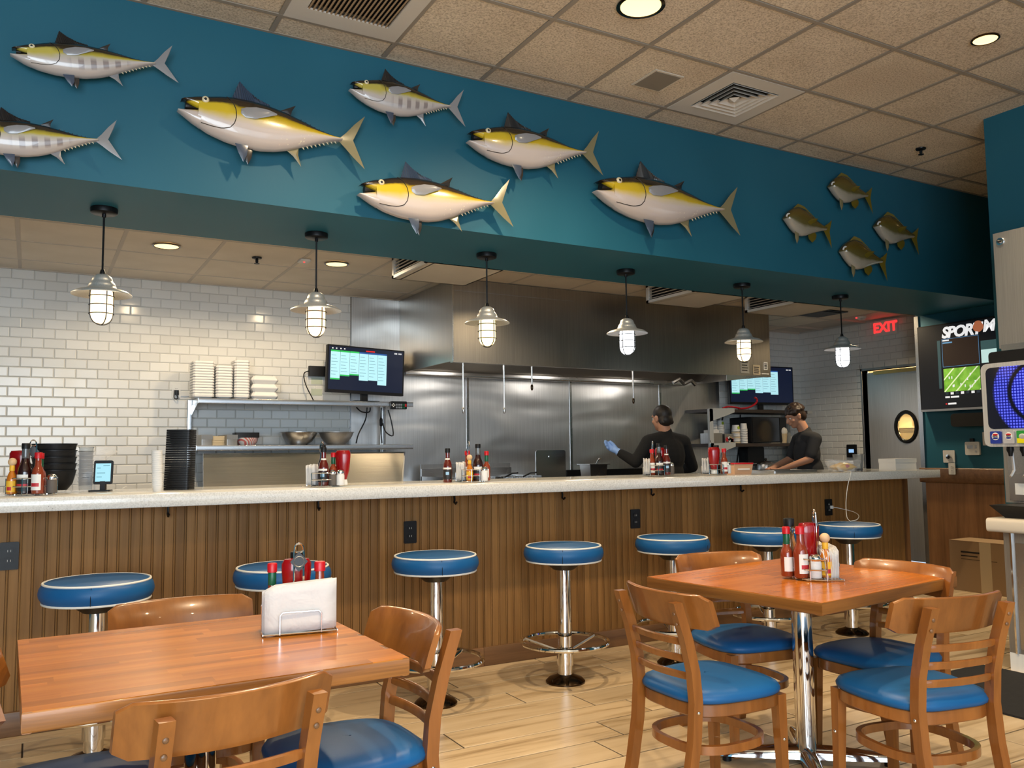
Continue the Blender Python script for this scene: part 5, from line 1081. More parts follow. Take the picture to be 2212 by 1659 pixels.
def napkins(loc, rotz, label, n=16, w=0.125, h=0.105, s=1.0):
    t = thing('napkin_stack', label, 'napkins', loc, rotz, 'napkin stacks in the caddies'); t.scale = (s, s, s); rnd = random.Random(int(loc[0]*1000))
    for k in range(n):
        y = -0.058+0.046*k/(n-1); dx = rnd.uniform(-0.007, 0.007); tilt = rnd.uniform(-0.9, 0.9); hh = h+rnd.uniform(-0.012, 0.006); mb = MB(); rows_ = []
        for i in range(6):
            z = 0.008+hh*i/5; rows_.append([(-w/2+w*j/6+dx, y+0.003*math.sin(3*j/6+rnd.random()*0.5+k)*i/5*(1+k*0.05)+0.004*(i/5)**2*tilt, z+(0.010*(j/6-0.5)*(1+(k % 3)*0.4)-0.012*max(0, 1-j*1.4)*(i/5))) for j in range(7)])
        mb.loft(rows_, False, False); o = link('napkin', mb.mesh('napkin', ['napkin'], True, 80), t)
        md = o.modifiers.new('thickness', 'SOLIDIFY'); md.thickness = 0.0016; md.offset = 0
    return t
def caddy(loc, rotz, where, s=1.0, nap=True, napdesc=None):
    t = thing('condiment_caddy', 'chrome wire condiment caddy with a diamond tag, '+where.replace('in the ', '').replace(' caddy', '').replace('counter', 'one on the counter').replace('right table', 'on the right table').replace('left table', 'on the left table'), 'caddy', loc, rotz, 'condiment caddies'); t.scale = (s, s, s)
    for n, me in WM:
        o = link(n, me, t)
        if n == 'tag': link('tag_emblem', TR_, o)
    if nap: napkins(loc, rotz, 'white paper napkins '+where, s=s)
    return t
def rot2(x, y, a): return (x*math.cos(a)-y*math.sin(a), x*math.sin(a)+y*math.cos(a))
def fill(loc, rotz, where, items, s=1.0):
    """items: kind, offset to the right, offset away (both along the room diagonal), facing"""
    bx, by = rot2(0, 0.040*s, rotz)
    for kind, x, y, f_ in items:
        a, b_ = rot2(x*s, y*s, -0.51); bottle(kind, (loc[0]+bx+a, loc[1]+by+b_, loc[2]+0.0095*s), f_, BDESC[kind]+' '+where, 'condiments in the caddies', s)
VIEW = -0.51      # labels turned to the room
spots = [('in the leftmost counter caddy', (0.005, 4.54, ZT), R(178), [('ketchup', -0.070, 0.022, VIEW), ('wood_cap', -0.066, -0.034, VIEW), ('tall_dark', -0.018, -0.020, VIEW), ('green_neck', 0.020, 0.030, VIEW), ('red_cap', 0.042, -0.028, VIEW), ('pepper_shaker', 0.080, 0.014, VIEW)], False, 1.06),
         ('in the second counter caddy', (1.365, 4.50, ZT), R(-140), [('tall_dark', -0.040, 0.024, VIEW), ('maroon', -0.022, -0.036, VIEW), ('green_neck', 0.016, 0.030, VIEW), ('ketchup', 0.068, 0.030, VIEW), ('pepper_shaker', 0.026, -0.030, VIEW), ('shaker', 0.066, -0.026, VIEW)], True, 1.0),
         ('in the middle counter caddy', (2.265, 4.54, ZT), R(-140), [('red_cap', -0.050, 0.022, VIEW), ('wood_cap', -0.034, -0.032, VIEW), ('tall_dark', 0.014, 0.004, VIEW), ('green_neck', 0.064, 0.020, VIEW), ('shaker', 0.052, -0.032, VIEW)], True, 1.0),
         ('in the fourth counter caddy', (3.745, 4.66, ZT), R(-140), [('red_cap', -0.050, -0.004, VIEW), ('tall_dark', -0.006, -0.024, VIEW), ('ketchup', 0.020, 0.044, VIEW), ('maroon', 0.048, -0.010, VIEW), ('pepper_shaker', 0.085, 0.022, VIEW)], True, 1.0),
         ('in the rightmost counter caddy', (4.165, 4.54, ZT), R(-140), [('ketchup', -0.030, -0.030, VIEW), ('pepper_jar', 0.004, 0.036, VIEW), ('red_cap', 0.046, -0.006, VIEW), ('shaker', 0.080, 0.030, VIEW)], True, 1.0)]
for where, loc, rz, items, nap, s in spots: caddy(loc, rz, where, s, nap); fill(loc, rz, where, items, s)
# the two table caddies
lf = (2.735, 2.405, HT); caddy(lf, R(62), 'in the right table caddy', 1.12)
fill(lf, R(62), 'in the right table caddy', [('green_neck', -0.060, -0.002, VIEW), ('pepper_jar', -0.034, 0.044, VIEW), ('red_cap', -0.024, -0.040, VIEW+0.5), ('ketchup', 0.024, 0.010, VIEW+0.25), ('shaker', 0.020, -0.058, VIEW), ('wood_cap', 0.062, -0.044, VIEW)], 1.12)
lg_ = (0.693, 2.515, HT); caddy(lg_, R(-9), 'in the left table caddy', 1.05, False); napkins((lg_[0], lg_[1], lg_[2]), R(-11), 'thick stack of white napkins facing the camera on the left table', 22, 0.185, 0.125, 1.05)
fill(lg_, R(-9), 'in the left table caddy', [('green_neck', -0.068, -0.008, VIEW), ('ketchup', 0.0, -0.006, R(171)), ('pepper_jar', -0.010, 0.038, VIEW), ('red_cap', 0.066, -0.006, VIEW)], 1.05)
bottle('maroon', (2.16, 4.62, ZT), VIEW, 'lone dark sauce bottle standing on the counter left of the middle caddy')

# ------------------------------------------------------------------ things along the counter
t = thing('bowl_stack', 'nested stack of big black takeaway bowls on the counter beside the left caddy', 'bowls', (0.10, 4.88, ZT))
for k in range(5):
    z = 0.010+0.033*k; part(t, 'bowl', MB().lathe([(0.0, z), (0.062, z), (0.085, z+0.03), (0.097, z+0.075), (0.101, z+0.095), (0.104, z+0.096), (0.104, z+0.1), (0.098, z+0.1), (0.092, z+0.07), (0.0, z+0.06)], 28), 'black_plastic')
t = thing('plastic_cup_stack', 'column of clear plastic cups inside a crumpled clear bag', 'cups', (0.245, 4.90, ZT))
for k in range(9):
    z = 0.004+0.022*k; part(t, 'cup', MB().lathe([(0.030, z), (0.034, z+0.04), (0.037, z+0.042), (0.037, z+0.046), (0.033, z+0.046), (0.029, z+0.004)], 16), 'clear_plastic')
bg = MB(); rnd = random.Random(3); rings = []
for i, (z, r_) in enumerate(((0.002, 0.085), (0.03, 0.075), (0.08, 0.062), (0.13, 0.066), (0.17, 0.085), (0.195, 0.105), (0.205, 0.115))):
    rings.append([(0.02*(i/6)+(r_+rnd.uniform(-0.014, 0.014))*math.cos(2*math.pi*k/18)*1.1, (r_+rnd.uniform(-0.012, 0.012))*0.62*math.sin(2*math.pi*k/18), z+rnd.uniform(-0.006, 0.006)) for k in range(18)])
bg.loft(rings, True, False); bgo = part(t, 'plastic_bag', bg, pm('bag_film', (0.8, 0.8, 0.8), 0.15, alpha=0.28))
t = thing('handheld_terminal', 'small black tablet with a light blue screen on a stand at the counter back', 'tablet', (0.318, 4.80, ZT), R(-18))
sc_ = MB().rbox(-0.045, 0.045, -0.006, 0.006, 0.035, 0.155, 0.008, 'y'); sc_.xf(Matrix.Rotation(R(-6), 4, 'X')); bd = part(t, 'body', sc_, 'black_plastic')
q = MB().box(-0.036, 0.036, -0.0068, -0.006, 0.048, 0.140); q.xf(Matrix.Rotation(R(-6), 4, 'X')); part(bd, 'screen', q, emit_mat('tablet_glow', (0.36, 0.72, 0.85), 0.75), smooth=False)
for zz, x1 in ((0.127, 0.0), (0.115, -0.012), (0.09, 0.01), (0.07, -0.005)):
    q = MB().box(0.0 if zz > 0.12 else -0.03, 0.03 if zz > 0.12 else x1, -0.0073, -0.0068, zz, zz+0.003); q.xf(Matrix.Rotation(R(-6), 4, 'X')); part(bd, 'screen_text', q, emit_mat('tablet_dark', (0.10, 0.30, 0.38), 0.5), smooth=False)
part(t, 'stand', MB().box(-0.012, 0.012, -0.004, 0.03, 0.006, 0.05).rbox(-0.06, 0.04, -0.035, 0.045, 0, 0.006, 0.01), 'black_plastic', smooth=False)
t = thing('paper_cup_stack', 'tall leaning stack of white paper cups on the counter', 'cups', (0.548, 4.56, ZT))
for k in range(17): part(t, 'cup', MB().lathe([(0.020, 0.0), (0.0255, 0.03), (0.027, 0.031), (0.027, 0.034), (0.0245, 0.034), (0.019, 0.004), (0.0, 0.004)], 16), 'paper' if k < 16 else 'fin_reef' if False else 'paper', (-0.00035*k*1.2, 0, 0.0105*k))
t = thing('container_stack', 'tall column of black takeaway lids beside the paper cups', 'containers', (0.675, 4.74, ZT), R(-29))
for k in range(26): part(t, 'container', MB().rbox(-0.066+0.0004*k, 0.066+0.0002*k, -0.05, 0.05, 0.012*k, 0.012*k+0.0105, 0.014), 'black_plastic')
t = thing('receipt_slip', 'crumpled receipt slip lying on the counter by the tablet', 'paper', (0.39, 4.80, ZT+0.001))
q = MB(); q.loft([[(-0.05, -0.02, 0.002), (-0.05, 0.02, 0.002)], [(-0.02, -0.02, 0.004), (-0.02, 0.02, 0.003)], [(0.02, -0.02, 0.012), (0.02, 0.02, 0.010)], [(0.04, -0.02, 0.022), (0.04, 0.02, 0.02)]], False, False); o = part(t, 'sheet', q, 'paper')
o.modifiers.new('thickness', 'SOLIDIFY').thickness = 0.001
t = thing('deli_box', 'red-lidded plastic food box on the counter beside the right caddy', 'food box', (4.50, 4.62, ZT), R(-10))
part(t, 'tub', MB().loft([[(-0.07, -0.05, 0), (0.07, -0.05, 0), (0.07, 0.05, 0), (-0.07, 0.05, 0)], [(-0.08, -0.06, 0.07), (0.08, -0.06, 0.07), (0.08, 0.06, 0.07), (-0.08, 0.06, 0.07)]]), pm('tub_tan', (0.55, 0.33, 0.20), 0.3), smooth=False)
part(t, 'lid', MB().rbox(-0.085, 0.085, -0.065, 0.065, 0.07, 0.08, 0.01), 'red_cap'); part(t, 'label', MB().box(-0.05, 0.05, -0.0615, -0.055, 0.03, 0.04), 'label_white', smooth=False)
t = thing('drinking_cup', 'empty clear plastic cup on the right end of the counter', 'cup', (5.60, 4.46, ZT))
part(t, 'cup', MB().lathe([(0.0, 0.0), (0.030, 0.0), (0.042, 0.125), (0.044, 0.126), (0.044, 0.130), (0.0405, 0.130), (0.0285, 0.004), (0, 0.004)], 24), 'clear_plastic'); part(t, 'drink_rest', MB().lathe([(0, 0.005), (0.0285, 0.005), (0.030, 0.02), (0, 0.02)], 18), 'red_gloss')
t = thing('chip_bag', 'yellow bag of chips lying in clear wrap on the right end of the counter', 'chip bag', (5.47, 4.50, ZT), R(-25)); rnd = random.Random(5)
q = MB(); rings = []
for i in range(9):
    x = -0.085+0.17*i/8; h_ = 0.045*math.sin(math.pi*i/8)**0.6+0.003; rings.append([(x+rnd.uniform(-0.004, 0.004), 0.055*math.cos(2*math.pi*k/12), 0.034+h_*math.sin(2*math.pi*k/12)*0.7+rnd.uniform(-0.005, 0.005)) for k in range(12)])
q.loft(rings); part(t, 'bag', q, pm('bag_yellow', (0.72, 0.42, 0.01), 0.25), angle=80)
q = MB(); rings = []
for i in range(7):
    z = 0.002+0.085*i/6; rings.append([((0.10+0.05*i/6+rnd.uniform(-0.012, 0.012))*math.cos(2*math.pi*k/14), (0.075+rnd.uniform(-0.01, 0.01))*math.sin(2*math.pi*k/14), z+rnd.uniform(-0.008, 0.008)*(i > 0)) for k in range(14)])
q.loft(rings, True, False); part(t, 'clear_wrap', q, 'bag_film')
part(t, 'print', MB().ball((0.01, -0.05, 0.04), 0.018, 10, 6, (1.2, 0.35, 0.7)), 'label_red')
t = thing('paper_box', 'long white paper box on the far right end of the counter', 'box', (6.12, 4.50, ZT), R(-3))
part(t, 'box', MB().box(-0.12, 0.12, -0.08, 0.08, 0, 0.085), 'paper', smooth=False); part(t, 'lid', MB().box(-0.123, 0.123, -0.083, 0.083, 0.06, 0.09), 'paper', smooth=False)
t = thing('baking_tray', 'dark flat tray lying on the counter in front of the man looking down', 'tray', (5.05, 4.72, ZT), R(-4)); part(t, 'tray', MB().rbox(-0.22, 0.22, -0.15, 0.15, 0, 0.012, 0.02), 'dull_steel'); part(t, 'rim', MB().tube([(-0.21, -0.14, 0.014), (0.21, -0.14, 0.014), (0.21, 0.14, 0.014), (-0.21, 0.14, 0.014)], 0.005, 6, True), 'dull_steel')
# charging cord
cd = MB(); pts = [(5.335, 4.50, 0.80), (5.36, 4.47, 0.795), (5.37, 4.35, 0.775), (5.25, 4.2, 0.76), (5.02, 4.03, 0.752), (4.93, 4.0, 0.748), (4.90, 3.99, 0.748), (4.93, 4.02, 0.748), (5.0, 4.1, 0.77), (5.12, 4.20, 0.86), (5.20, 4.245, 0.97), (5.24, 4.252, 1.04), (5.25, 4.25, 1.073), (5.28, 4.28, 1.075), (5.33, 4.36, 1.0745), (5.38, 4.42, 1.0745)]
def smooth_pts(p, n=4):
    out = []
    for i in range(len(p)-1):
        p0, p1, p2, p3 = (Vector(p[max(i-1, 0)]), Vector(p[i]), Vector(p[i+1]), Vector(p[min(i+2, len(p)-1)]))
        for k in range(n):
            t_ = k/n; out.append(tuple(0.5*((2*p1)+(-p0+p2)*t_+(2*p0-5*p1+4*p2-p3)*t_*t_+(-p0+3*p1-3*p2+p3)*t_**3)))
    out.append(tuple(p[-1])); return out
t = thing('charging_cord', 'thin white charging cord running from an outlet over the rightmost stool to the counter', 'cord', (0, 0, 0)); cd.tube(smooth_pts(pts), 0.0028, 6); part(t, 'cord', cd, 'white_plastic'); part(t, 'plug', MB().rbox(5.318, 5.342, 4.495, 4.515, 0.79, 0.812, 0.005), 'white_plastic')
# ------------------------------------------------------------------ left shelf unit and prep table at the back wall
SX0, SX1, SY0, SY1 = 1.14, 2.97, 7.08, 7.44
pt_ = thing('prep_table', 'refrigerated stainless prep table with a raised sloping lid under the left shelves', 'prep table', (0, 0, 0))
part(pt_, 'cabinet', MB().box(1.17, 2.93, 6.72, 7.42, 0.1, 0.90), 'steel', smooth=False)
part(pt_, 'raised_lid', MB().add([(1.18, 7.02, 0.905), (2.83, 7.02, 0.905), (2.90, 7.12, 1.262), (1.19, 7.12, 1.262), (1.18, 7.04, 0.905), (2.83, 7.04, 0.905), (2.90, 7.14, 1.262), (1.19, 7.14, 1.262)], [(0, 1, 2, 3), (7, 6, 5, 4), (0, 4, 5, 1), (1, 5, 6, 2), (2, 6, 7, 3), (3, 7, 4, 0)]), 'lid_steel_warm_reflection', smooth=False)
part(pt_, 'side_panel', MB().add([(2.905, 7.15, 1.262), (2.905, 7.4, 1.262), (2.905, 7.4, 0.905), (2.835, 7.05, 0.905), (2.925, 7.15, 1.262), (2.925, 7.4, 1.262), (2.925, 7.4, 0.905), (2.855, 7.05, 0.905)], [(0, 1, 2, 3), (7, 6, 5, 4), (0, 4, 5, 1), (1, 5, 6, 2), (2, 6, 7, 3), (3, 7, 4, 0)]), 'dull_steel', smooth=False)
for x in (1.25, 2.85): part(pt_, 'leg', MB().lathe([(0.025, 0.0), (0.025, 0.1)], 10, (x, 6.8, 0)), 'dull_steel')
us = thing('overshelf', 'two-tier stainless overshelf with a monitor on it, left of the hood', 'shelf', (0, 0, 0))
for z, a in ((1.703, SX0), (1.326, SX0-0.01)):
    sh = part(us, 'shelf', MB().box(a, SX1, SY0, SY1, z-0.006, z), 'steel', smooth=False)
    part(sh, 'front_lip', MB().rbox(a, SX1, SY0-0.006, SY0+0.004, z-0.042, z, 0.003, 'x'), 'steel'); part(sh, 'end_lip', MB().box(a-0.003, a, SY0, SY1, z-0.04, z), 'steel', smooth=False); part(sh, 'end_lip', MB().box(SX1, SX1+0.003, SY0, SY1, z-0.03, z), 'steel', smooth=False)
for x in (1.12, 2.80): part(us, 'upright', MB().rbox(x-0.02, x+0.02, 7.36, 7.40, 0.92, 1.70, 0.006), 'steel')
part(us, 'gusset', MB().add([(1.138, 7.09, 1.66), (1.138, 7.42, 1.66), (1.138, 7.42, 1.56), (1.134, 7.09, 1.66), (1.134, 7.42, 1.66), (1.134, 7.42, 1.56)], [(0, 1, 2), (5, 4, 3), (0, 3, 4, 1), (1, 4, 5, 2), (2, 5, 3, 0)]), 'steel', smooth=False)
# foam takeaway boxes standing on edge in stacks
def foam_stack(x0, x1, h, n, label, flat=False):
    w = x1-x0; t = thing('foam_box_stack', label, 'foam boxes', ((x0+x1)/2, 7.24, 1.704), 0, 'foam takeaway boxes on the top shelf')
    for k in range(n):
        z0, z1 = h*k/n, h*(k+1)/n-0.0015; i = 0.010 if k else 0.02
        mb = MB(); e = min(0.006, (z1-z0)*0.3)
        def rg(z, s): return [(-w/2+s+0.014, -0.09+s, z), (w/2-s-0.014, -0.09+s, z), (w/2-s, -0.09+s+0.014, z), (w/2-s, 0.09-s, z), (-w/2+s, 0.09-s, z), (-w/2+s, -0.09+s+0.014, z)]
        if flat: mb.loft([rg(z0, 0.022), rg((z0+z1)/2-0.004, 0.003), rg((z0+z1)/2+0.004, 0.003), rg(z1, 0.022)])
        else: mb.loft([rg(z0, 0.022 if k == 0 else 0.006), rg(z0+e+(0.02 if k == 0 else 0), 0.002), rg(z1-e, 0.003), rg(z1, 0.007)])
        part(t, 'box', mb, 'foam', angle=30)
foam_stack(1.105, 1.274, 0.305, 14, 'tall stack of white foam boxes, leftmost on the top shelf'); foam_stack(1.284, 1.420, 0.275, 12, 'second stack of white foam boxes, shorter than its neighbours')
foam_stack(1.428, 1.555, 0.325, 14, 'tallest narrow stack of white foam boxes on the top shelf'); foam_stack(1.565, 1.793, 0.20, 3, 'low wide pair of white foam boxes, rightmost on the top shelf', True)
# ticket monitors
def monitor(loc, rz, w, h, label, tilt=0.0, rows_=(0.86, 0.74, 0.70, 0.84, 0.82, 0.95), full=True, extra=0.0):
    t = thing('kitchen_monitor', label, 'monitor', loc, rz, 'kitchen order monitors')
    M_ = Matrix.Rotation(tilt, 4, 'Y')
    def P(name, mb, m, par): mb.xf(M_); return part(par, name, mb, m, smooth=False)
    bz = P('bezel', MB().rbox(-w/2, w/2, -0.02, 0.02, 0.07, 0.07+h, 0.006, 'y'), 'black_plastic', t)
    P('screen', MB().box(-w/2+0.014, w/2-0.014, -0.0212, -0.02, 0.095, 0.07+h-0.012), emit_mat('screen_navy', (0.004, 0.010, 0.035), 0.6), bz)
    top = 0.07+h*0.86; x0 = -w/2+0.03; cw = w*0.725/6; sc_h = h*0.80
    for k, f in enumerate(rows_):
        zb_ = top-sc_h*f*0.86
        tk = P('ticket', MB().box(x0+k*cw, x0+(k+1)*cw-0.0025, -0.0222, -0.0212, zb_, top), emit_mat('ticket_cyan', (0.45, 0.80, 0.88), 0.85), bz)
        gr = full and k < 3
        P('header', MB().box(x0+k*cw, x0+(k+1)*cw-0.0025, -0.0228, -0.0222, top-0.002, top+0.012), emit_mat('bar_green', (0.03, 0.50, 0.10), 0.8) if gr else emit_mat('bar_blue', (0.02, 0.09, 0.32), 0.8), bz)
        if gr: P('footer', MB().box(x0+k*cw, x0+(k+1)*cw-0.0025, -0.0228, -0.0222, zb_, zb_+0.012), MATS['bar_green'], bz)
        ln = MB()
        for q in range(9):
            zz = top-0.035-q*0.028
            if zz > zb_+0.02: ln.box(x0+k*cw+0.006, x0+(k+0.55+0.3*((q*7+k*3) % 3)/3)*cw, -0.0226, -0.0222, zz, zz+0.004)
        P('ticket_text', ln, emit_mat('ticket_ink', (0.18, 0.42, 0.50), 0.6), bz)
    P('status_red', MB().box(-0.01, 0.075, -0.0226, -0.0212, 0.07+h*0.905, 0.07+h*0.93), emit_mat('status_red', (0.7, 0.02, 0.02), 0.8), bz)
    for dx in (-w/2+0.04, -w/2+0.075, -w/2+0.115, -w/2+0.15): P('icon', MB().box(dx, dx+0.012, -0.0226, -0.0212, 0.07+h*0.915, 0.07+h*0.94), emit_mat('icon_white', (0.8, 0.8, 0.8), 0.8), bz)
    for dx in (-0.10, -0.085, -0.06, -0.042): P('clock_digits', MB().box(w/2+dx, w/2+dx+0.011, -0.0226, -0.0212, 0.07+h*0.905, 0.07+h*0.935), emit_mat('icon_white', (0.8, 0.8, 0.8), 0.8), bz)
    part(t, 'neck', MB().box(-0.03, 0.03, 0.0, 0.035, 0.005, 0.12), 'black_plastic', smooth=False); part(t, 'foot', MB().rbox(-0.12, 0.12, -0.07, 0.07, 0, 0.008, 0.02), 'black_plastic')
    return t
monitor((2.56, 7.20, 1.7045), R(4), 0.735, 0.415, 'large order monitor with light blue tickets on the left overshelf, tilted', R(1.6))
t = thing('kitchen_keypad', 'small black keypad with coloured buttons clipped to the left overshelf', 'keypad', (2.82, 7.066, 1.672))
part(t, 'case', MB().rbox(-0.075, 0.075, -0.03, 0.004, -0.035, 0.035, 0.008, 'y'), 'black_plastic')
for k in range(2):
    for q in range(6): part(t, 'button', MB().box(-0.03+0.015*q, -0.019+0.015*q, -0.0325, -0.03, 0.004-0.024*k-0.008, 0.004-0.024*k+0.008), ('dull_steel', 'dull_steel', 'dull_steel', 'dull_steel', 'green_wrap', 'green_wrap')[q], smooth=False)
part(t, 'button', MB().box(0.055, 0.070, -0.033, -0.03, -0.012, 0.012), 'red_cap', smooth=False)
for a, b_ in ((0, 0.011), (0, -0.011), (0.011, 0), (-0.011, 0)): part(t, 'arrow_button', MB().box(-0.053+a-0.005, -0.053+a+0.005, -0.0325, -0.03, b_-0.005, b_+0.005), 'white_plastic', smooth=False)
# mixing bowls, napkin boxes, paper boats on the lower shelf
def mixing_bowl(x, r, label, mat='steel'):
    tag(part(None, 'mixing_bowl', MB().lathe([(0.0, 0.0), (r*0.45, 0.0), (r*0.70, 0.03), (r*0.90, 0.075), (r*0.97, 0.105), (r*1.03, 0.108), (r*1.03, 0.112), (r*0.95, 0.110), (r*0.86, 0.078), (r*0.66, 0.035), (r*0.42, 0.006), (0.0, 0.006)], 36), mat, (x, 7.24, 1.3265)), label, 'bowl', 'mixing bowls on the lower shelf')
mixing_bowl(1.985, 0.160, 'left stainless mixing bowl on the lower shelf'); mixing_bowl(2.315, 0.152, 'right stainless mixing bowl on the lower shelf beside the monitor cables', 'dull_steel')
for x, l in ((1.20, 'grey crinkled foil box at the left end of the lower shelf'), (1.395, 'grey crinkled foil box beside the checked paper boats')):
    single('foil_box', MB().rbox(-0.045, 0.045, -0.09, 0.09, 0, 0.085, 0.006).box(-0.046, 0.046, -0.092, -0.085, 0.05, 0.0855), 'dull_steel', l, 'box', (x, 7.22, 1.3265), (0, 0, R(12)), 'foil boxes on the lower shelf')
single('paper_tray_pile', MB().box(-0.06, 0.06, -0.08, 0.08, 0, 0.02).box(-0.058, 0.058, -0.08, 0.08, 0.021, 0.04).box(-0.06, 0.06, -0.08, 0.08, 0.041, 0.075), 'kraft', 'kraft paper trays between the two foil boxes', 'trays', (1.30, 7.24, 1.3265))
t = thing('paper_boat_stack', 'stack of red and white checked paper boats with black trays on top', 'paper boats', (1.55, 7.23, 1.3265))
m, nt, b = new_mat('check_paper'); ck_ = nd(nt, 'ShaderNodeTexWave'); ck_.inputs['Scale'].default_value = 28; ck_.bands_direction = 'DIAGONAL'; nt.links.new(coords(nt), ck_.inputs['Vector']); rp = ramp(nt, [(0.4, (0.75, 0.72, 0.70)), (0.6, (0.62, 0.16, 0.15))]); nt.links.new(ck_.outputs[0], rp.inputs[0]); nt.links.new(rp.outputs[0], b.inputs['Base Color']); MATS['check_paper'] = m
part(t, 'boat', MB().lathe([(0.0, 0.0), (0.062, 0.0), (0.085, 0.03), (0.092, 0.062), (0.0, 0.062)], 28), 'check_paper'); part(t, 'tray', MB().rbox(-0.105, 0.088, -0.07, 0.07, 0.063, 0.105, 0.008), 'black_plastic')
# outlets and cables at the back wall
outlet((1.022, YB-0.008, 1.779), 'white outlet with a black plug on the tile wall left of the overshelf', 0, 'white_plastic', None, 0.9)
t = thing('power_plug', 'black plug pushed into the white wall outlet', 'plug', (1.025, YB-0.021, 1.765)); part(t, 'plug_body', MB().rbox(-0.014, 0.014, -0.03, 0, -0.02, 0.02, 0.005), 'black_plastic'); q = MB(); q.tube(smooth_pts([(0, -0.02, -0.02), (0.005, -0.03, -0.05), (-0.02, -0.02, -0.045), (-0.02, -0.015, 0.02)]), 0.004, 5); part(t, 'cable', q, 'black_plastic')
single('wire_raceway', MB().box(1.06, 1.13, YB-0.016, YB-0.008, 1.735, 1.741), 'dull_steel', 'thin cable raceway from the wall outlet to the overshelf', 'raceway', smooth=False)
t = thing('wall_plug_adapter', 'black power adapter high on the tiles left of the monitor', 'adapter', (2.19, YB-0.009, 1.985)); part(t, 'adapter', MB().rbox(-0.07, 0.12, -0.05, 0, -0.045, 0.045, 0.008), 'black_plastic')
q = MB(); q.tube(smooth_pts([(-0.07, -0.03, 0.0), (-0.12, -0.05, -0.03), (-0.11, -0.08, -0.13), (-0.06, -0.10, -0.24), (-0.04, -0.10, -0.28)]), 0.005, 6); part(t, 'cable', q, 'black_plastic')
t = thing('cable_bundle', 'black cables hanging between the two tiers of the overshelf', 'cables', (0, 7.25, 0))
for pts in ([(2.60, 0, 1.66), (2.585, 0, 1.55), (2.52, 0, 1.42), (2.50, 0, 1.34)], [(2.735, 0, 1.66), (2.73, 0, 1.50), (2.74, 0, 1.34)], [(2.74, -0.02, 1.52), (2.77, -0.02, 1.44), (2.84, -0.02, 1.41), (2.83, 0, 1.54), (2.80, 0, 1.64)], [(2.5, 0, 1.66), (2.55, 0, 1.62), (2.62, 0, 1.62), (2.63, 0, 1.66)]):
    q = MB(); q.tube(smooth_pts(pts), 0.006, 6); part(t, 'cable', q, 'black_plastic')
part(t, 'plug', MB().lathe([(0.006, 1.49), (0.014, 1.50), (0.016, 1.55), (0.006, 1.575)], 10, (2.733, 0, 0)), 'black_plastic')
for z in (1.90, 1.80): single('sticker', MB().box(-0.05, 0.05, -0.002, 0, -0.03, 0.03), pm('sticker_green', (0.50, 0.55, 0.44), 0.6), 'faded green sticker on the tiles beside the monitor, %s one' % ('upper' if z > 1.85 else 'lower'), 'sticker', (2.20, YB-0.0085, z), smooth=False)

# ------------------------------------------------------------------ right shelf unit
RX0, RX1 = 6.46, 8.08
rs = thing('shelf_unit', 'black two-tier wall shelf with pale end brackets beside the kitchen door', 'shelf', (0, 0, 0))
for z in (1.70, 1.318):
    s_ = part(rs, 'shelf', MB().box(RX0, RX1, 7.06, 7.44, z-0.035, z), pm('shelf_dark', (0.035, 0.025, 0.02), 0.5), smooth=False)
    part(rs, 'end_bracket', MB().add([(RX0-0.012, 7.40, z-0.005), (RX0-0.012, 6.55, z+0.01), (RX0-0.012, 6.55, z-0.03), (RX0-0.012, 7.40, z-0.13), (RX0-0.002, 7.40, z-0.005), (RX0-0.002, 6.55, z+0.01), (RX0-0.002, 6.55, z-0.03), (RX0-0.002, 7.40, z-0.13)], [(0, 1, 2, 3), (7, 6, 5, 4), (0, 4, 5, 1), (1, 5, 6, 2), (2, 6, 7, 3), (3, 7, 4, 0)]) if False else MB().add([(RX0, 7.05, z+0.004), (RX0+0.37, 7.05, z+0.012), (RX0+0.37, 7.05, z-0.035), (RX0, 7.05, z-0.145), (RX0, 7.058, z+0.004), (RX0+0.37, 7.058, z+0.012), (RX0+0.37, 7.058, z-0.035), (RX0, 7.058, z-0.145)], [(0, 1, 2, 3), (7, 6, 5, 4), (0, 4, 5, 1), (1, 5, 6, 2), (2, 6, 7, 3), (3, 7, 4, 0)]), pm('bracket_grey', (0.42, 0.43, 0.42), 0.4), smooth=False)
part(rs, 'upright', MB().box(RX0-0.005, RX0+0.05, 7.05, 7.08, 0.9, 1.70), 'bracket_grey', smooth=False); part(rs, 'upright', MB().box(RX1-0.05, RX1, 7.40, 7.44, 0.9, 1.70), 'bracket_grey', smooth=False)
part(rs, 'end_cap', MB().box(RX1-0.08, RX1+0.003, 7.052, 7.06, 1.665, 1.70), 'bracket_grey', smooth=False)
for x, dx in ((6.95, -0.12), (7.22, -0.03)):
    q = MB(); q.tube([(x, 7.40, 1.28), (x+dx, 7.42, 1.05)], 0.007, 6); part(rs, 'brace', q, 'black_metal'); q = MB(); q.tube([(x+0.04, 7.40, 1.66), (x+0.04+dx*0.5, 7.42, 1.33)], 0.007, 6); part(rs, 'brace', q, 'black_metal')
q = MB(); q.tube([(6.87, 7.41, 1.17), (6.66, 7.42, 1.06)], 0.007, 6); part(rs, 'brace', q, 'black_metal')
monitor((7.42, 7.22, 1.7015), R(-6), 0.93, 0.45, 'order monitor on the right shelf unit, partly hidden by the hood', 0.0, (0.86, 0.74, 0.70, 0.82, 0.79, 0.87), True)
t = thing('red_tongs', 'red-handled tongs lying on top of the right shelf unit', 'tongs', (0, 0, 0))
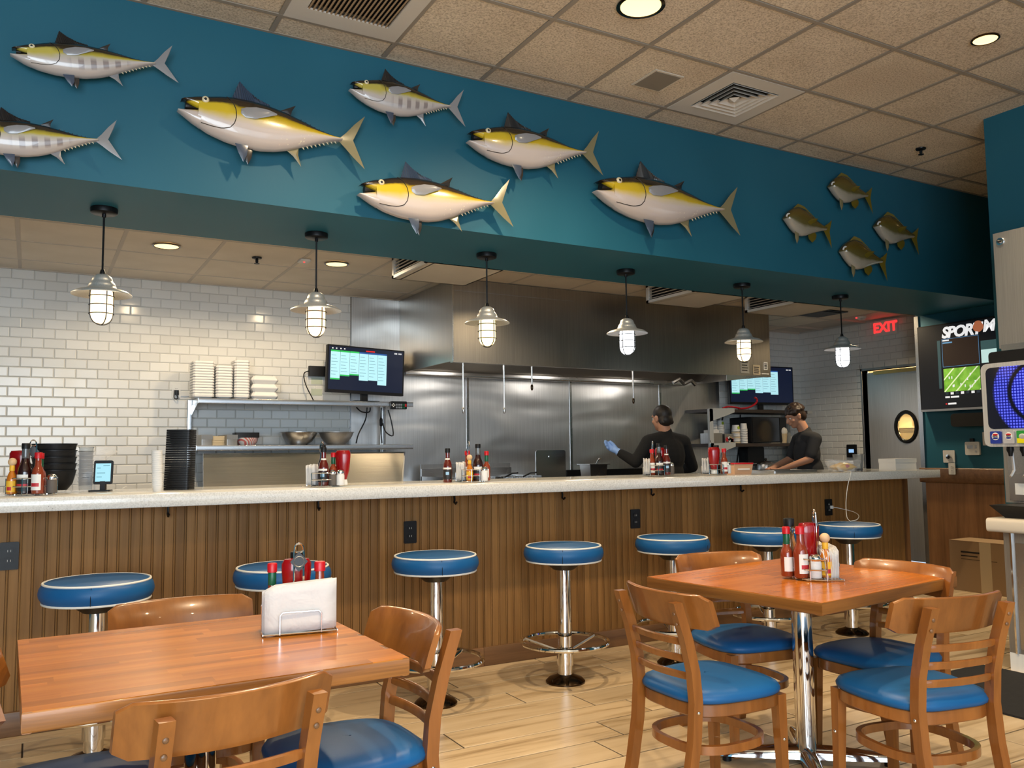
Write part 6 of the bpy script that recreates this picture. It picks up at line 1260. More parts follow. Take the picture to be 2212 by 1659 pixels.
for pts in ([(6.72, 7.12, 1.712), (6.80, 7.12, 1.73), (6.92, 7.12, 1.725), (6.99, 7.12, 1.712)], [(6.96, 7.12, 1.71), (7.10, 7.12, 1.725), (7.2, 7.12, 1.76), (7.25, 7.12, 1.80), (7.24, 7.12, 1.835), (7.215, 7.12, 1.84)]):
    q = MB(); q.tube(smooth_pts(pts), 0.011, 7); part(t, 'arm', q, 'red_cap')
for x, h_, r_, l in ((6.745, 0.30, 0.040, 'tallest stack of paper cups on the right shelf'), (6.845, 0.265, 0.042, 'stack of paper cups with a green print beside the tallest one'), (6.925, 0.205, 0.048, 'lower stack of cream paper cups with a green print'), (7.045, 0.215, 0.042, 'stack of cups nearest the microwave')):
    yy = 7.30 if x < 6.9 else 7.14
    t = thing('paper_cup_stack', l, 'cups', (x, yy, 1.319), 0, 'paper cups on the right shelf'); n = int(h_/0.019)-2
    for k in range(n): part(t, 'cup', MB().lathe([(r_*0.95, 0.0), (r_*1.04, 0.004), (r_*1.04, 0.008), (r_*0.95, 0.017)], 18), 'kraft' if r_ > 0.045 and k % 3 == 0 else 'paper', (0, 0, 0.019*k))
    part(t, 'cup', MB().lathe([(r_*0.95, 0.0), (r_*0.80, 0.055), (0.0, 0.055)], 18), 'paper', (0, 0, 0.019*n)); 
    if 'green' in l: part(t, 'print', MB().rbox(-0.014, 0.016, -r_*0.94-0.001, -r_*0.86, 0.008, 0.04, 0.01, 'y'), pm('print_green', (0.35, 0.45, 0.03), 0.5), (0, 0, 0.019*n))
t = thing('microwave', 'black microwave oven on the right shelf behind the man', 'microwave', (7.36, 7.25, 1.319))
part(t, 'case', MB().rbox(-0.25, 0.30, -0.17, 0.17, 0.008, 0.30, 0.01, 'y'), 'black_plastic'); part(t, 'door', MB().rbox(-0.24, 0.18, -0.178, -0.17, 0.02, 0.29, 0.006, 'y'), 'screen_off'); part(t, 'control_panel', MB().box(0.19, 0.29, -0.176, -0.17, 0.02, 0.29), 'black_plastic', smooth=False)
t = thing('packet_bin', 'grey utensil bin with white packets at the left of the right shelf', 'bin', (6.585, 7.16, 1.319)); part(t, 'bin', MB().box(-0.08, 0.08, -0.08, 0.1, 0, 0.115), 'dull_steel', smooth=False); part(t, 'packet', MB().rbox(-0.06, 0.055, -0.06, 0.07, 0.115, 0.15, 0.01), 'paper')
t = thing('utensil_bin', 'grey bin with mixed small packets on the right shelf', 'bin', (6.765, 7.12, 1.319)); part(t, 'bin', MB().box(-0.065, 0.065, -0.04, 0.06, 0, 0.105), 'dull_steel', smooth=False)
rnd = random.Random(9)
for k in range(6): part(t, 'packet', MB().box(-0.02, 0.02, -0.002, 0.002, -0.02, 0.02), ('paper', 'card', 'label_red')[k % 3], (rnd.uniform(-0.05, 0.05), -0.042, rnd.uniform(0.03, 0.09)), (0, rnd.uniform(-1, 1), 0), smooth=False)
t = thing('tall_cup', 'tan cup with a pale dome lid on the right shelf', 'cup', (7.62, 7.09, 1.319)); part(t, 'cup', MB().lathe([(0.0, 0), (0.034, 0), (0.046, 0.11), (0, 0.11)], 18), 'kraft'); part(t, 'lid', MB().ball((0, 0, 0.135), 0.048, 14, 10, (1, 1, 1.1)), 'label_white')
t = thing('towel_dispenser', 'black dispenser hanging under the right shelf', 'dispenser', (7.40, 7.40, 1.28)); part(t, 'case', MB().rbox(-0.14, 0.12, -0.1, 0.05, -0.22, 0.0, 0.02, 'y'), 'black_plastic'); part(t, 'outlet_slot', MB().box(-0.1, 0.08, -0.102, -0.1, -0.2, -0.19), 'dull_steel', smooth=False)
t = thing('stock_pot', 'round steel pot on the back bench beside the man', 'pot', (7.18, 6.95, 0.902)); part(t, 'pot', MB().lathe([(0.0, 0), (0.085, 0.0), (0.10, 0.04), (0.10, 0.17), (0.094, 0.185), (0, 0.19)], 24), 'steel'); part(t, 'lid', MB().lathe([(0.104, 0.185), (0.09, 0.2), (0.02, 0.22), (0, 0.222)], 24), 'steel'); part(t, 'knob', MB().ball((0, 0, 0.235), 0.016, 10, 8), 'black_plastic')
t = thing('work_bench', 'stainless work bench under the right shelf unit', 'bench', (0, 0, 0)); part(t, 'top', MB().box(6.5, 8.2, 6.75, 7.43, 0.86, 0.90), 'steel', smooth=False)
for x in (6.55, 8.15):
    for y in (6.8, 7.38): part(t, 'leg', MB().lathe([(0.02, 0), (0.02, 0.86)], 10, (x, y, 0)), 'dull_steel')
t = thing('wall_keypad', 'black control panel with a small blue display on the tiles beside the kitchen door', 'control panel', (XK-0.009, 6.72, 1.22)); part(t, 'case', MB().rbox(-0.02, 0, -0.065, 0.065, -0.075, 0.075, 0.008, 'x'), 'black_plastic'); part(t, 'display', MB().box(-0.0212, -0.02, -0.035, 0.035, -0.02, 0.02), emit_mat('display_blue', (0.35, 0.6, 0.95), 0.8), smooth=False)

# ------------------------------------------------------------------ television wall
tv = thing('television', 'large wall-mounted television with a football game at the right', 'television', (XR-0.002, 4.43, 1.995))
W2, H2 = 0.72, 0.405
part(tv, 'frame', MB().rbox(-0.06, -0.005, -W2, W2, -H2, H2, 0.008, 'x'), 'black_plastic')
sc2 = part(tv, 'screen', MB().box(-0.0615, -0.06, -W2+0.012, W2-0.012, -H2+0.02, H2-0.012), emit_mat('tv_black', (0.004, 0.005, 0.008), 0.5), smooth=False)
part(tv, 'bottom_bezel', MB().box(-0.064, -0.058, -W2, W2, -H2-0.004, -H2+0.016), 'dull_steel', smooth=False)
m, nt, b = new_mat('football_field'); v = coords(nt, (1, 1, 1)); wv = nd(nt, 'ShaderNodeTexWave'); wv.inputs['Scale'].default_value = 5.5; wv.bands_direction = 'DIAGONAL'; nt.links.new(v, wv.inputs['Vector'])
r1 = ramp(nt, [(0.93, (0, 0, 0)), (0.97, (1, 1, 1))]); nt.links.new(wv.outputs[0], r1.inputs[0]); n1 = noise(nt, v, 14, 3); r2 = ramp(nt, [(0.35, (0.10, 0.30, 0.02)), (0.65, (0.20, 0.44, 0.05))]); nt.links.new(n1.outputs[0], r2.inputs[0])
c_ = mixc(nt, r1.outputs[0], r2.outputs[0], (0.60, 0.72, 0.45)); nt.links.new(c_, b.inputs['Base Color']); nt.links.new(c_, b.inputs['Emission Color']); b.inputs['Emission Strength'].default_value = 0.75; MATS['football_field'] = m
def tvp(name, y0, y1, z0, z1, m, x=-0.0622): return part(sc2, name, MB().box(x, x+0.0006, y0, y1, z0, z1), m, smooth=False)
tvp('football_tile', 0.12, 0.47, -0.235, -0.02, 'football_field'); tvp('dark_show_tile', 0.12, 0.47, 0.0, 0.255, emit_mat('tv_brown', (0.020, 0.010, 0.006), 0.9))
for y0, y1, z0, z1 in ((0.117, 0.473, 0.255, 0.259), (0.117, 0.473, -0.004, 0.0), (0.117, 0.121, 0.0, 0.255), (0.469, 0.473, 0.0, 0.255)): tvp('tile_frame', y0, y1, z0, z1, emit_mat('tv_blue_line', (0.10, 0.25, 0.45), 0.7), -0.0626)
tvp('hockey_tile', -0.36, 0.10, 0.0, 0.17, emit_mat('tv_ice', (0.55, 0.78, 0.74), 0.8)); tvp('hockey_crowd', -0.36, 0.10, 0.12, 0.20, emit_mat('tv_crowd', (0.04, 0.09, 0.09), 0.8), -0.0628)
tvp('city_tile', -0.36, 0.10, -0.235, -0.02, emit_mat('tv_dim', (0.02, 0.03, 0.04), 0.7)); tvp('left_glow', 0.49, 0.52, -0.2, 0.25, emit_mat('tv_teal', (0.05, 0.11, 0.12), 0.5))
rnd = random.Random(4)
for k in range(11): y = rnd.uniform(0.15, 0.44); z = rnd.uniform(-0.21, -0.08); tvp('player', y-0.005, y+0.005, z-0.012, z+0.012, emit_mat('tv_white', (0.85, 0.85, 0.85), 0.8), -0.0628)
for k in range(7): y = 0.46-0.05*k; tvp('score_bar', y-0.03, y, -0.262, -0.24, emit_mat('tv_white', (0.85, 0.85, 0.85), 0.8) if k % 2 else emit_mat('tv_dim', (0.02, 0.03, 0.04), 0.7), -0.0628)
part(sc2, 'headline', text_mesh('SPORT', 0.140, 'tv_white', 0.0006, 0.2, 0.006, 'LEFT', 0.86), None, (-0.0628, 0.470, 0.312), FACE_NEG_X)
part(sc2, 'headline', text_mesh('M', 0.140, 'tv_white', 0.0006, 0.2, 0.006, 'LEFT', 0.92), None, (-0.0628, 0.075, 0.325), FACE_NEG_X)
part(sc2, 'presenter_head', MB().ball((-0.063, 0.115, 0.335), 0.05, 16, 10, (0.02, 1, 1.05)), emit_mat('tv_skin', (0.45, 0.14, 0.06), 0.7))
tvp('caption_bar', 0.42, 0.465, -0.292, -0.276, MATS['tv_white'])
tvp('caption_bar', 0.33, 0.41, -0.292, -0.276, MATS['tv_white']); tvp('live_dot', 0.45, 0.465, -0.352, -0.34, MATS['status_red']); tvp('caption_bar', 0.36, 0.44, -0.354, -0.338, MATS['tv_white']); tvp('tile_title', 0.37, 0.465, 0.215, 0.228, emit_mat('tv_link', (0.12, 0.3, 0.5), 0.8), -0.0628); tvp('tile_title', 0.40, 0.465, 0.238, 0.25, MATS['tv_white'], -0.0628)
single('sound_bar', MB().rbox(-0.07, -0.002, -0.75, 0.30, -0.06, 0.06, 0.03, 'x'), 'black_matte', 'black speaker bar on the blue wall below the television', 'speaker', (XR-0.001, 4.55, 1.495))
t = thing('thermostat', 'white wall thermostat with a grey display beside the drinks machine', 'thermostat', (XR-0.001, 4.69, 1.235)); part(t, 'case', MB().rbox(-0.025, 0, -0.07, 0.065, -0.06, 0.06, 0.012, 'x'), 'white_plastic'); part(t, 'display', MB().box(-0.0262, -0.025, -0.01, 0.045, 0.0, 0.03), 'dull_steel', smooth=False); part(t, 'button', MB().box(-0.027, -0.025, -0.045, -0.03, -0.035, -0.02).box(-0.027, -0.025, -0.045, -0.03, 0.0, 0.03), 'dull_steel', smooth=False); part(t, 'sensor', MB().box(-0.02, 0, -0.015, 0.02, 0.06, 0.09), 'black_plastic', smooth=False)
t = thing('dial_switch', 'white wall plate with a round black-lettered dial on the blue wall', 'switch', (XR-0.001, 4.925, 1.165)); part(t, 'plate', MB().rbox(-0.008, 0, -0.055, 0.06, -0.06, 0.055, 0.006, 'x'), 'white_plastic'); part(t, 'dial', MB().lathe([(0.025, 0.0), (0.022, 0.018), (0.0, 0.02)], 18), 'chrome', (-0.008, 0, -0.005), (0, R(-90), 0)); part(t, 'pointer', MB().box(-0.03, -0.026, -0.03, 0.012, -0.012, -0.004), 'black_plastic', smooth=False)
t = outlet((XR-0.053, 4.87, 1.05), 'white outlet hanging just below the dial plate', R(-90), 'white_plastic', None, 0.85)
single('wall_switch', MB().rbox(-0.008, -0.0, -0.06, 0.06, -0.06, 0.06, 0.006, 'x').box(-0.012, -0.008, -0.02, 0.02, -0.03, 0.03), 'white_plastic', 'cream switch plate above the thermostat, half hidden by the drinks machine', 'switch', (XR-0.001, 4.535, 1.32))
t = thing('cardboard_box', 'worn cardboard carton standing on the floor against the wainscot', 'carton', (7.255, 4.52, 0)); bx = part(t, 'carton', MB().box(-0.15, 0.15, -0.30, 0.225, 0, 0.43), 'card', smooth=False)
part(bx, 'tape', MB().box(-0.152, -0.15, -0.15, -0.05, 0.0, 0.431), 'kraft', smooth=False); part(bx, 'print', MB().box(-0.1512, -0.15, -0.05, 0.12, 0.33, 0.345).box(-0.1512, -0.15, -0.03, 0.12, 0.30, 0.31).box(-0.1512, -0.15, -0.2, 0.12, 0.275, 0.279), 'fin_dark', smooth=False); part(bx, 'flap', MB().box(-0.151, 0.151, -0.30, 0.225, 0.43, 0.434), 'card', smooth=False)
t = thing('step_stool', 'pale folding step stool leaning behind the end of the bar', 'step stool', (6.95, 5.4, 0), R(10))
part(t, 'rail', MB().box(-0.06, -0.02, -0.02, 0.02, 0, 0.78), 'white_metal', smooth=False); part(t, 'rail', MB().box(0.03, 0.07, -0.02, 0.02, 0, 0.78), 'white_metal', smooth=False); part(t, 'step', MB().box(-0.06, 0.07, -0.03, 0.1, 0.3, 0.32).box(-0.06, 0.07, -0.03, 0.1, 0.56, 0.58), 'white_metal', smooth=False); part(t, 'cap', MB().rbox(-0.06, 0.02, -0.03, 0.03, 0.78, 0.83, 0.01), pm('cap_blue', (0.05, 0.10, 0.35), 0.5))
t = thing('black_bag', 'black bag hanging beside the pale step stool behind the bar end', 'bag', (7.12, 5.35, 0.62)); part(t, 'bag', MB().ball((0, 0, 0.08), 0.13, 16, 10, (1.2, 0.5, 0.75)), 'black_matte'); q = MB(); q.tube(smooth_pts([(-0.1, 0, 0.12), (-0.06, 0, 0.2), (0.06, 0, 0.2), (0.1, 0, 0.12)]), 0.01, 6); part(t, 'strap', q, 'black_matte')

# ------------------------------------------------------------------ drinks machine
mc = thing('drinks_cabinet', 'grey steel cabinet carrying the drinks machine at the right edge', 'cabinet', (4.80, 0, 0))
part(mc, 'body', MB().box(0.0, 0.64, 1.75, 2.875, 0.10, 0.765), 'dull_steel', smooth=False)
for y0, y1 in ((2.31, 2.80), (1.79, 2.29)):
    d_ = part(mc, 'door', MB().rbox(-0.018, 0, y0, y1, 0.13, 0.71, 0.006, 'x'), 'steel'); part(d_, 'handle', MB().rbox(-0.04, -0.018, y0+0.03, y0+0.05, 0.35, 0.55, 0.006, 'x'), 'chrome')
part(mc, 'edge_strip', MB().box(-0.012, 0.0, 2.825, 2.835, 0.10, 0.765), 'chrome', smooth=False)
part(mc, 'worktop', MB().rbox(-0.06, 0.64, 1.72, 2.935, 0.765, 0.842, 0.02, 'y'), 'offwhite')
for y in (2.83, 1.80): part(mc, 'foot_block', MB().box(0.0, 0.05, y-0.045, y+0.045, 0.0, 0.10), 'white_plastic', smooth=False); part(mc, 'foot_block', MB().box(0.58, 0.63, y-0.045, y+0.045, 0.0, 0.10), 'white_plastic', smooth=False)
dr = thing('drinks_dispenser', 'soft drink dispenser with a blue lit panel and flavour buttons, cut off at the right', 'drinks machine', (4.80, 0, 0))
part(dr, 'drip_tray', MB().loft([[(0.02, 1.80, 0.843), (0.62, 1.80, 0.843), (0.62, 2.87, 0.843), (0.02, 2.87, 0.843)], [(-0.04, 1.80, 0.915), (0.62, 1.80, 0.915), (0.62, 2.925, 0.915), (-0.04, 2.925, 0.915)]]), 'black_plastic', smooth=False)
part(dr, 'splash_panel', MB().box(0.22, 0.24, 1.80, 2.955, 0.93, 1.24), 'steel', smooth=False); part(dr, 'rear_post', MB().box(0.24, 0.60, 1.80, 2.99, 0.916, 1.25), 'dull_steel', smooth=False)
part(dr, 'rating_label', MB().box(0.2185, 0.22, 2.86, 2.92, 0.965, 1.03), 'label_white', smooth=False)
hs_ = MB().rbox(-0.03, 0.62, 1.80, 2.935, 1.245, 1.72, 0.035, 'x'); part(dr, 'housing', hs_, 'galv')
gm = new_mat('dot_panel'); m, nt, b = gm
vo = nd(nt, 'ShaderNodeTexVoronoi'); vo.inputs['Scale'].default_value = 62; vo.inputs['Randomness'].default_value = 0.0; v = coords(nt); nt.links.new(v, vo.inputs['Vector']); r1 = ramp(nt, [(0.28, (1, 1, 1)), (0.42, (0, 0, 0))]); nt.links.new(vo.outputs['Distance'], r1.inputs[0])
ln_ = nd(nt, 'ShaderNodeVectorMath', operation='DISTANCE'); ln_.inputs[1].default_value = (0, 2.60, 1.545); sepm = nd(nt, 'ShaderNodeVectorMath', operation='MULTIPLY'); sepm.inputs[1].default_value = (0, 1, 1); nt.links.new(v, sepm.inputs[0]); nt.links.new(sepm.outputs[0], ln_.inputs[0])
r2 = ramp(nt, [(0.0, (1, 1, 1)), (0.06, (1, 1, 1)), (0.075, (0, 0, 0)), (0.085, (0, 0, 0)), (0.10, (0.8, 0.8, 0.8)), (0.155, (0.8, 0.8, 0.8)), (0.165, (0.0, 0, 0)), (0.18, (0, 0, 0)), (0.195, (0.6, 0.6, 0.6)), (0.255, (0.6, 0.6, 0.6)), (0.27, (0, 0, 0))]); nt.links.new(ln_.outputs['Value'], r2.inputs[0])
base_ = mixc(nt, r1.outputs[0], (0.006, 0.008, 0.20), (0.10, 0.13, 0.95)); c_ = mixc(nt, r2.outputs[0], (0.003, 0.003, 0.006), base_); nt.links.new(c_, b.inputs['Base Color']); nt.links.new(c_, b.inputs['Emission Color']); b.inputs['Emission Strength'].default_value = 1.2; b.inputs['Roughness'].default_value = 0.1; MATS['dot_panel'] = m
part(dr, 'light_panel', MB().rbox(-0.0335, -0.03, 1.86, 2.905, 1.345, 1.695, 0.03, 'x'), 'dot_panel')
part(dr, 'lit_badge', MB().lathe([(0.0, 0.0), (0.085, 0.0), (0.085, 0.004), (0, 0.004)], 28), emit_mat('badge_white', (0.9, 0.92, 1.0), 1.1), (-0.034, 2.60, 1.545), (0, R(-90), 0))
part(dr, 'top_cover', MB().rbox(0.02, 0.60, 1.80, 2.915, 1.72, 1.79, 0.02, 'x'), 'black_plastic')
for k, (ca, cb, ring_) in enumerate(((('label_navy', (0.02, 0.04, 0.28)), None, True), (('label_silver', (0.42, 0.42, 0.44)), None, True), (('label_green', (0.03, 0.28, 0.05)), ('label_lemon', (0.75, 0.65, 0.01)), False), (('label_lemon', (0.75, 0.65, 0.01)), None, False), (('label_navy', (0.02, 0.04, 0.28)), None, True))):
    y = 2.862-0.075*k; bt = part(dr, 'flavour_button', MB().rbox(-0.043, -0.03, y-0.031, y+0.031, 1.262, 1.332, 0.006, 'x'), pm(ca[0], ca[1], 0.25))
    if cb: part(bt, 'button_band', MB().box(-0.0442, -0.043, y-0.029, y+0.029, 1.264, 1.29), pm(cb[0], cb[1], 0.3), smooth=False); part(bt, 'button_emblem', MB().ball((-0.043, y, 1.300), 0.019, 14, 8, (0.12, 1, 0.85)), 'galv')
    if ring_:
        part(bt, 'emblem_disc', MB().ball((-0.043, y, 1.303), 0.0215, 18, 10, (0.10, 1, 1)), 'label_white'); part(bt, 'emblem_red', MB().ball((-0.0438, y, 1.312), 0.0165, 14, 8, (0.10, 1, 0.42)), 'red_cap'); part(bt, 'emblem_dark', MB().ball((-0.0438, y, 1.294), 0.0165, 14, 8, (0.10, 1, 0.40)), 'label_navy')
        part(bt, 'emblem_text', text_mesh('PEPSI', 0.0125, 'label_black', 0.0003, 0, 0.0003), None, (-0.0462, y, 1.303), FACE_NEG_X)
    nz_ = part(dr, 'nozzle', MB().lathe([(0.018, 1.245), (0.020, 1.225), (0.012, 1.205), (0.010, 1.19), (0, 1.19)], 14, (0.06, y-0.02, 0)), 'black_plastic'); lv = MB(); lv.tube([(0.075, y-0.02, 1.225), (0.085, y-0.02, 1.11), (0.07, y-0.015, 1.085), (0.06, y-0.012, 1.075)], 0.008, 6); part(nz_, 'lever', lv, 'galv')
ic = thing('ice_machine', 'grey stainless ice machine on top of the drinks dispenser with a round lock', 'ice machine', (4.90, 0, 0))
part(ic, 'cabinet', MB().box(0.0, 0.55, 1.70, 2.895, 1.815, 2.495), 'dull_steel', smooth=False); part(ic, 'base_strip', MB().box(-0.006, 0.0, 1.70, 2.88, 1.80, 1.835), 'steel', smooth=False)
lk = part(ic, 'lock', MB().lathe([(0.0, 0.0), (0.024, 0.0), (0.022, 0.008), (0, 0.009)], 18), 'chrome', (0.0, 2.852, 2.44), (0, R(-90), 0)); part(lk, 'keyhole', MB().box(-0.004, 0.004, -0.010, 0.010, 0.009, 0.0105), 'black_plastic', smooth=False)
single('floor_mat', MB().rbox(3.98, 4.76, 1.5, 3.02, 0.001, 0.010, 0.03), 'black_matte', 'black rubber mat on the floor in front of the drinks cabinet', 'mat')
# a fish high on the side wall, only its yellow snout in the frame
sf = make_tuna('tuna on the blue side wall, only the tip in view at the right edge', 'yellow', 0.6, 'fin_dark', 'mounted tuna on the side wall'); sf.location = (5.40, 2.80, 2.735); sf.rotation_euler = (0, 0, R(-90)); sf.scale = (0.8, 0.7, 0.8)
# ------------------------------------------------------------------ people
def fused(name, shapes, mat, voxel=0.008, smooth_it=6):
    """one continuous surface from tapered limbs ('c', p0, r0, p1, r1) and ellipsoids ('b', centre, radii[, tilt about x])"""
    mb = MB()
    for s in shapes:
        if s[0] == 'c':
            p0, r0, p1, r1 = Vector(s[1]), s[2], Vector(s[3]), s[4]; d = (p1-p0); L = d.length; d.normalize()
            q = MB(); prof = [(0.0, -r0)]+[(r0*math.cos(R(a)), -r0*math.sin(R(-a))*-1 if False else r0*math.sin(R(a))) for a in (-60, -30, 0)]+[(r1*math.cos(R(a)), L+r1*math.sin(R(a))) for a in (0, 30, 60)]+[(0.0, L+r1)]
            q.lathe(prof, 14); q.xf(Matrix.Translation(p0) @ d.to_track_quat('Z', 'Y').to_matrix().to_4x4()); mb.add(q.v, q.f)
        else:
            q = MB().ball((0, 0, 0), 1.0, 18, 12); t = s[3] if len(s) > 3 else 0.0
            q.xf(Matrix.Translation(s[1]) @ Matrix.Rotation(t, 4, 'X') @ Matrix.Diagonal((*s[2], 1))); mb.add(q.v, q.f)
    me = mb.mesh(name, [mat]); o = bpy.data.objects.new(name, me); C.objects.link(o)
    r = o.modifiers.new('fuse', 'REMESH'); r.mode = 'VOXEL'; r.voxel_size = voxel; r.use_smooth_shade = True
    sm = o.modifiers.new('soften', 'SMOOTH'); sm.factor = 0.5; sm.iterations = smooth_it
    bpy.context.view_layer.update()
    out = bpy.data.meshes.new_from_object(o.evaluated_get(bpy.context.evaluated_depsgraph_get())); out.name = name
    bpy.data.objects.remove(o); out.materials.clear(); out.materials.append(mt(mat))
    out.polygons.foreach_set('use_smooth', [True]*len(out.polygons)); return out
def hand(w, fwd, side, up=(0, 0, 1), curl=0.35, s=1.0):
    """palm and five bent fingers leaving the wrist w along fwd; side points to the thumb"""
    w, f, sd = Vector(w), Vector(fwd).normalized(), Vector(side).normalized(); n = f.cross(sd).normalized(); out = []
    pc = w+f*0.05*s; out.append(('c', tuple(w), 0.024*s, tuple(pc), 0.027*s))
    for k, (off, ln) in enumerate(((0.030, 0.066), (0.010, 0.075), (-0.010, 0.070), (-0.029, 0.054))):
        a = w+f*0.045*s+sd*off*0.7*s; b = w+f*0.090*s+sd*off*s; c = b+(f*(1-curl)+n*curl*-1).normalized()*ln*0.5*s; d = c+(f*(1-2*curl)+n*curl*-1.8).normalized()*ln*0.5*s
        out += [('c', tuple(a), 0.0125*s, tuple(b), 0.0105*s), ('c', tuple(b), 0.0105*s, tuple(c), 0.0095*s), ('c', tuple(c), 0.0095*s, tuple(d), 0.0085*s)]
    a = w+f*0.02*s+sd*0.02*s; b = w+f*0.045*s+sd*0.048*s-n*0.008*s; c = b+f*0.032*s+sd*0.010*s-n*0.012*s
    out += [('c', tuple(a), 0.014*s, tuple(b), 0.0115*s), ('c', tuple(b), 0.0115*s, tuple(c), 0.0095*s)]
    return out
def legs(dx=0.095, r=0.0):
    out = []
    for s in (-1, 1):
        out += [('c', (s*dx, -0.005, 0.86), 0.088+r, (s*dx*1.05, 0.012, 0.47), 0.056+r), ('c', (s*dx*1.05, 0.012, 0.47), 0.056+r, (s*dx*1.1, -0.02, 0.09), 0.038+r)]
    return out
def shoes():
    out = []
    for s in (-1, 1): out += [('c', (s*0.105, -0.05, 0.045), 0.045, (s*0.115, 0.13, 0.036), 0.036)]
    return out
def head_shapes(c, tilt):
    """head about its centre c, facing +y, tipped forward by tilt"""
    Mh = Matrix.Translation(c) @ Matrix.Rotation(-tilt, 4, 'X'); P = lambda x, y, z: tuple(Mh @ Vector((x, y, z)))
    out = [('b', P(0, -0.012, 0.028), (0.076, 0.094, 0.088), -tilt), ('b', P(0, 0.018, -0.03), (0.062, 0.070, 0.078), -tilt), ('b', P(0, 0.045, -0.085), (0.036, 0.034, 0.026), -tilt),
           ('c', P(0, 0.085, 0.005), 0.010, P(0, 0.104, -0.028), 0.014), ('b', P(0, 0.085, -0.056), (0.024, 0.012, 0.010), -tilt), ('b', P(0, 0.075, 0.03), (0.055, 0.016, 0.012), -tilt)]
    for s in (-1, 1): out += [('b', P(s*0.077, -0.010, -0.010), (0.010, 0.020, 0.032), -tilt), ('b', P(s*0.083, -0.018, 0.004), (0.008, 0.015, 0.018), -tilt), ('b', P(s*0.042, 0.055, -0.025), (0.022, 0.022, 0.02), -tilt)]
    return out, P
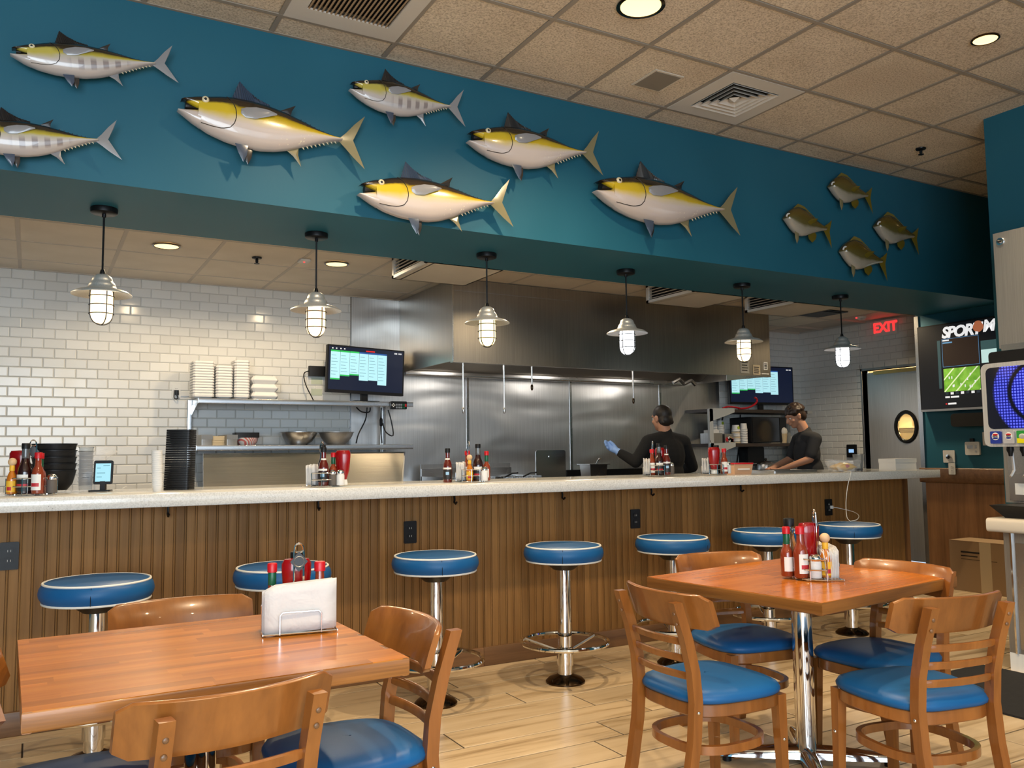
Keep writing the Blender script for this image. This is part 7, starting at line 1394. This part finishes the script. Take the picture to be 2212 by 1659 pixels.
def person(label, loc, rz, cfg):
    t = thing('person', label, 'person', loc, rz)
    H = Vector(cfg['head']); hs, P = head_shapes(H, cfg['tilt']); sk = list(hs); A = cfg['arms']; nb = cfg['neck']
    sk += [('c', nb, 0.060, P(0, -0.02, -0.05), 0.054), ('b', (0, nb[1]*0.6, 1.18), (0.150, 0.095, 0.17)), ('b', (0, 0, 0.98), (0.135, 0.095, 0.15)), ('b', (0, -0.005, 0.88), (0.145, 0.105, 0.09))]+legs()
    for sh, el, wr, side in A: sk += [('c', (nb[0], nb[1], nb[2]-0.07), 0.050, sh, 0.050), ('c', sh, 0.050, el, 0.041), ('c', el, 0.040, wr, 0.026)]+hand(wr, Vector(wr)-Vector(el), side)
    for s in (-1, 1): sk += [('c', (s*0.105, -0.05, 0.05), 0.038, (s*0.112, 0.11, 0.034), 0.03)]
    body = link('body', fused('body', sk, 'skin', 0.0075, 4), t)
    sh_ = [('b', (0, nb[1]*0.7, 1.20), (0.178*cfg.get('bulk', 1), 0.125*cfg.get('bulk', 1), 0.20)), ('b', (0, -0.01, 1.02), (0.165*cfg.get('bulk', 1), 0.125*cfg.get('bulk', 1), 0.18)), ('b', (0, -0.01, 0.90), (0.17, 0.13, 0.12)), ('c', (0, nb[1], nb[2]+0.012), 0.067, (0, nb[1]*0.8, nb[2]-0.09), 0.115)]
    for sh, el, wr, side in A:
        e = Vector(sh).lerp(Vector(el), cfg['sleeve']) if cfg['sleeve'] <= 1 else Vector(el)
        sh_ += [('c', (nb[0], nb[1], nb[2]-0.045), 0.078, sh, 0.070), ('c', sh, 0.068, tuple(e), 0.056)]
        if cfg['sleeve'] > 1: sh_ += [('c', el, 0.055, tuple(Vector(el).lerp(Vector(wr), cfg['sleeve']-1)), 0.042)]
    link('shirt', fused('shirt', sh_, cfg['shirt'], 0.009, 5), t)
    link('trousers', fused('trousers', legs(0.095, 0.016)+[('b', (0, -0.005, 0.87), (0.158, 0.118, 0.10))], 'denim', 0.010, 3), t)
    link('shoes', fused('shoes', shoes(), 'black_plastic', 0.008, 2), t)
    hr = []; rnd = random.Random(cfg['seed'])
    if cfg['hair'] == 'short':
        hr = [('b', P(0, -0.022, 0.040), (0.083, 0.096, 0.086), -cfg['tilt']), ('b', P(0, -0.055, -0.02), (0.074, 0.062, 0.065), -cfg['tilt']), ('c', P(-0.05, -0.075, -0.045), 0.024, P(0.05, -0.075, -0.045), 0.024)]
    else:
        hr = [('b', P(0, -0.022, 0.040), (0.086, 0.096, 0.086), -cfg['tilt']), ('b', P(0, -0.062, -0.02), (0.074, 0.056, 0.062), -cfg['tilt']), ('b', P(-0.055, -0.035, 0.012), (0.030, 0.045, 0.045), -cfg['tilt']), ('b', P(0.055, -0.035, 0.012), (0.030, 0.045, 0.045), -cfg['tilt'])]
        for k in range(150):
            a = rnd.uniform(0, 2*math.pi); z = rnd.uniform(0.15, 1.0); rr_ = math.sqrt(1-z*z); hr.append(('b', P(0.086*rr_*math.cos(a), -0.022+0.096*rr_*math.sin(a), 0.03+0.096*z), (0.017, 0.017, 0.017)))
    link('hair', fused('hair', hr, cfg['haircol'], 0.007, 2), t)
    for s in (-1, 1):
        e = part(t, 'eye', MB().ball(P(s*0.032, 0.069, 0.004), 0.0095, 10, 8), 'eye_white'); part(e, 'iris', MB().ball(P(s*0.032, 0.0745, 0.002), 0.0062, 8, 6), 'black_plastic')
    return t
ck1 = person('cook in a long-sleeved black shirt, seen from behind, reaching left over the griddle', (5.13, 6.22, 0), R(4),
       dict(head=(-0.03, 0.0, 1.545), tilt=0.12, neck=(0, -0.02, 1.40), sleeve=1.9, shirt='cloth_black', hair='short', haircol='hair', seed=1, bulk=1.18,
            arms=[((-0.215, -0.02, 1.325), (-0.33, 0.03, 1.145), (-0.415, 0.16, 1.235), (0, 0.3, 1)), ((0.225, -0.02, 1.325), (0.375, 0.02, 1.09), (0.27, 0.24, 1.03), (-1, 0.2, 0.3))]))
gv = []
part(ck1, 'glove_cuff', MB().tube([(-0.405, 0.145, 1.225), (-0.425, 0.175, 1.245)], [0.036, 0.033], 14), 'glove_blue')
link('glove', fused('glove', [(a, b, c+0.0035, d, e+0.0035) for a, b, c, d, e in hand((-0.415, 0.16, 1.235), (-0.085, 0.13, 0.09), (0, 0.3, 1))], 'glove_blue', 0.006, 2), ck1)
person('man with curly dark hair and a charcoal t-shirt, head bowed over the counter', (6.99, 6.17, 0), R(66),
       dict(head=(0.0, 0.135, 1.585), tilt=0.42, neck=(0, 0.03, 1.415), sleeve=0.82, shirt='cloth_charcoal', hair='curly', haircol='hair_brown', seed=2,
            arms=[((-0.20, 0.02, 1.345), (-0.235, 0.10, 1.145), (-0.17, 0.37, 1.045), (1, 0.2, 0.3)), ((0.20, 0.02, 1.345), (0.235, 0.10, 1.145), (0.14, 0.36, 1.045), (-1, 0.2, 0.3))]))
single('cutting_board', MB().rbox(6.35, 6.95, 5.75, 6.12, 0.98, 1.0, 0.02), 'dull_steel', 'steel work surface under the bowed man\'s hands', 'worktop') if False else None
